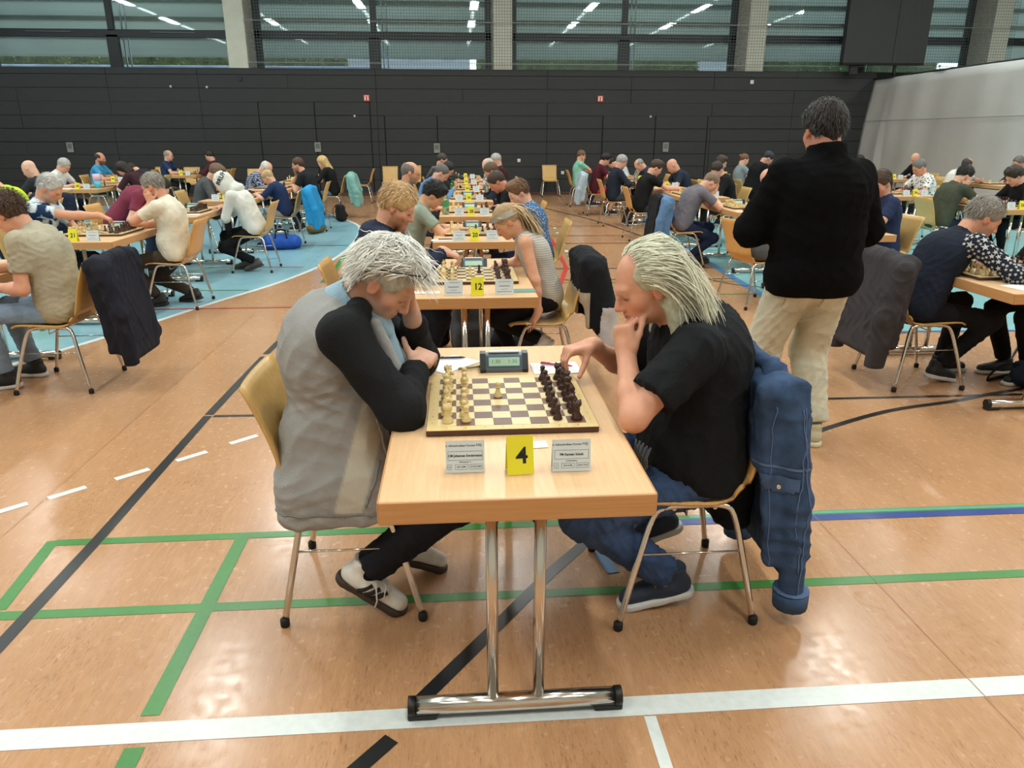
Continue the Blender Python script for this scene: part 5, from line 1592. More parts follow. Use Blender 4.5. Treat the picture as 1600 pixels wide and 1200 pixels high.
def seat(key, who, tbl_no, sd, head, h=0.015, hips=None, y=None, chairlab=None, warm=None, nochair=False, gapx=0.22, poseR='tbl', poseL='tbl', simple=True, dyaw=0, **kw):
    """sd=-1: sits left of the table facing right; +1: right of it facing left. head: world x of the head."""
    x, ty = TABLES[tbl_no]
    hx = hips if hips is not None else x + sd * (0.35 + gapx)
    yy = y if y is not None else ty + 0.70
    dx = (head - hx) * (-sd)
    l, n, hp = auto_lean(dx, kw.get('sc', 1.0))
    kw.setdefault('lean', l); kw.setdefault('neck', n); kw.setdefault('hp', min(hp, 60))
    PO = dict(tbl=tbl, chin=chin, cheek=cheek, brow=brow_, lap=lap, reach=reach)
    for s, nm, po in ((-1, 'rh', poseR), (1, 'lh', poseL)):
        if nm in kw: continue
        kw[nm] = PO[po](s) if isinstance(po, str) else po
    face = (0.0 if sd < 0 else math.pi) + math.radians(dyaw)
    r = person(who, hx, yy, face, h=h, **kw)
    if not nochair:
        chair(hx - sd * 0.035, yy, face, chairlab or 'plywood chair under the ' + key, (random.randint(0, 1) if warm is None else warm), simple)
    return r

# ---- pattern cloths
def pattern_mat(name, kind, c1, c2, c3=None, scale=10.0):
    m = bpy.data.materials.new(name); MATS[name] = m
    nt, N, L, B = nodes_of(m)
    B.inputs['Roughness'].default_value = 0.85; B.inputs['Specular IOR Level'].default_value = 0.2
    tc = N.new('ShaderNodeTexCoord')
    ramp = N.new('ShaderNodeValToRGB'); ramp.color_ramp.interpolation = 'CONSTANT' if kind != 'dye' else 'LINEAR'
    e = ramp.color_ramp.elements
    e[0].color = (*lin(c1), 1); e[1].color = (*lin(c2), 1)
    if kind == 'dye':
        nz = N.new('ShaderNodeTexNoise'); nz.inputs['Scale'].default_value = scale; nz.inputs['Detail'].default_value = 3; L.new(tc.outputs['Object'], nz.inputs['Vector'])
        e[0].position = 0.46; e[1].position = 0.54; L.new(nz.outputs['Fac'], ramp.inputs[0])
    elif kind == 'spots':
        nz = N.new('ShaderNodeTexVoronoi'); nz.inputs['Scale'].default_value = scale; L.new(tc.outputs['Object'], nz.inputs['Vector'])
        e[0].position = 0.0; e[1].position = 0.33; L.new(nz.outputs['Distance'], ramp.inputs[0])
    elif kind == 'plaid':
        w1 = N.new('ShaderNodeTexWave'); w1.inputs['Scale'].default_value = scale; w1.bands_direction = 'Y'
        w2 = N.new('ShaderNodeTexWave'); w2.inputs['Scale'].default_value = scale; w2.bands_direction = 'Z'
        L.new(tc.outputs['Object'], w1.inputs['Vector']); L.new(tc.outputs['Object'], w2.inputs['Vector'])
        ad = N.new('ShaderNodeMath'); ad.operation = 'ADD'; L.new(w1.outputs['Fac'], ad.inputs[0]); L.new(w2.outputs['Fac'], ad.inputs[1])
        ml = N.new('ShaderNodeMath'); ml.operation = 'MULTIPLY'; ml.inputs[1].default_value = 0.5; L.new(ad.outputs[0], ml.inputs[0])
        e[0].position = 0.0; e[1].position = 0.55; L.new(ml.outputs[0], ramp.inputs[0])
        if c3: q = e.new(0.82); q.color = (*lin(c3), 1)
    elif kind == 'stripes':
        w1 = N.new('ShaderNodeTexWave'); w1.inputs['Scale'].default_value = scale; w1.bands_direction = 'Z'; L.new(tc.outputs['Object'], w1.inputs['Vector'])
        e[0].position = 0.0; e[1].position = 0.6; L.new(w1.outputs['Fac'], ramp.inputs[0])
    L.new(ramp.outputs[0], B.inputs['Base Color'])
    return m
TIEDYE = pattern_mat('tie_dye', 'dye', '#1d3558', '#c9d6dd', scale=11)
BLUEFLOW = pattern_mat('blue_print', 'spots', '#9db8d2', '#3f638f', scale=45)
PLAID = pattern_mat('plaid', 'plaid', '#27314f', '#b9bdc6', '#5a6a8f', scale=9)
PALEPRINT = pattern_mat('pale_print', 'spots', '#3b3f46', '#dfe1de', scale=26)

# ---- central row
seat('dark haired boy in green shirt', 'young man with black hair in a pale green t-shirt at table 20', 20, -1, -0.20, 0.0125, skin='#d3a07f', top='#8e9a8c', hair='#17171a', style='messy', legs='#2c3038', rh=tbl(-1, 0.50, 0.05), lh=tbl(1, 0.36, 0.14), hips=-0.48, sc=0.97)
seat('boy in blue print shirt', 'boy with brown hair in a blue printed shirt at table 20', 20, 1, 0.58, 0.0125, skin='#deb096', topmat=BLUEFLOW, hair='#6e5238', style='quiff', legs='#27304a', sleeve='long', hips=0.80, sc=0.95, rh=tbl(-1, 0.34, 0.1), lh=tbl(1, 0.42, 0.0), hyaw=12)
seat('grey bearded man in teal shirt', 'balding grey bearded man with glasses in a teal shirt at table 28', 28, -1, -0.52, 0.0135, skin='#d09a7c', top='#6f9a9f', hair='#6b6560', style='fringe', beard=('#77706a', 0.7), glasses='#1c1c1e', legs='#2a2e38', hips=-0.66, hp=12, sc=1.03)
seat('man in black suit', 'dark haired man in a black suit bent over table 28', 28, 1, 0.50, 0.0135, skin='#c98a70', top='#15161a', hair='#3a2d25', style='short', sleeve='long', legs='#17181c', hips=0.82, bw=1.08, lh=tbl(1, 0.38, 0.05), rh=tbl(-1, 0.30, 0.12))
seat('ponytail man in blue shirt', 'man with grey ponytail in a blue shirt at table 36', 36, -1, -0.20, 0.0145, skin='#d6a58c', top='#5d86b4', hair='#5b5a58', style='pony', sleeve='long', glasses='#8a6a4a', legs='#2b2f3a', hips=-0.50, rh=dict(pos=(0.48, -0.05, 0.88), curl='fist', d=(0.5, 0, 0.7), n=(-1, 0, 0), pole=(0.5, -0.3, -1)), poseL='tbl')
seat('brown haired man in dark jumper', 'brown haired man in a dark jumper at right of table 36', 36, 1, 0.52, 0.0145, skin='#cf967c', top='#1d222c', hair='#5a4634', style='short', sleeve='long', hips=0.78)
seat('man in grey jumper', 'dark haired man in black with a hand on his head in the central row', 44, -1, -0.12, 0.0155, skin='#d0a088', top='#23262b', hair='#1f1d1d', style='short', sleeve='long', hips=-0.45, poseL='cheek', rh=tbl(-1, 0.55, 0.0), glasses='#222222')
seat('balding man in white shirt', 'balding man in a white shirt at the far end of the central row', 44, 1, 0.56, 0.0155, skin='#dcb199', top='#d4d6d0', hair='#b9b0a2', style='fringe', hips=0.80)
seat('grey sleeved man', 'man in a dark grey jumper stretching an arm in the central row', 52, -1, -0.25, 0.0165, skin='#d0a088', top='#3a3f42', hair='#3a3531', style='short', sleeve='long', rh=reach(-1, 0.6))
seat('grey haired man in maroon', 'grey haired man in a maroon jumper farthest in the central row', 52, 1, 0.80, 0.0165, skin='#d8a78f', top='#3d2226', hair='#a5a49f', style='short', sleeve='long', hips=0.95, hp=20)

# ---- left row
seat('white haired man in tie-dye shirt', 'white haired man in a blue tie-dye shirt reaching across table 21', 21, -1, -3.74, 0.012, skin='#cf987c', topmat=TIEDYE, hair='#bdbcb6', style='short', legs='#20242c', hips=-3.98, bw=1.08, belly=0.03, rh=dict(pos=(0.66, -0.02, 0.90), curl='pinch', d=(0.9, 0.1, -0.4), n=(0, 0, -1), pole=(0, -0.5, -0.8)), lh=tbl(1, 0.36, 0.1), sc=1.03, beard=('#b9b4ac', 0.3), warm=0)
seat('man in cream shirt', 'grey haired man with glasses in a cream t-shirt resting his head on a hand', 21, 1, -2.85, 0.0115, skin='#d39a7d', top='#dcd6c2', hair='#8c8880', style='short', legs='#43382f', hips=-2.74, y=7.50, lean=(-4, 8, 16), neck=34, hp=22, bw=1.08, belly=0.03, glasses='#2a2220', simple=False, warm=1,
     lh=cheek(1), rh=tbl(-1, 0.42, 0.02), footL=(0.22, 0.06, 0.09, 10, 8), footR=(-0.05, -0.14, 0.10, -8, 12), shoes='#1f1a18', sole='#1a1716', sc=1.0)
seat('maroon shirt man', 'dark haired man in a maroon t-shirt bending far over table 29', 29, -1, -3.47, 0.012, skin='#dcae96', top='#7a3346', hair='#2a201c', style='short', legs='#2a3448', hips=-4.02, lean=(30, 55, 70), neck=78, hp=40, hyaw=-12, rh=dict(pos=(0.46, -0.16, 0.80), curl='fist', d=(0.7, 0.6, 0), n=(0, 0, -1), pole=(-0.3, -0.4, -0.9)), lh=tbl(1, 0.5, 0.02), sc=1.05, hip=0.62, y=9.25)
seat('white hooded boy', 'boy in a white hooded sweatshirt with the hood up at table 29', 29, 1, -2.70, 0.0105, skin='#d8a890', top='#d3d6d0', hair='#4a3828', style='short', legs='#151517', sleeve='long', hood='up', hips=-2.50, y=9.55, lean=(14, 30, 38), neck=52, hp=30, sc=0.98, lh=tbl(1, 0.34, -0.02), rh=tbl(-1, 0.40, 0.05), simple=False, warm=0, bw=1.08, footL=(0.02, 0.10, 0.12, 0, 20), footR=(0.18, -0.06, 0.10, 0, 10), shoes='#4a4642', sole='#3a3634')
seat('grey hoodie boy', 'boy with tousled brown hair in a dark grey hoodie at table 37', 37, -1, -3.52, 0.0135, skin='#dcab90', top='#4c4f52', hair='#6a5340', style='messy', sleeve='long', hood='down', legs='#22252c', hips=-3.82, poseL='chin', rh=tbl(-1, 0.4, 0.05), bw=1.05, warm=0)
seat('small blond boy in navy', 'small blond boy in a navy shirt at table 37', 37, 1, -2.82, 0.013, skin='#deb096', top='#1f2f52', hair='#b29a70', style='short', sleeve='elbow', legs='#8a8d90', hips=-2.60, y=11.75, sc=0.84, warm=0, hip=0.50)
seat('man in plaid shirt', 'white haired man in a plaid shirt holding his chin', 45, -1, -3.32, 0.0155, skin='#d8a48a', topmat=PLAID, hair='#c8c6c0', style='fringe', sleeve='long', legs='#2a2d36', hips=-3.66, poseL='chin', poseR='tbl', bw=1.1, belly=0.03)
seat('bearded man in black shirt', 'man with glasses and beard in a black t-shirt holding his chin', 45, 1, -2.80, 0.0155, skin='#d8a88e', top='#1e2226', hair='#4a3528', style='short', legs='#2a2a2e', glasses='#1a1a1c', beard=('#5a4232', 0.6), hips=-2.52, bw=1.15, belly=0.05, poseR='chin', lh=tbl(1, 0.36, 0.0), hp=10, warm=0)
seat('blond woman in black', 'woman with long blond hair in a black top at the back', 53, 1, -2.72, 0.016, skin='#dcb199', top='#15171a', hair='#c2a56e', style='long', sleeve='long', legs='#5d7390', hips=-2.52, sc=0.95, poseR='chin', lh=tbl(1))
# ---- far left
person('person in a lime yellow jacket turned away at the left edge', -5.42, 10.0, math.radians(200), h=0.015, skin='#d8a488', top='#bfe02c', hair='#6a5a4a', style='short', sleeve='long', legs='#23262c', lean=(14, 26, 40), neck=60, hp=45, bw=1.2, belly=0.04)
chair(-5.35, 10.03, math.radians(200), 'plywood chair under the lime yellow jacket', 1, True)
seat('bald man in dark shirt', 'bald man in a dark shirt half hidden behind the tie-dye man', 30, 1, -6.27, 0.016, skin='#dcb097', top='#2a2d33', hair='#b9b0a4', style='shaved', hips=-6.08, y=11.8)
seat('white haired man in white shirt', 'white haired man with glasses in a white shirt bending over a table', 38, -1, -6.98, 0.016, skin='#d8a58c', top='#d9dbd8', hair='#a9a8a2', style='short', glasses='#333336', legs='#1e2638', hips=-7.25, belly=0.04, bw=1.1)
seat('long haired player in dark red', 'dark haired player in a dark red top bent low over a table', 38, 1, -5.98, 0.016, skin='#d8a890', top='#3c2228', hair='#241a18', style='bob', sleeve='elbow', legs='#3e5f8c', hips=-5.62, lh=tbl(1, 0.45, 0.05))
seat('man in blue polo', 'bald bearded man in a blue polo shirt sitting upright', 46, -1, -7.35, 0.016, skin='#c98f74', top='#3f8cb8', hair='#3a2e26', style='fringe', beard=('#3a2a20', 0.8), legs='#262a33', hips=-7.48, hp=8, bw=1.1)
seat('dark haired opponent of the blue polo', 'player with dark brown hair opposite the blue polo man', 46, 1, -6.75, 0.016, skin='#d8a890', top='#2b2a30', hair='#33261f', style='short', hips=-6.30)
seat('man in dark blue by the wall', 'balding man in a dark blue print shirt at the far left wall', 54, -1, -6.90, 0.017, skin='#d8a890', top='#2a3b5e', hair='#9a8c7c', style='fringe', hips=-7.02, hp=12, y=19.2)
seat('man in wine red by the wall', 'dark haired man in a wine red jumper at the far left wall', 54, 1, -5.95, 0.017, skin='#d8a890', top='#4a222c', hair='#2c221e', style='short', sleeve='long', hips=-5.80, hp=20, y=19.2)

# ---- right row
seat('man in navy shirt', 'brown haired man in a navy t-shirt sitting with his back half turned', 19, 1, 4.20, 0.012, skin='#d29c80', top='#25304f', hair='#4a382c', style='short', legs='#20242e', hips=4.34, hp=28, bw=1.08, hyaw=25)
seat('player in grey trousers', 'player in grey trousers hidden behind the standing man', 19, -1, 3.28, 0.0135, skin='#d8a890', top='#55585c', hair='#4a3a2e', style='short', legs='#7d8084', hips=2.98, y=7.15, nochair=True, dyaw=14)
chair(2.955, 7.143, math.radians(14), 'plywood chair under the player in grey trousers', 1)
seat('man in grey shirt', 'man with cropped hair in a grey t-shirt holding his face in both hands', 27, -1, 3.20, 0.0105, skin='#d9a98f', top='#6d6a73', hair='#7a6654', style='buzz', legs='#1f2740', hips=2.90, y=9.55, lean=(14, 30, 42), neck=55, hp=48, rh=brow_(-1), lh=brow_(1), simple=False, footR=(0.10, -0.10, 0.10, -5, 14), footL=(0.28, 0.08, 0.09, 5, 0), shoes='#2b2420', sole='#4a4038', bw=1.05)
seat('writing man in print shirt', 'grey haired man in a patterned shirt writing at table 27', 27, 1, 3.98, 0.013, skin='#d8a08a', topmat=pattern_mat('grey_print', 'spots', '#b9b4aa', '#4a4a4e', scale=30), hair='#b0a89e', style='fringe', sleeve='long', hips=4.28, poseR='tbl', lh=tbl(1, 0.42, 0.0))
seat('boy in black shirt', 'brown haired boy in a black t-shirt stretching an arm over the table', 35, -1, 3.22, 0.014, skin='#dba98f', top='#151618', hair='#3e2e22', style='quiff', legs='#28303c', hips=2.98, y=12.1, rh=reach(-1, 0.60, 0.05), poseL='tbl', warm=1, simple=False)
seat('big man in black hoodie', 'dark haired player in a black hoodie turned away behind the grey shirt man', 35, 1, 4.06, 0.0145, skin='#d8a890', top='#121315', hair='#2e241d', style='short', sleeve='long', hood='down', hips=4.32, y=11.7, bw=1.15, hyaw=30, hp=40)
seat('old man in navy blazer', 'old grey haired man with glasses in a navy blazer', 43, -1, 3.12, 0.0155, skin='#d8a58e', top='#222836', hair='#9b9a96', style='short', sleeve='long', glasses='#3a3a3e', legs='#3a3c40', hips=2.96, y=14.2, hp=26, warm=1)
seat('bald man in navy', 'bald man in a navy t-shirt with folded arms on the table', 43, 1, 4.00, 0.0155, skin='#d39d82', top='#222b3d', hair='#8a7868', style='shaved', hips=4.30, poseR='tbl', bw=1.1)
seat('player with red shorts', 'dark haired player with glasses in a maroon shirt and red shorts', 51, -1, 3.20, 0.016, skin='#d8a890', top='#4a1a26', hair='#1f1a1a', style='messy', legs='#c02c44', bare_legs=True, hips=3.00, y=16.2, glasses='#222222')
seat('man in dark navy jacket', 'balding grey haired man in a dark navy jumper leaning in', 51, 1, 3.90, 0.016, skin='#d8a58e', top='#2a3446', hair='#8a8680', style='fringe', sleeve='long', hips=4.28)
seat('man in mint shirt', 'man in a mint green shirt resting his chin by the wall', 59, -1, 3.03, 0.017, skin='#d3a084', top='#86c5b0', hair='#6a5140', style='short', legs='#26304a', hips=2.95, y=18.3, poseR='chin', hp=14)
seat('player in pale shirt', 'dark haired player in a pale shirt opposite the mint shirt', 59, 1, 3.75, 0.017, skin='#d8a890', top='#b9c4cc', hair='#1c1a1c', style='short', sleeve='long', hips=4.15)
seat('player in black track jacket', 'brown haired player in a black track jacket with a white shoulder stripe', 42, -1, 4.85, 0.016, skin='#d8a890', top='#141518', hair='#3a2c22', style='messy', sleeve='long', hips=4.70, y=13.9, lean=(10, 16, 24), hyaw=-40)
seat('small woman with tied hair', 'small woman with tied brown hair sitting behind the black hoodie', 50, -1, 6.20, 0.016, skin='#dcb199', top='#7d8a90', hair='#6a4a34', style='bun', hips=6.10, sc=0.95)
seat('man in black hooded jacket', 'dark haired man in a black hooded jacket bending over bottles', 42, -1, 5.85, 0.0155, skin='#c9957c', top='#111214', hair='#23262c', style='short', sleeve='long', hood='down', hips=5.55, y=14.0, hip=0.62, bw=1.1, lean=(12, 20, 30))
# ---- far right
seat('man in white print polo', 'grey haired man in a white polo with dark print bending forward', 34, 1, 7.38, 0.0135, skin='#cf9478', topmat=PALEPRINT, hair='#6a6764', style='short', legs='#23262c', hips=7.60, poseR='tbl', bw=1.08)
seat('olive shirt man', 'dark haired man in an olive t-shirt covering his face with a hand', 26, -1, 6.66, 0.0125, skin='#d8a890', top='#43473a', hair='#1e1a18', style='short', legs='#1f2a44', hips=6.40, y=9.55, poseL='cheek', rh=cheek(-1), bw=1.1, warm=0, simple=False)
seat('boy in black at the right edge', 'dark haired boy in a black jacket at the right edge of table 26', 26, 1, 7.34, 0.013, skin='#d8a890', top='#15161a', hair='#2a211c', style='messy', sleeve='long', legs='#131417', hips=7.62, y=9.55)
seat('cyan shirt boy', 'dark haired boy in a cyan t-shirt before the curtain', 41, -1, 8.72, 0.016, skin='#d8a890', top='#2f9fcb', hair='#1c1a1a', style='short', hips=8.52, y=16.0, sc=0.95)
seat('bald man in black', 'bald man in a black jumper before the curtain', 41, 1, 9.95, 0.0155, skin='#d39d84', top='#17181b', hair='#9a8878', style='shaved', sleeve='long', hips=10.15, y=16.0, bw=1.15, belly=0.04, hp=26)
seat('white shirt man reaching', 'man with glasses in a white shirt reaching over the table by the curtain', 33, -1, 9.75, 0.0155, skin='#cf9a80', top='#d8d8d2', hair='#3a332e', style='fringe', glasses='#1c1c1e', hips=9.42, y=13.95, rh=reach(-1, 0.66, -0.02), bw=1.05, hp=26)
seat('black jacket man with glasses', 'man with glasses in a black jacket at the far right edge', 33, 1, 10.78, 0.0155, skin='#cf9a80', top='#17181b', hair='#6a6460', style='short', sleeve='long', glasses='#6a2a2a', hips=11.05, y=14.0, hp=20)
seat('boy in dark blue far back', 'brown haired boy in a dark blue shirt far back beside the standing man', 41, -1, 9.20, 0.017, skin='#d8a890', top='#34406a', hair='#3a2e26', style='short', hips=9.05, y=18.0, sc=0.95)
# ================================================================ the two players in front
CTW = mat('cloth_two_tone', '#888888', 0.9, var=0.06, scale=14, bump=0.004, bscale=220, attr='Col', spec=0.15)
GREYC, PANELC = np.array(lin('#979896')), np.array(lin('#bcb9aa'))
def seg_d(V, a, b):
    ab = b - a; t = np.clip(((V - a) @ ab) / (ab @ ab), 0, 1)
    return np.linalg.norm(V - a - t[:, None] * ab, axis=1)
def cardigan_fx(F, c):
    # cardigan skirt falling over hips and seat
    F.box(V3(0.015, 0, 0.52), V3(0.165, 0.205, 0.22), None, rad=0.10, k=0.09)
    F.box(V3(0.03, -0.02, 0.44), V3(0.195, 0.235, 0.12), None, rad=0.08, k=0.09)
    F.ell(c['P2'] + V3(-0.035, 0, 0.0), V3(0.135, 0.205, 0.19), None, 0.07)
    F.cone(c['P2'] + V3(0.05, -0.10, 0.0), c['P0'] + V3(0.14, -0.15, 0.0), 0.065, 0.065, 0.06)
def cardigan_col(V, c):
    near = np.clip((-0.10 - V[:, 1]) / 0.02, 0, 1)
    d = np.abs(V[:, 0] - (0.075 + (V[:, 2] - 0.42) * 0.30)) - 0.045
    m = near * np.clip(0.5 - d / 0.008, 0, 1) * np.clip((0.80 - V[:, 2]) / 0.02, 0, 1) * np.clip((V[:, 2] - 0.425) / 0.006, 0, 1)
    return GREYC * (1 - m[:, None]) + PANELC * m[:, None]
def cardigan_hair(root, c):
    HC, HM, sc = c['HC'], c['HM'], c['sc']
    make_hair(root, HC, HM, sc, 'messy', '#b3b2aa', 0.007, 5, -0.010)
    reg = lambda P: (P[:, 2] > 0.060 + np.maximum(P[:, 0], 0) * 0.45) | ((P[:, 0] < -0.050) & (P[:, 2] > -0.045)) | ((P[:, 0] < -0.01) & (P[:, 2] > 0.040))
    def flow(P):
        d = np.zeros_like(P)
        d[:, 0] = 0.30 + 7 * P[:, 0]; d[:, 1] = 4.0 * P[:, 1]; d[:, 2] = -0.30 - 2.0 * np.maximum(0, 0.06 - P[:, 2])
        sd = (np.abs(P[:, 1]) > 0.055) & (P[:, 0] < 0.05); d[sd, 0] = -0.95; d[sd, 2] = -0.35
        bk = P[:, 0] < -0.06; d[bk, 0] = -0.10; d[bk, 2] = -1.0
        return d
    strands(root, HC, HM, sc, 3800, 0.070, flow, '#dfdfd6', 3, reg, r=0.00075, grav=0.15, noise=0.34, lift=(1.0, 1.13), bright=0.22, c0=(-0.014, 0, 0.040), rad=(0.108, 0.088, 0.098))
    strands(root, HC, HM, sc, 260, 0.10, lambda P: flow(P) + np.array([[0.5, 0, 0.25]]), '#e8e8e0', 9, lambda P: (P[:, 2] > 0.085), r=0.0008, grav=0.25, noise=0.30, lift=(1.08, 1.22), bright=0.15, c0=(-0.005, 0, 0.045), name='hair_tuft')
KL = person('man with tousled white hair in a grey cardigan with black sleeves holding his forehead', -0.455, 2.44, 0.0, h=0.0052, skin='#d0a088', hair='#b9b8ae', style='messy', topmat=CTW, topcol=cardigan_col, legs='#1a1c22',
    sc=1.05, bw=1.02, bd=1.0, lean=(0, 8, 20), neck=56, hp=42, hyaw=-8, hroll=4, sleeve='none', hip=0.515, th=0.008, amp=0.010, topfreq=40,
    rh=dict(pos=(0.318, -0.030, 0.870), pole=(0.35, -0.8, -0.75), d=(0.25, 0.95, 0.12), n=(-0.3, 0.15, -0.9), curl=(38, 30, 20), thumb=(0.55, 0.6, -0.2)),
    lh=dict(pos=(0.292, 0.085, 1.015), pole=(0.8, 0.3, -0.9), d=(-0.06, -0.12, 1.0), n=(-0.95, -0.25, 0.1), curl=(14, 18, 12)),
    footR=(0.110, -0.165, 0.160, -12, 30), footL=(0.235, 0.05, 0.150, 10, 24), shoes='#dedcd5', sole='#3a2e27', topfx=cardigan_fx, beard=('#a8a39a', 0.45), hairfx=cardigan_hair, hem=-0.075, brow='#9a8274', lw=1.15, returns=True)
chair(-0.385, 2.45, 0.0, 'plywood chair under the grey cardigan man', 0)
# blue shirt collar, grey front edge, spectacles pushed up into the hair
R = KL['root']; N, SB, sc = KL['N'], KL['SB'], 1.05
nk = nrm(SB - N)
CF = Field()
CF.cone(N - nk * 0.035, N + nk * 0.045, 0.088, 0.076, 0.02, cut=1); CF.cone(N - nk * 0.03, N + nk * 0.07, 0.066, 0.064, 0.01, op='s')
CF.cone(N + V3(0.075, -0.03, 0.01), N + V3(0.135, -0.035, -0.085), 0.030, 0.014, 0.02); CF.cone(N + V3(0.075, 0.03, 0.01), N + V3(0.135, 0.035, -0.085), 0.030, 0.014, 0.02)
CF.cone(N + V3(0.10, 0, -0.03), N + V3(0.15, 0, -0.25), 0.035, 0.05, 0.03)
soft('shirt_collar', CF, 0.006, cloth('#94b2c4'), R, rel=1)
CF = Field()
for s in (-1, 1): CF.cone(N + V3(0.10, s * 0.055, -0.05), N + V3(0.20, s * 0.085, -0.30), 0.020, 0.026, 0.02)
soft('cardigan_front_edge', CF, 0.006, cloth('#a9abaa'), R, rel=1, amp=0.003)
G = MB(); hp2 = lambda p: tuple(KL['HC'] + KL['HM'] @ (np.array(p) * sc))
for s in (-1, 1):
    G.tube([hp2((0.088, s * 0.03 + 0.026 * math.cos(a), 0.108 + 0.016 * math.sin(a))) for a in np.linspace(0, 2 * math.pi, 15)], 0.0018, 5, cap=False)
    G.tube([hp2((0.08, s * 0.06, 0.112)), hp2((0.02, s * 0.098, 0.082)), hp2((-0.04, s * 0.103, 0.045)), hp2((-0.055, s * 0.10, 0.03))], 0.0022, 5)
G.tube([hp2((0.09, -0.008, 0.112)), hp2((0.09, 0.008, 0.112))], 0.0018, 5)
G.build('spectacles', mat('spec_black', '#141517', 0.3), R)
for s in (-1, 1):                                            # black raglan sleeves
    E, T = KL['hands'][s][0], KL['hands'][s][1]; Sx = KL['Sh'][s]
    SF = Field()
    SF.cone(N + V3(0.055, s * 0.070, 0.005), Sx + V3(0.015, s * 0.008, 0.0), 0.040, 0.074, 0.05)
    SF.cone(Sx + V3(0.012, s * 0.008, 0), E, 0.078, 0.071, 0.04); SF.ell(E + V3(0, 0, 0.006), V3(0.074, 0.070, 0.064), None, 0.03)
    SF.cone(E, E + (T - E) * 0.86, 0.067, 0.048, 0.025, cut=1)
    soft('sleeve', SF, 0.0075, cloth('#17191c'), R, amp=0.009, freq=30, seed=40 + s, rel=2, direction=(T - E))
# zip line and pocket edge down the near side of the cardigan
surf_line(KL['top'], [(0.19, -0.21, 0.60), (0.165, -0.235, 0.53), (0.14, -0.25, 0.455)], 0.005, mat('welt_grey', '#7f7f7c', 0.8), 'pocket_welt')
surf_line(KL['top'], [(-0.18, -0.2, 0.425), (-0.05, -0.25, 0.425), (0.1, -0.25, 0.425), (0.2, -0.2, 0.425)], 0.003, MATS['welt_grey'], 'hem_seam')
surf_line(KL['top'], [(0.16, -0.13, 0.86), (0.20, -0.16, 0.74), (0.23, -0.17, 0.62), (0.24, -0.15, 0.46)], 0.006, mat('front_edge', '#8b8d88', 0.8), 'front_zip')
# shoe details: three dark stripes and laces on the near shoe
A = KL['legs'][-1][2]; RS = rot_xyz(-12, 30, 0)
fS = lambda p: tuple(A + RS @ (np.array(p) * sc))
sh = [o for o in R.children if o.name.startswith('shoe')][0]
for k in range(3):
    x0 = 0.022 + 0.027 * k
    MB().tube([fS((x0 - 0.010, -0.0425 + 0.002 * k, -0.058)), fS((x0 + 0.006, -0.0445 + 0.002 * k, -0.040)), fS((x0 + 0.024, -0.0375 + 0.002 * k, -0.014))], 0.0085, 6).build('stripe', INK, sh)
for k in range(5):
    MB().tube([fS((0.045 + 0.018 * k, -0.022, -0.012 - 0.006 * k)), fS((0.05 + 0.018 * k, 0.0, -0.002 - 0.006 * k)), fS((0.045 + 0.018 * k, 0.022, -0.012 - 0.006 * k))], 0.003, 5).build('lace', mat('lace_white', '#d9d7d0', 0.8), sh)
MB().tube([fS((0.05, -0.01, 0.0)), fS((0.06, -0.045, -0.01)), fS((0.085, -0.050, -0.05)), fS((0.09, -0.05, -0.075))], 0.003, 5).tube([fS((0.05, -0.0, 0.0)), fS((0.085, -0.03, 0.006)), fS((0.10, -0.045, -0.03))], 0.003, 5).build('lace', MATS['lace_white'], sh)
for s in (-1, 1):
    H, K, A2, ft = KL['legs'][s]
    soft('sock', Field().cone(A2 + V3(0, 0, -0.02), A2 + (K - A2) * 0.2, 0.043, 0.046, 0.01), 0.008, cloth('#111215'), R)

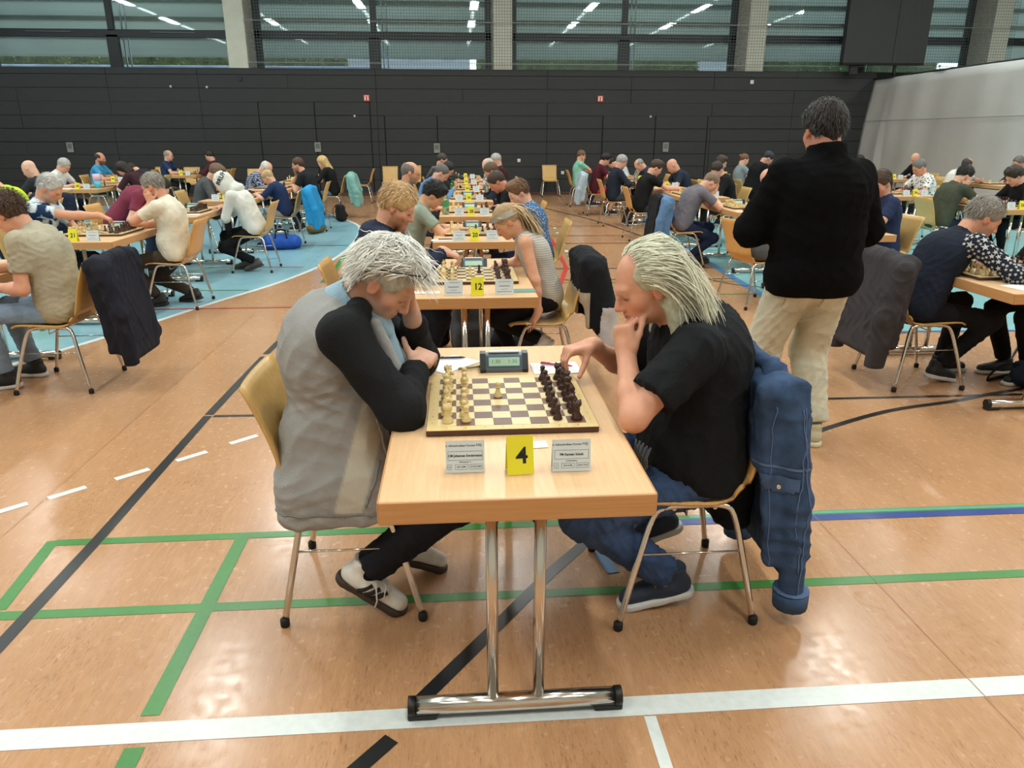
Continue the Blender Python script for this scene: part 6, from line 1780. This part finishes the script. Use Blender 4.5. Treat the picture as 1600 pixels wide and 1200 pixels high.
# ---- long haired man in black
def big_fx(F, c):
    F.cone(c['P0'] + V3(0.09, -0.09, 0.05), c['P0'] + V3(0.09, 0.09, 0.05), 0.115, 0.115, 0.06)
    F.ell(c['P2'] + V3(-0.04, 0, 0.02), V3(0.12, 0.20, 0.17), None, 0.06)
    for s in (-1, 1):
        E = c['hands'][s][0]; q = c['Sh'][s] + (E - c['Sh'][s]) * 0.72
        F.cone(c['Sh'][s] + V3(0, 0, -0.01), q, 0.080, 0.078, 0.04, cut=1)
def long_hair(root, c):
    HC, HM, sc = c['HC'], c['HM'], c['sc']
    f = lambda p: HC + HM @ (np.asarray(p, float) * sc)
    F = Field()
    F.ell(f((-0.022, 0, 0.040)), V3(0.102, 0.087, 0.092) * sc, HM, 0.02)
    F.cone(f((-0.06, 0, 0.02)), f((-0.095, 0, -0.085)), 0.075 * sc, 0.068 * sc, 0.04)
    F.cone(f((-0.075, 0.0, -0.05)), f((-0.135, 0.02, -0.155)), 0.066 * sc, 0.045 * sc, 0.04)
    for s in (-1, 1):
        F.cone(f((-0.03, s * 0.066, 0.0)), f((-0.045, s * 0.078, -0.11)), 0.036 * sc, 0.033 * sc, 0.03); F.cone(f((-0.045, s * 0.078, -0.11)), f((0.0, s * 0.098, -0.185)), 0.032 * sc, 0.016 * sc, 0.03)
    F.ell(f((0.100, 0, -0.03)), V3(0.092, 0.094, 0.125) * sc, HM, 0.012, 's'); F.ell(f((0.085, 0, 0.10)), V3(0.075, 0.080, 0.060) * sc, HM, 0.015, 's')
    for s in (-1, 1): F.ell(f((0.024, s * 0.092, -0.03)), V3(0.048, 0.032, 0.042) * sc, HM, 0.010, 's')
    hl = np.array(lin('#c4c5ac'))
    soft('hair', F, 0.007, HAIRM, root, amp=0.004, freq=120, seed=8, color=lambda V: np.tile(hl * 0.82, (len(V), 1)), rel=1)
    reg = lambda P: (P[:, 0] < 0.030) & (P[:, 2] > -0.045 + np.maximum(0, P[:, 0] + 0.01) * 2.2)
    def flow(P):
        d = np.zeros_like(P)
        d[:, 0] = -1.0; d[:, 1] = 2.5 * P[:, 1]; d[:, 2] = -0.30 - 5.0 * np.maximum(0, 0.06 - P[:, 2])
        bk = P[:, 0] < -0.09; d[bk, 0] = -0.30; d[bk, 2] = -1.0
        return d
    strands(root, HC, HM, sc, 4200, 0.25, flow, '#d3d4bc', 12, reg, r=0.00075, grav=0.45, noise=0.16, lift=(1.0, 1.10), steps=12, c0=(-0.022, 0, 0.040), rad=(0.104, 0.089, 0.094), bright=0.2)
    for sg in (-1, 1):
        regs = lambda P, sg=sg: (P[:, 0] < -0.045) & (P[:, 0] > -0.10) & (P[:, 1] * sg > 0.04) & (P[:, 2] < 0.055)
        strands(root, HC, HM, sc, 700, 0.20, lambda P, sg=sg: np.tile(np.array([[-0.10, sg * 0.12, -1.0]]), (len(P), 1)), '#d0d1ba', 31 + sg, regs, r=0.0009, grav=0.4, noise=0.16, lift=(1.0, 1.16), steps=11, c0=(-0.026, 0, 0.010), rad=(0.100, 0.093, 0.098), bright=0.2, name='side_locks')
KR = person('big man with long white hair in a black t-shirt leaning on his fist', 0.845, 2.36, math.pi, h=0.0052, skin='#d29a7e', hair='#c9cab2', style='long', top='#15181c', legs='#2c3e5c', legmat=mat('denim_dark', '#3a4f72', 0.85, var=0.22, scale=16, bump=0.004, bscale=240, spec=0.2),
    sc=1.06, bw=1.10, bd=1.12, belly=0.028, lean=(-6, 16, 28), neck=52, hp=22, hyaw=6, sleeve='short', hip=0.488, th=0.0085, amp=0.010, topfreq=48,
    lh=dict(pos=(0.302, 0.085, 0.925), pole=(0.55, 0.75, -0.75), d=(0.10, -0.28, 0.95), n=(-0.75, -0.55, 0.1), curl=((60, 70, 40), (66, 74, 44), (70, 78, 46), (74, 80, 48)), thumb=(0.8, 0.15, 0.5)),
    rh=dict(pos=(0.360, -0.235, 0.868), pole=(-0.2, -0.7, -0.9), d=(0.80, 0.22, -0.10), n=(0.1, 0.1, -1), curl=((40, 42, 25), (46, 46, 28), (52, 48, 30), (58, 52, 30)), thumb=(0.55, 0.35, 0.75), tcurl=5),
    footL=(0.115, 0.13, 0.115, 4, 9), footR=(0.07, -0.22, 0.16, -4, 22), shoes='#1f2d42', sole='#cdd0cf', topfx=big_fx, hairfx=long_hair, hem=0.0, brow='#b08a70', lw=1.12, returns=True)
chair(0.755, 2.345, math.pi, 'plywood chair under the long haired man', 1)
R = KR['root']; sh = [o for o in R.children if o.name.startswith('shoe')]
text('lettering', 'SKECHERS', 0.011, mat('logo_orange', '#b5764a', 0.6), sh[1], (0.155, 0.175, 0.098), (math.radians(90), 0, math.radians(180)), bold=0.0002)
pr_ = MB()
for k in range(9):
    a = random.uniform(-1, 1); pr_.tube([(0.235 + 0.004 * k, 0.205 - 0.02 * k * 0.4, 0.64 + 0.01 * a), (0.245 + 0.003 * k, 0.200 - 0.008 * k, 0.60 + 0.02 * a), (0.24 + 0.003 * k, 0.196 - 0.008 * k, 0.565 + 0.015 * a)], 0.004, 5)
pr_.build('shirt_print', mat('print_grey', '#5d6670', 0.8), R)

# ================================================================ standing man seen from behind
def fleece_fx(F, c):
    F.cone(c['P0'] + V3(0, -0.10, -0.01), c['P0'] + V3(0, 0.10, -0.01), 0.150, 0.150, 0.05)
    F.ell(c['P1'] + V3(0, 0, 0.02), V3(0.165, 0.235, 0.22), None, 0.05)
    F.ell(c['P2'] + V3(-0.01, 0, 0), V3(0.150, 0.235, 0.20), None, 0.05)
    nk = nrm(c['SB'] - c['N'])
    F.cone(c['N'] - nk * 0.02 + V3(-0.01, 0, 0), c['N'] + nk * 0.085 + V3(-0.015, 0, 0), 0.100, 0.092, 0.02, cut=1)
    F.cone(c['N'] + nk * 0.03 + V3(0.01, 0, 0), c['N'] + nk * 0.2 + V3(0.01, 0, 0), 0.074, 0.078, 0.008, op='s')
KM = person('standing man in a black fleece jacket and pale jeans seen from behind', 1.80, 3.60, math.radians(92), h=0.0085, skin='#c98f78', hair='#221d19', style='short', topmat=mat('fleece_black', '#0d0d0f', 0.95, var=0.15, scale=30, bump=0.006, bscale=300, spec=0.08),
    legmat=mat('pale_jeans', '#c6c3ae', 0.9, var=0.12, scale=7, bump=0.004, bscale=200, spec=0.1), sc=1.06, bw=1.08, bd=1.05, lean=(0, 2, 6), neck=14, hp=14, sleeve='long', hip=0.915, standing=True, aw=1.42, lw=1.45, th=0.0105, amp=0.010, topfreq=34,
    rh=dict(pos=(0.24, -0.10, 1.13), pole=(-0.5, -1.0, -0.35), curl='grip'), lh=dict(pos=(0.24, 0.10, 1.13), pole=(-0.5, 1.0, -0.35), curl='grip'), kneeR=(1, -0.1, 0.0), kneeL=(1, 0.1, 0),
    footR=(0.02, -0.125, 0.088, -8, 0), footL=(0.04, 0.145, 0.088, 10, 0), shoes='#b9b295', sole='#cfc8a8', topfx=fleece_fx, hem=0.0, hairlift=0.003, collar='high', returns=True)
R = KM['root']
tr = [o for o in R.children if o.name.startswith('trousers')][0]
for s in (-1, 1):                                           # back pockets of the jeans
    patch(tr, lambda c, n, s=s: (n[:, 0] < -0.1) & (np.abs(c[:, 1] - s * 0.098) < 0.066) & (c[:, 2] < 0.875) & (c[:, 2] > 0.745 + 0.35 * np.abs(c[:, 1] - s * 0.098)), 0.005, 'back_pocket', mat('pale_jeans_pocket', '#cbc8b4', 0.9, var=0.12, scale=7))
# ================================================================ blond man and girl at table 12
seat('blond bearded man', 'blond bearded man in a navy hooded sweatshirt reaching over table 12', 12, -1, -0.36, 0.0085, skin='#d9a48c', top='#232b40', hair='#c2a173', style='short', beard=('#a8754c', 0.75), sleeve='long', hood='down', legs='#1b1f2a', hips=-0.585, y=4.80, sc=1.07, bw=1.1, hyaw=-10, hairlift=0.008,
     rh=dict(pos=(0.50, 0.0, 0.90), pole=(-0.2, -0.8, -0.8), d=(0.9, 0.05, -0.35), n=(0, 0.1, -1), curl='pinch'), lh=chin(1), simple=False, shoes='#1a1a1c', brow='#9a7a50')
def girl_hair(root, c):
    HC, HM, sc = c['HC'], c['HM'], c['sc']
    f = lambda p: HC + HM @ (np.asarray(p, float) * sc)
    make_hair(root, HC, HM, sc, 'pony', '#a58a64', 0.0085, 4, 0.004)
    reg = lambda P: (P[:, 0] < -0.10)
    def flow(P): return np.tile(np.array([[-0.35, 0.0, -1.0]]), (len(P), 1))
    strands(root, HC, HM, sc, 500, 0.30, flow, '#b89f76', 6, reg, r=0.0022, grav=0.6, noise=0.22, lift=(1.0, 1.1), steps=10, name='ponytail')
    B = MB(); rings = []
    for k in range(25):
        a = 2 * math.pi * k / 24
        p = np.array([-0.014 + 0.113 * math.cos(a), 0.091 * math.sin(a), 0.052 + 0.028 * math.cos(a)])
        rings.append(p)
    lo = [tuple(f(p + np.array([0, 0, -0.020]))) for p in rings]; hi = [tuple(f(p * np.array([0.97, 0.97, 1]) + np.array([0, 0, 0.024]))) for p in rings]
    B.grid([lo, hi]).build('head_band', cloth('#b3b0a6'), root)
    MB().lathe([(0.0, 0), (0.014, 0.001), (0.014, 0.004), (0, 0.005)], n=12).build('head_band_button', cloth('#cfc2b0'), root).location = tuple(f((0.03, 0.094, 0.062)))
    soft('hair_tie', Field().ell(f((-0.118, 0, 0.02)), V3(0.022, 0.034, 0.034), HM, 0.01), 0.008, cloth('#cfd6b8'), root, amp=0.006, freq=120)
GIRLTOP = pattern_mat('girl_top', 'stripes', '#a8a49c', '#c4c0b6', scale=22)
person('girl with head band and ponytail in a grey tank top leaning on a chair', 0.60, 4.86, math.pi, h=0.0085, skin='#d6a083', topmat=GIRLTOP, hair='#a58a64', style='pony', legs='#141518', sc=0.86, bw=0.86, bd=0.85, lean=(12, 24, 34), neck=48, hp=38, sleeve='tank', hip=0.57,
       lh=dict(pos=(0.085, 0.20, 0.515), pole=(-0.6, 0.6, 0.1), d=(0.35, 0.1, -0.6), n=(0.2, 0, -1), curl='flat'), rh=dict(pos=(0.30, -0.12, TH + 0.03), pole=(-0.3, -0.8, -0.5)), footL=(0.05, 0.08, 0.30, 0, 40), footR=(0.20, -0.08, 0.12, 0, 10), hairfx=girl_hair, collar='none', amp=0.004, shoes='#d8d8d6')
chair(0.545, 4.84, math.pi, 'plywood chair under the leaning girl with the black and white jacket', 0)

# ================================================================ boy at the left edge
seat('beige shirt boy', 'boy with curly brown hair in a beige t-shirt at the left edge', 13, 1, -2.72, 0.0085, skin='#d8a084', top='#aaa48f', hair='#4a3626', style='curly', legs='#7e93a8', hips=-2.62, y=5.02, lean=(2, 12, 26), neck=50, hp=34, hyaw=-6, sc=1.03, bw=1.04,
     lh=dict(pos=(0.34, 0.10, 0.68), pole=(-0.8, 0.5, -0.6), d=(0.95, 0, 0.05), n=(0, -0.3, -1), curl='relax'), rh=tbl(-1, 0.46, 0.02), simple=False, warm=0, legmat=mat('denim_pale', '#7d94ac', 0.85, var=0.2, scale=14, bump=0.004, bscale=220), footL=(0.40, 0.10, 0.088, 6, 4), footR=(0.36, -0.16, 0.088, -4, 0), shoes='#1a1b1d', sole='#d8d8d6', chairlab='plywood chair under the beige shirt boy')

# ================================================================ man with star sleeves
KS = seat('star sleeves man', 'grey haired man in a black shirt with white stars on the sleeves', 11, -1, 3.28, 0.0085, skin='#d29a7e', top='#1b2230', hair='#8a857c', style='short', legs='#17181c', hips=3.06, y=4.66, lean=(14, 30, 42), neck=48, hp=30, hyaw=-14, sc=1.05, bw=1.02, sleeve='long', beard=('#8a7f74', 0.35),
     rh=dict(pos=(0.53, -0.20, TH + 0.06), pole=(0.15, -0.9, -0.5), d=(0.9, 0.25, 0.0), n=(0, 0, -1), curl='relax'), lh=tbl(1, 0.46, 0.04), simple=False, warm=0, footR=(0.19, -0.09, 0.12, 16, 14), footL=(0.38, 0.16, 0.088, 0, 0), kneeR=(1.0, -0.25, 0.55), shoes='#141416', sole='#c9c9c6', lw=0.92, returns=True)
# stars printed on the sleeves
KSD = KS; tp = KS['top']
me = tp.data
co = np.zeros(len(me.vertices) * 3, np.float32); me.vertices.foreach_get('co', co); co = co.reshape(-1, 3)
no = np.zeros(len(me.vertices) * 3, np.float32); me.vertices.foreach_get('normal', no); no = no.reshape(-1, 3)
dmin = np.full(len(co), 9.0)
for s_ in (-1, 1):
    E, T = KS['hands'][s_][0], KS['hands'][s_][1]
    dmin = np.minimum(dmin, np.minimum(seg_d(co, KS['Sh'][s_], E), seg_d(co, E, T)))
    out_ = (co[:, 1] * s_ > abs(KS['Sh'][s_][1]) - 0.045) | (seg_d(co, E, T) < 0.075)
    dmin = np.where(out_ | (co[:, 1] * s_ < 0), dmin, 9.0)
sel = np.where(dmin < 0.085)[0]
ST = MB(); placed = []
g = np.random.default_rng(5); g.shuffle(sel)
for i in sel:
    p = co[i]
    r_ = g.choice([0.012, 0.018, 0.026])
    if any(np.linalg.norm(p - q) < 0.85 * (r_ + rr) for q, rr in placed): continue
    placed.append((p, r_))
    n_ = no[i]; a = nrm(np.cross(n_, g.normal(size=3))); b = np.cross(n_, a)
    vs = [tuple(p + n_ * 0.004)]
    for k in range(10):
        rr = r_ * (1.0 if k % 2 == 0 else 0.42); t = k * math.pi / 5
        vs.append(tuple(p + n_ * (0.004 - 0.10 * rr * rr / 0.05) + a * rr * math.cos(t) + b * rr * math.sin(t)))
    ST.add(vs, [(0, k + 1, (k + 1) % 10 + 1) for k in range(10)])
    if len(placed) > 420: break
ST.build('star_print', mat('star_grey', '#b9bbb8', 0.8), tp)['kind'] = 'stuff'
person('person in black mostly cut off at the right edge', 4.16, 4.62, math.pi, h=0.012, skin='#d8a488', top='#16171a', hair='#3a2d25', style='short', legs='#101114', sleeve='short', lh=dict(pos=(0.56, 0.02, TH + 0.05), pole=(-0.2, 0.8, -0.6), d=(0.9, -0.1, -0.1), n=(0, 0, -1), curl='pinch'))
chair(4.24, 4.62, math.pi, 'plywood chair cut off at the right edge', 0)
# ================================================================ jackets hung over chair backs
def jacket(cx, cy, rot, col, label, drop=0.60, width=0.22, seed=1, sleeves=(1, 1), h=0.011, matl=None, lining=None, thick=1.0, amp=0.012, shift=0.0, returns=False, sleeve_drop=None, out=0.0):
    """hangs behind the chair back at local x = -0.30; the seat looks towards +x"""
    o = thing('hanging_jacket', label, 'jacket', (cx, cy, 0), rot, 'jackets on chair backs')
    top = 0.865; zb = top - drop
    F = Field()
    F.cone(V3(-0.295, -width, top - 0.02), V3(-0.295, width, top - 0.02), 0.050 * thick, 0.050 * thick, 0.04)
    F.cone(V3(-0.315, -0.09, top + 0.005), V3(-0.315, 0.09, top + 0.005), 0.040 * thick, 0.040 * thick, 0.03)
    tilt = np.array(Matrix.Rotation(math.radians(7), 3, 'Y'))
    F.box(V3(-0.365 + out, shift, (top + zb) / 2), V3(0.045 * thick, width + 0.01, drop / 2 + 0.02), tilt, rad=0.04, k=0.04)
    F.box(V3(-0.255, 0, top - 0.15), V3(0.026, width - 0.01, 0.14), None, rad=0.02, k=0.03)
    for s, on in ((-1, sleeves[0]), (1, sleeves[1])):
        F.box(V3(-0.33, s * (width + 0.015), (top + zb) / 2 + 0.03), V3(0.085, 0.028, drop / 2 - 0.02), tilt, rad=0.026, k=0.05)
        if on:
            sd = sleeve_drop if sleeve_drop is not None else drop + 0.02
            a, b, c = V3(-0.33 + out, s * (width + 0.02), top - 0.06), V3(-0.405 + out * 3, s * (width + 0.045), top - sd * 0.5), V3(-0.425 + out * 2, s * (width + 0.03), top - sd)
            F.cone(a, b, 0.066 * thick, 0.060 * thick, 0.02); F.cone(b, c, 0.060 * thick, 0.048 * thick, 0.02, cut=1)
    F.half(V3(-0.35, 0, zb - 0.06), V3(0, 0, -1))
    sh = soft('jacket_shell', F, h, matl or cloth(col), o, amp=amp, freq=34, seed=seed, rel=2, direction=(0.35, 1.0, 0.12), ampmask=lambda V: np.clip((V[:, 2] - zb + 0.03) / 0.14, 0.15, 1.0))
    if lining:
        patch(sh, lambda c, n: (n[:, 0] > 0.25) & (c[:, 2] < top - 0.03), 0.004, 'lining', cloth(lining))
    if returns: return o, sh
    return o
DENIM = mat('denim_jacket', '#3a5070', 0.85, var=0.35, scale=14, bump=0.004, bscale=260, spec=0.2)
dj, djs = jacket(0.722, 2.345, math.pi, '#34496b', 'blue denim jacket hanging on the chair of the long haired man', 0.70, 0.215, 3, matl=DENIM, h=0.0085, amp=0.015, thick=0.85, returns=True, sleeve_drop=0.80, out=0.013)
# jacket parts in the jacket's own frame: near side is local +y
for s in (1, -1):
    c = V3(-0.399, s * 0.245, 0.865 - 0.80)
    MB().tube([tuple(c + V3(0.003, 0, 0.058)), tuple(c + V3(0.001, 0, 0.03)), tuple(c + V3(0, 0, -0.004))], 0.058, 14, rs=[0.060, 0.0595, 0.058]).build('cuff', DENIM, dj)
    MB().tube([tuple(c + V3(0.003, 0, 0.060)), tuple(c + V3(0.003, 0, 0.064))], 0.061, 14, rs=[0.061, 0.061]).build('cuff_seam', mat('denim_seam', '#566d92', 0.85), dj)
patch(djs, lambda c, n: (n[:, 1] > 0.3) & (np.abs(c[:, 0] + 0.30) < 0.055) & (c[:, 2] < 0.575 ) & (c[:, 2] > 0.50 + 0.4 * np.abs(c[:, 0] + 0.30)), 0.006, 'pocket_flap', mat('denim_pocket', '#41587a', 0.85, var=0.2, scale=18))
bt = MB().lathe([(0, 0), (0.008, 0), (0.009, 0.002), (0.006, 0.004), (0, 0.004)], n=12).build('button', CHROME, dj, (-0.29, 0.279, 0.535)); bt.rotation_euler = (math.radians(-90), 0, 0)
patch(djs, lambda c, n: (np.abs(c[:, 2] - 0.60) < 0.008) & (n[:, 1] > 0.1), 0.003, 'yoke_seam', MATS['denim_seam'])
for sx_ in (-0.255, -0.345):
    surf_line(djs, [(sx_, 0.27, 0.80), (sx_ - 0.01, 0.275, 0.55), (sx_ - 0.04, 0.275, 0.22)], 0.0022, MATS['denim_seam'], 'seam')
surf_line(djs, [(-0.34, 0.29, 0.80), (-0.39, 0.31, 0.46), (-0.40, 0.30, 0.12)], 0.0022, MATS['denim_seam'], 'seam')
CFd = Field()
CFd.cone(V3(-0.30, -0.10, 0.895), V3(-0.27, 0.0, 0.90), 0.03, 0.032, 0.02); CFd.cone(V3(-0.27, 0.0, 0.90), V3(-0.30, 0.12, 0.88), 0.032, 0.03, 0.02); CFd.cone(V3(-0.30, 0.12, 0.88), V3(-0.255, 0.17, 0.80), 0.03, 0.022, 0.02)
soft('collar', CFd, 0.008, DENIM, dj, amp=0.006, freq=40)
# dark bag hanging under the seat behind the jacket
bgm = thing('shoulder_bag', 'black cloth bag hanging behind the denim jacket chair', 'bag', (0.99, 2.42, 0.0))
soft('bag_body', Field().box(V3(0, 0, 0.36), V3(0.07, 0.12, 0.14), None, rad=0.06, k=0.03), 0.012, cloth('#1d2024'), bgm, amp=0.012, freq=30)
MB().tube([(0, -0.1, 0.46), (0.05, -0.11, 0.6), (0.06, 0, 0.86), (0.05, 0.1, 0.6), (0, 0.1, 0.46)], 0.008, 6).build('strap', cloth('#1d2024'), bgm)

jacket(-2.56, 5.02, math.pi, '#20222c', 'dark navy jacket hanging on the chair of the beige shirt boy', 0.66, 0.21, 7, (0, 1), h=0.0105, thick=1.0, amp=0.016)
jacket(3.10, 4.64, 0.0, '#3a383b', 'dark grey hooded jacket hanging on the chair of the star sleeves man', 0.62, 0.23, 9, (1, 1), h=0.0105, thick=1.25, amp=0.015, sleeve_drop=0.72)
gj, gjs = jacket(0.55, 4.84, math.pi, '#1a1d22', 'black and white jacket hanging on the chair of the girl', 0.50, 0.215, 12, (1, 1), h=0.0105, thick=1.1, amp=0.013, returns=True, sleeve_drop=0.60)
patch(gjs, lambda c, n: (c[:, 2] < 0.58) & (c[:, 0] < -0.36), 0.004, 'white_panel', cloth('#c9ccd2')); patch(gjs, lambda c, n: (c[:, 2] < 0.66) & (c[:, 0] > -0.30), 0.004, 'grey_lining', cloth('#b4a794'))
jacket(2.97, 9.55, 0.0, '#5d7fa6', 'light blue denim jacket hanging on the chair of the grey shirt man', 0.52, 0.215, 14, (1, 1), h=0.013, amp=0.013)
soft_b = jacket(2.93, 9.62, 0.0, '#1d1f22', 'black garment hanging under the light blue denim jacket', 0.68, 0.17, 15, (0, 0), h=0.014, amp=0.012, shift=0.02)
jacket(-2.53, 11.75, math.pi, '#2a8fc8', 'bright blue jacket hanging on the chair of the small blond boy', 0.58, 0.20, 17, (1, 1), h=0.014, amp=0.012)
jacket(-2.45, 16.0, math.pi, '#7fb0a8', 'mint quilted jacket hanging on the chair of the blond woman', 0.62, 0.22, 19, (1, 1), h=0.015, amp=0.018, thick=1.3)
jacket(3.02, 16.2, 0.0, '#a9bcc8', 'pale blue jacket hanging on the chair of the player with red shorts', 0.62, 0.2, 23, (1, 0), h=0.015, amp=0.012)
jacket(-5.38, 10.9, math.radians(85), '#1c2438', 'dark navy coat hanging behind the tie-dye man', 0.75, 0.22, 25, (1, 1), h=0.015, amp=0.014)
chair(-5.38, 10.9, math.radians(85), 'plywood chair under the dark navy coat', 0, True)

# ================================================================ bags on the floor
def duffel(x, y, rot, L_, r, col, label, strap='#202226', name='sports_bag', zs=0.85):
    o = thing(name, label, 'bag', (x, y, 0), rot, 'bags on the floor')
    F = Field().cone(V3(-L_ / 2, 0, r * zs), V3(L_ / 2, 0, r * zs), r, r, 0.03, flat=((0, 0, 1), 1 / zs)); F.half(V3(0, 0, 0.004), V3(0, 0, -1))
    soft('bag_body', F, 0.014, cloth(col), o, amp=0.014, freq=28, seed=int(abs(x * 100)))
    for s in (-1, 1):
        MB().tube([(-L_ * .25, s * r * 0.8, r * 1.3), (-L_ * .2, s * r * 0.5, r * 2.1), (0, s * r * 0.4, r * 2.25), (L_ * .2, s * r * 0.5, r * 2.1), (L_ * .25, s * r * 0.8, r * 1.3)], 0.010, 6).build('handle', cloth(strap), o)
    MB().tube([(-L_ / 2, 0, r * 1.83), (L_ / 2, 0, r * 1.83)], 0.006, 5).build('zip', cloth('#8a8d90'), o)
    return o
def backpack(x, y, rot, w, hgt, d, col, label, lying=False, strap='#16181b'):
    o = thing('backpack', label, 'backpack', (x, y, 0), rot, 'bags on the floor')
    F = Field()
    if lying:
        F.box(V3(0, 0, d / 2), V3(hgt / 2, w / 2, d / 2), None, rad=d * 0.42, k=0.05); F.box(V3(-hgt * .1, 0, d * .85), V3(hgt * .28, w * .36, d * .3), None, rad=d * .25, k=0.04)
        st = [[(hgt * .3, s * w * .2, d * .9), (hgt * .62, s * w * .5, d * .75), (hgt * .66, s * w * .72, 0.03), (hgt * .2, s * w * .8, 0.012), (-hgt * .2, s * w * .5, d * .3)] for s in (-1, 1)]
    else:
        F.box(V3(0, 0, hgt / 2), V3(d / 2, w / 2, hgt / 2), None, rad=d * 0.42, k=0.05); F.box(V3(d * .35, 0, hgt * .32), V3(d * .3, w * .38, hgt * .24), None, rad=d * .2, k=0.04)
        st = [[(-d * .35, s * w * .25, hgt * .93), (-d * .75, s * w * .3, hgt * .7), (-d * .7, s * w * .33, hgt * .3), (-d * .4, s * w * .35, hgt * .1)] for s in (-1, 1)]
    F.half(V3(0, 0, 0.004), V3(0, 0, -1))
    soft('pack_body', F, 0.014, cloth(col), o, amp=0.014, freq=26, seed=int(abs(y * 100)))
    for p in st: MB().tube(catmull(p, 5), 0.016, 6, flat=0.4).build('strap', cloth(strap), o)
    MB().tube(catmull([(0.02, -0.03, hgt if not lying else d), (0.02, 0, (hgt if not lying else d) + 0.05), (0.02, 0.03, hgt if not lying else d)], 4), 0.006, 6).build('grab_loop', cloth(strap), o)
    return o
duffel(-2.62, 11.35, 0.2, 0.34, 0.13, '#2d55a8', 'blue sports bag with pink tag on the floor by the hooded boy')
backpack(3.92, 4.42, math.radians(200), 0.30, 0.40, 0.19, '#1f2735', 'navy backpack lying with loose straps at the right edge', True)
backpack(0.10, 5.60, math.radians(-90), 0.34, 0.42, 0.20, '#55585c', 'grey backpack standing under the second central table')
backpack(-0.22, 5.72, math.radians(-70), 0.30, 0.36, 0.20, '#1a1c20', 'black backpack standing under the second central table')
duffel(0.42, 5.62, 0.05, 0.36, 0.10, '#2c2f33', 'flat dark grey bag on the floor beside the girl', zs=0.8)
duffel(-2.45, 13.3, 1.2, 0.26, 0.10, '#6d5a30', 'small yellowish bag under the black shirt man')
backpack(-2.3, 15.2, 0.5, 0.26, 0.34, 0.16, '#22201f', 'small dark bag under the blond woman')
tb = thing('tote_bag', 'cream cloth bag lying on the chair seat beside the girl', 'bag', (0.70, 4.97, 0.458))
soft('bag_body', Field().box(V3(0, 0, 0.035), V3(0.10, 0.09, 0.035), np.array(Matrix.Rotation(math.radians(14), 3, 'Y')), rad=0.03, k=0.02), 0.01, cloth('#c9bfa6'), tb, amp=0.012, freq=40)
fp = MB().bbox((0, 0, 0.001), (0.16, 0.10, 0.001), 0.0003).build('paper_slip', PAPER, None, (0.22, 5.3, 0.002), 0.4); tag(fp, 'white paper slip lying on the floor under the second central table', 'paper')
fp = MB().bbox((0, 0, 0.001), (0.2, 0.14, 0.001), 0.0003).build('paper_slip', PAPER, None, (1.02, 7.9, 0.002), 0.2); tag(fp, 'white paper slip lying on the floor behind the girl', 'paper')
# spectacles on the right table
sg = thing('folded_spectacles', 'black framed spectacles lying at the near corner of the right table', 'glasses', (3.42, 4.20, TH + 0.004))
for s in (-1, 1): MB().tube([(s * 0.033 + 0.026 * math.cos(a), 0, 0.018 + 0.018 * math.sin(a)) for a in np.linspace(0, 6.283, 15)], 0.002, 5, cap=False).tube([(s * 0.062, 0, 0.025), (s * 0.06, 0.1, 0.02), (s * 0.04, 0.13, 0.004)], 0.002, 5).build('lens_frame', BLACK_PL, sg)
pen(3.60, 4.80, 1.2, 'green pen held over the board at the right edge', '#3a7a4a', TH + 0.12)
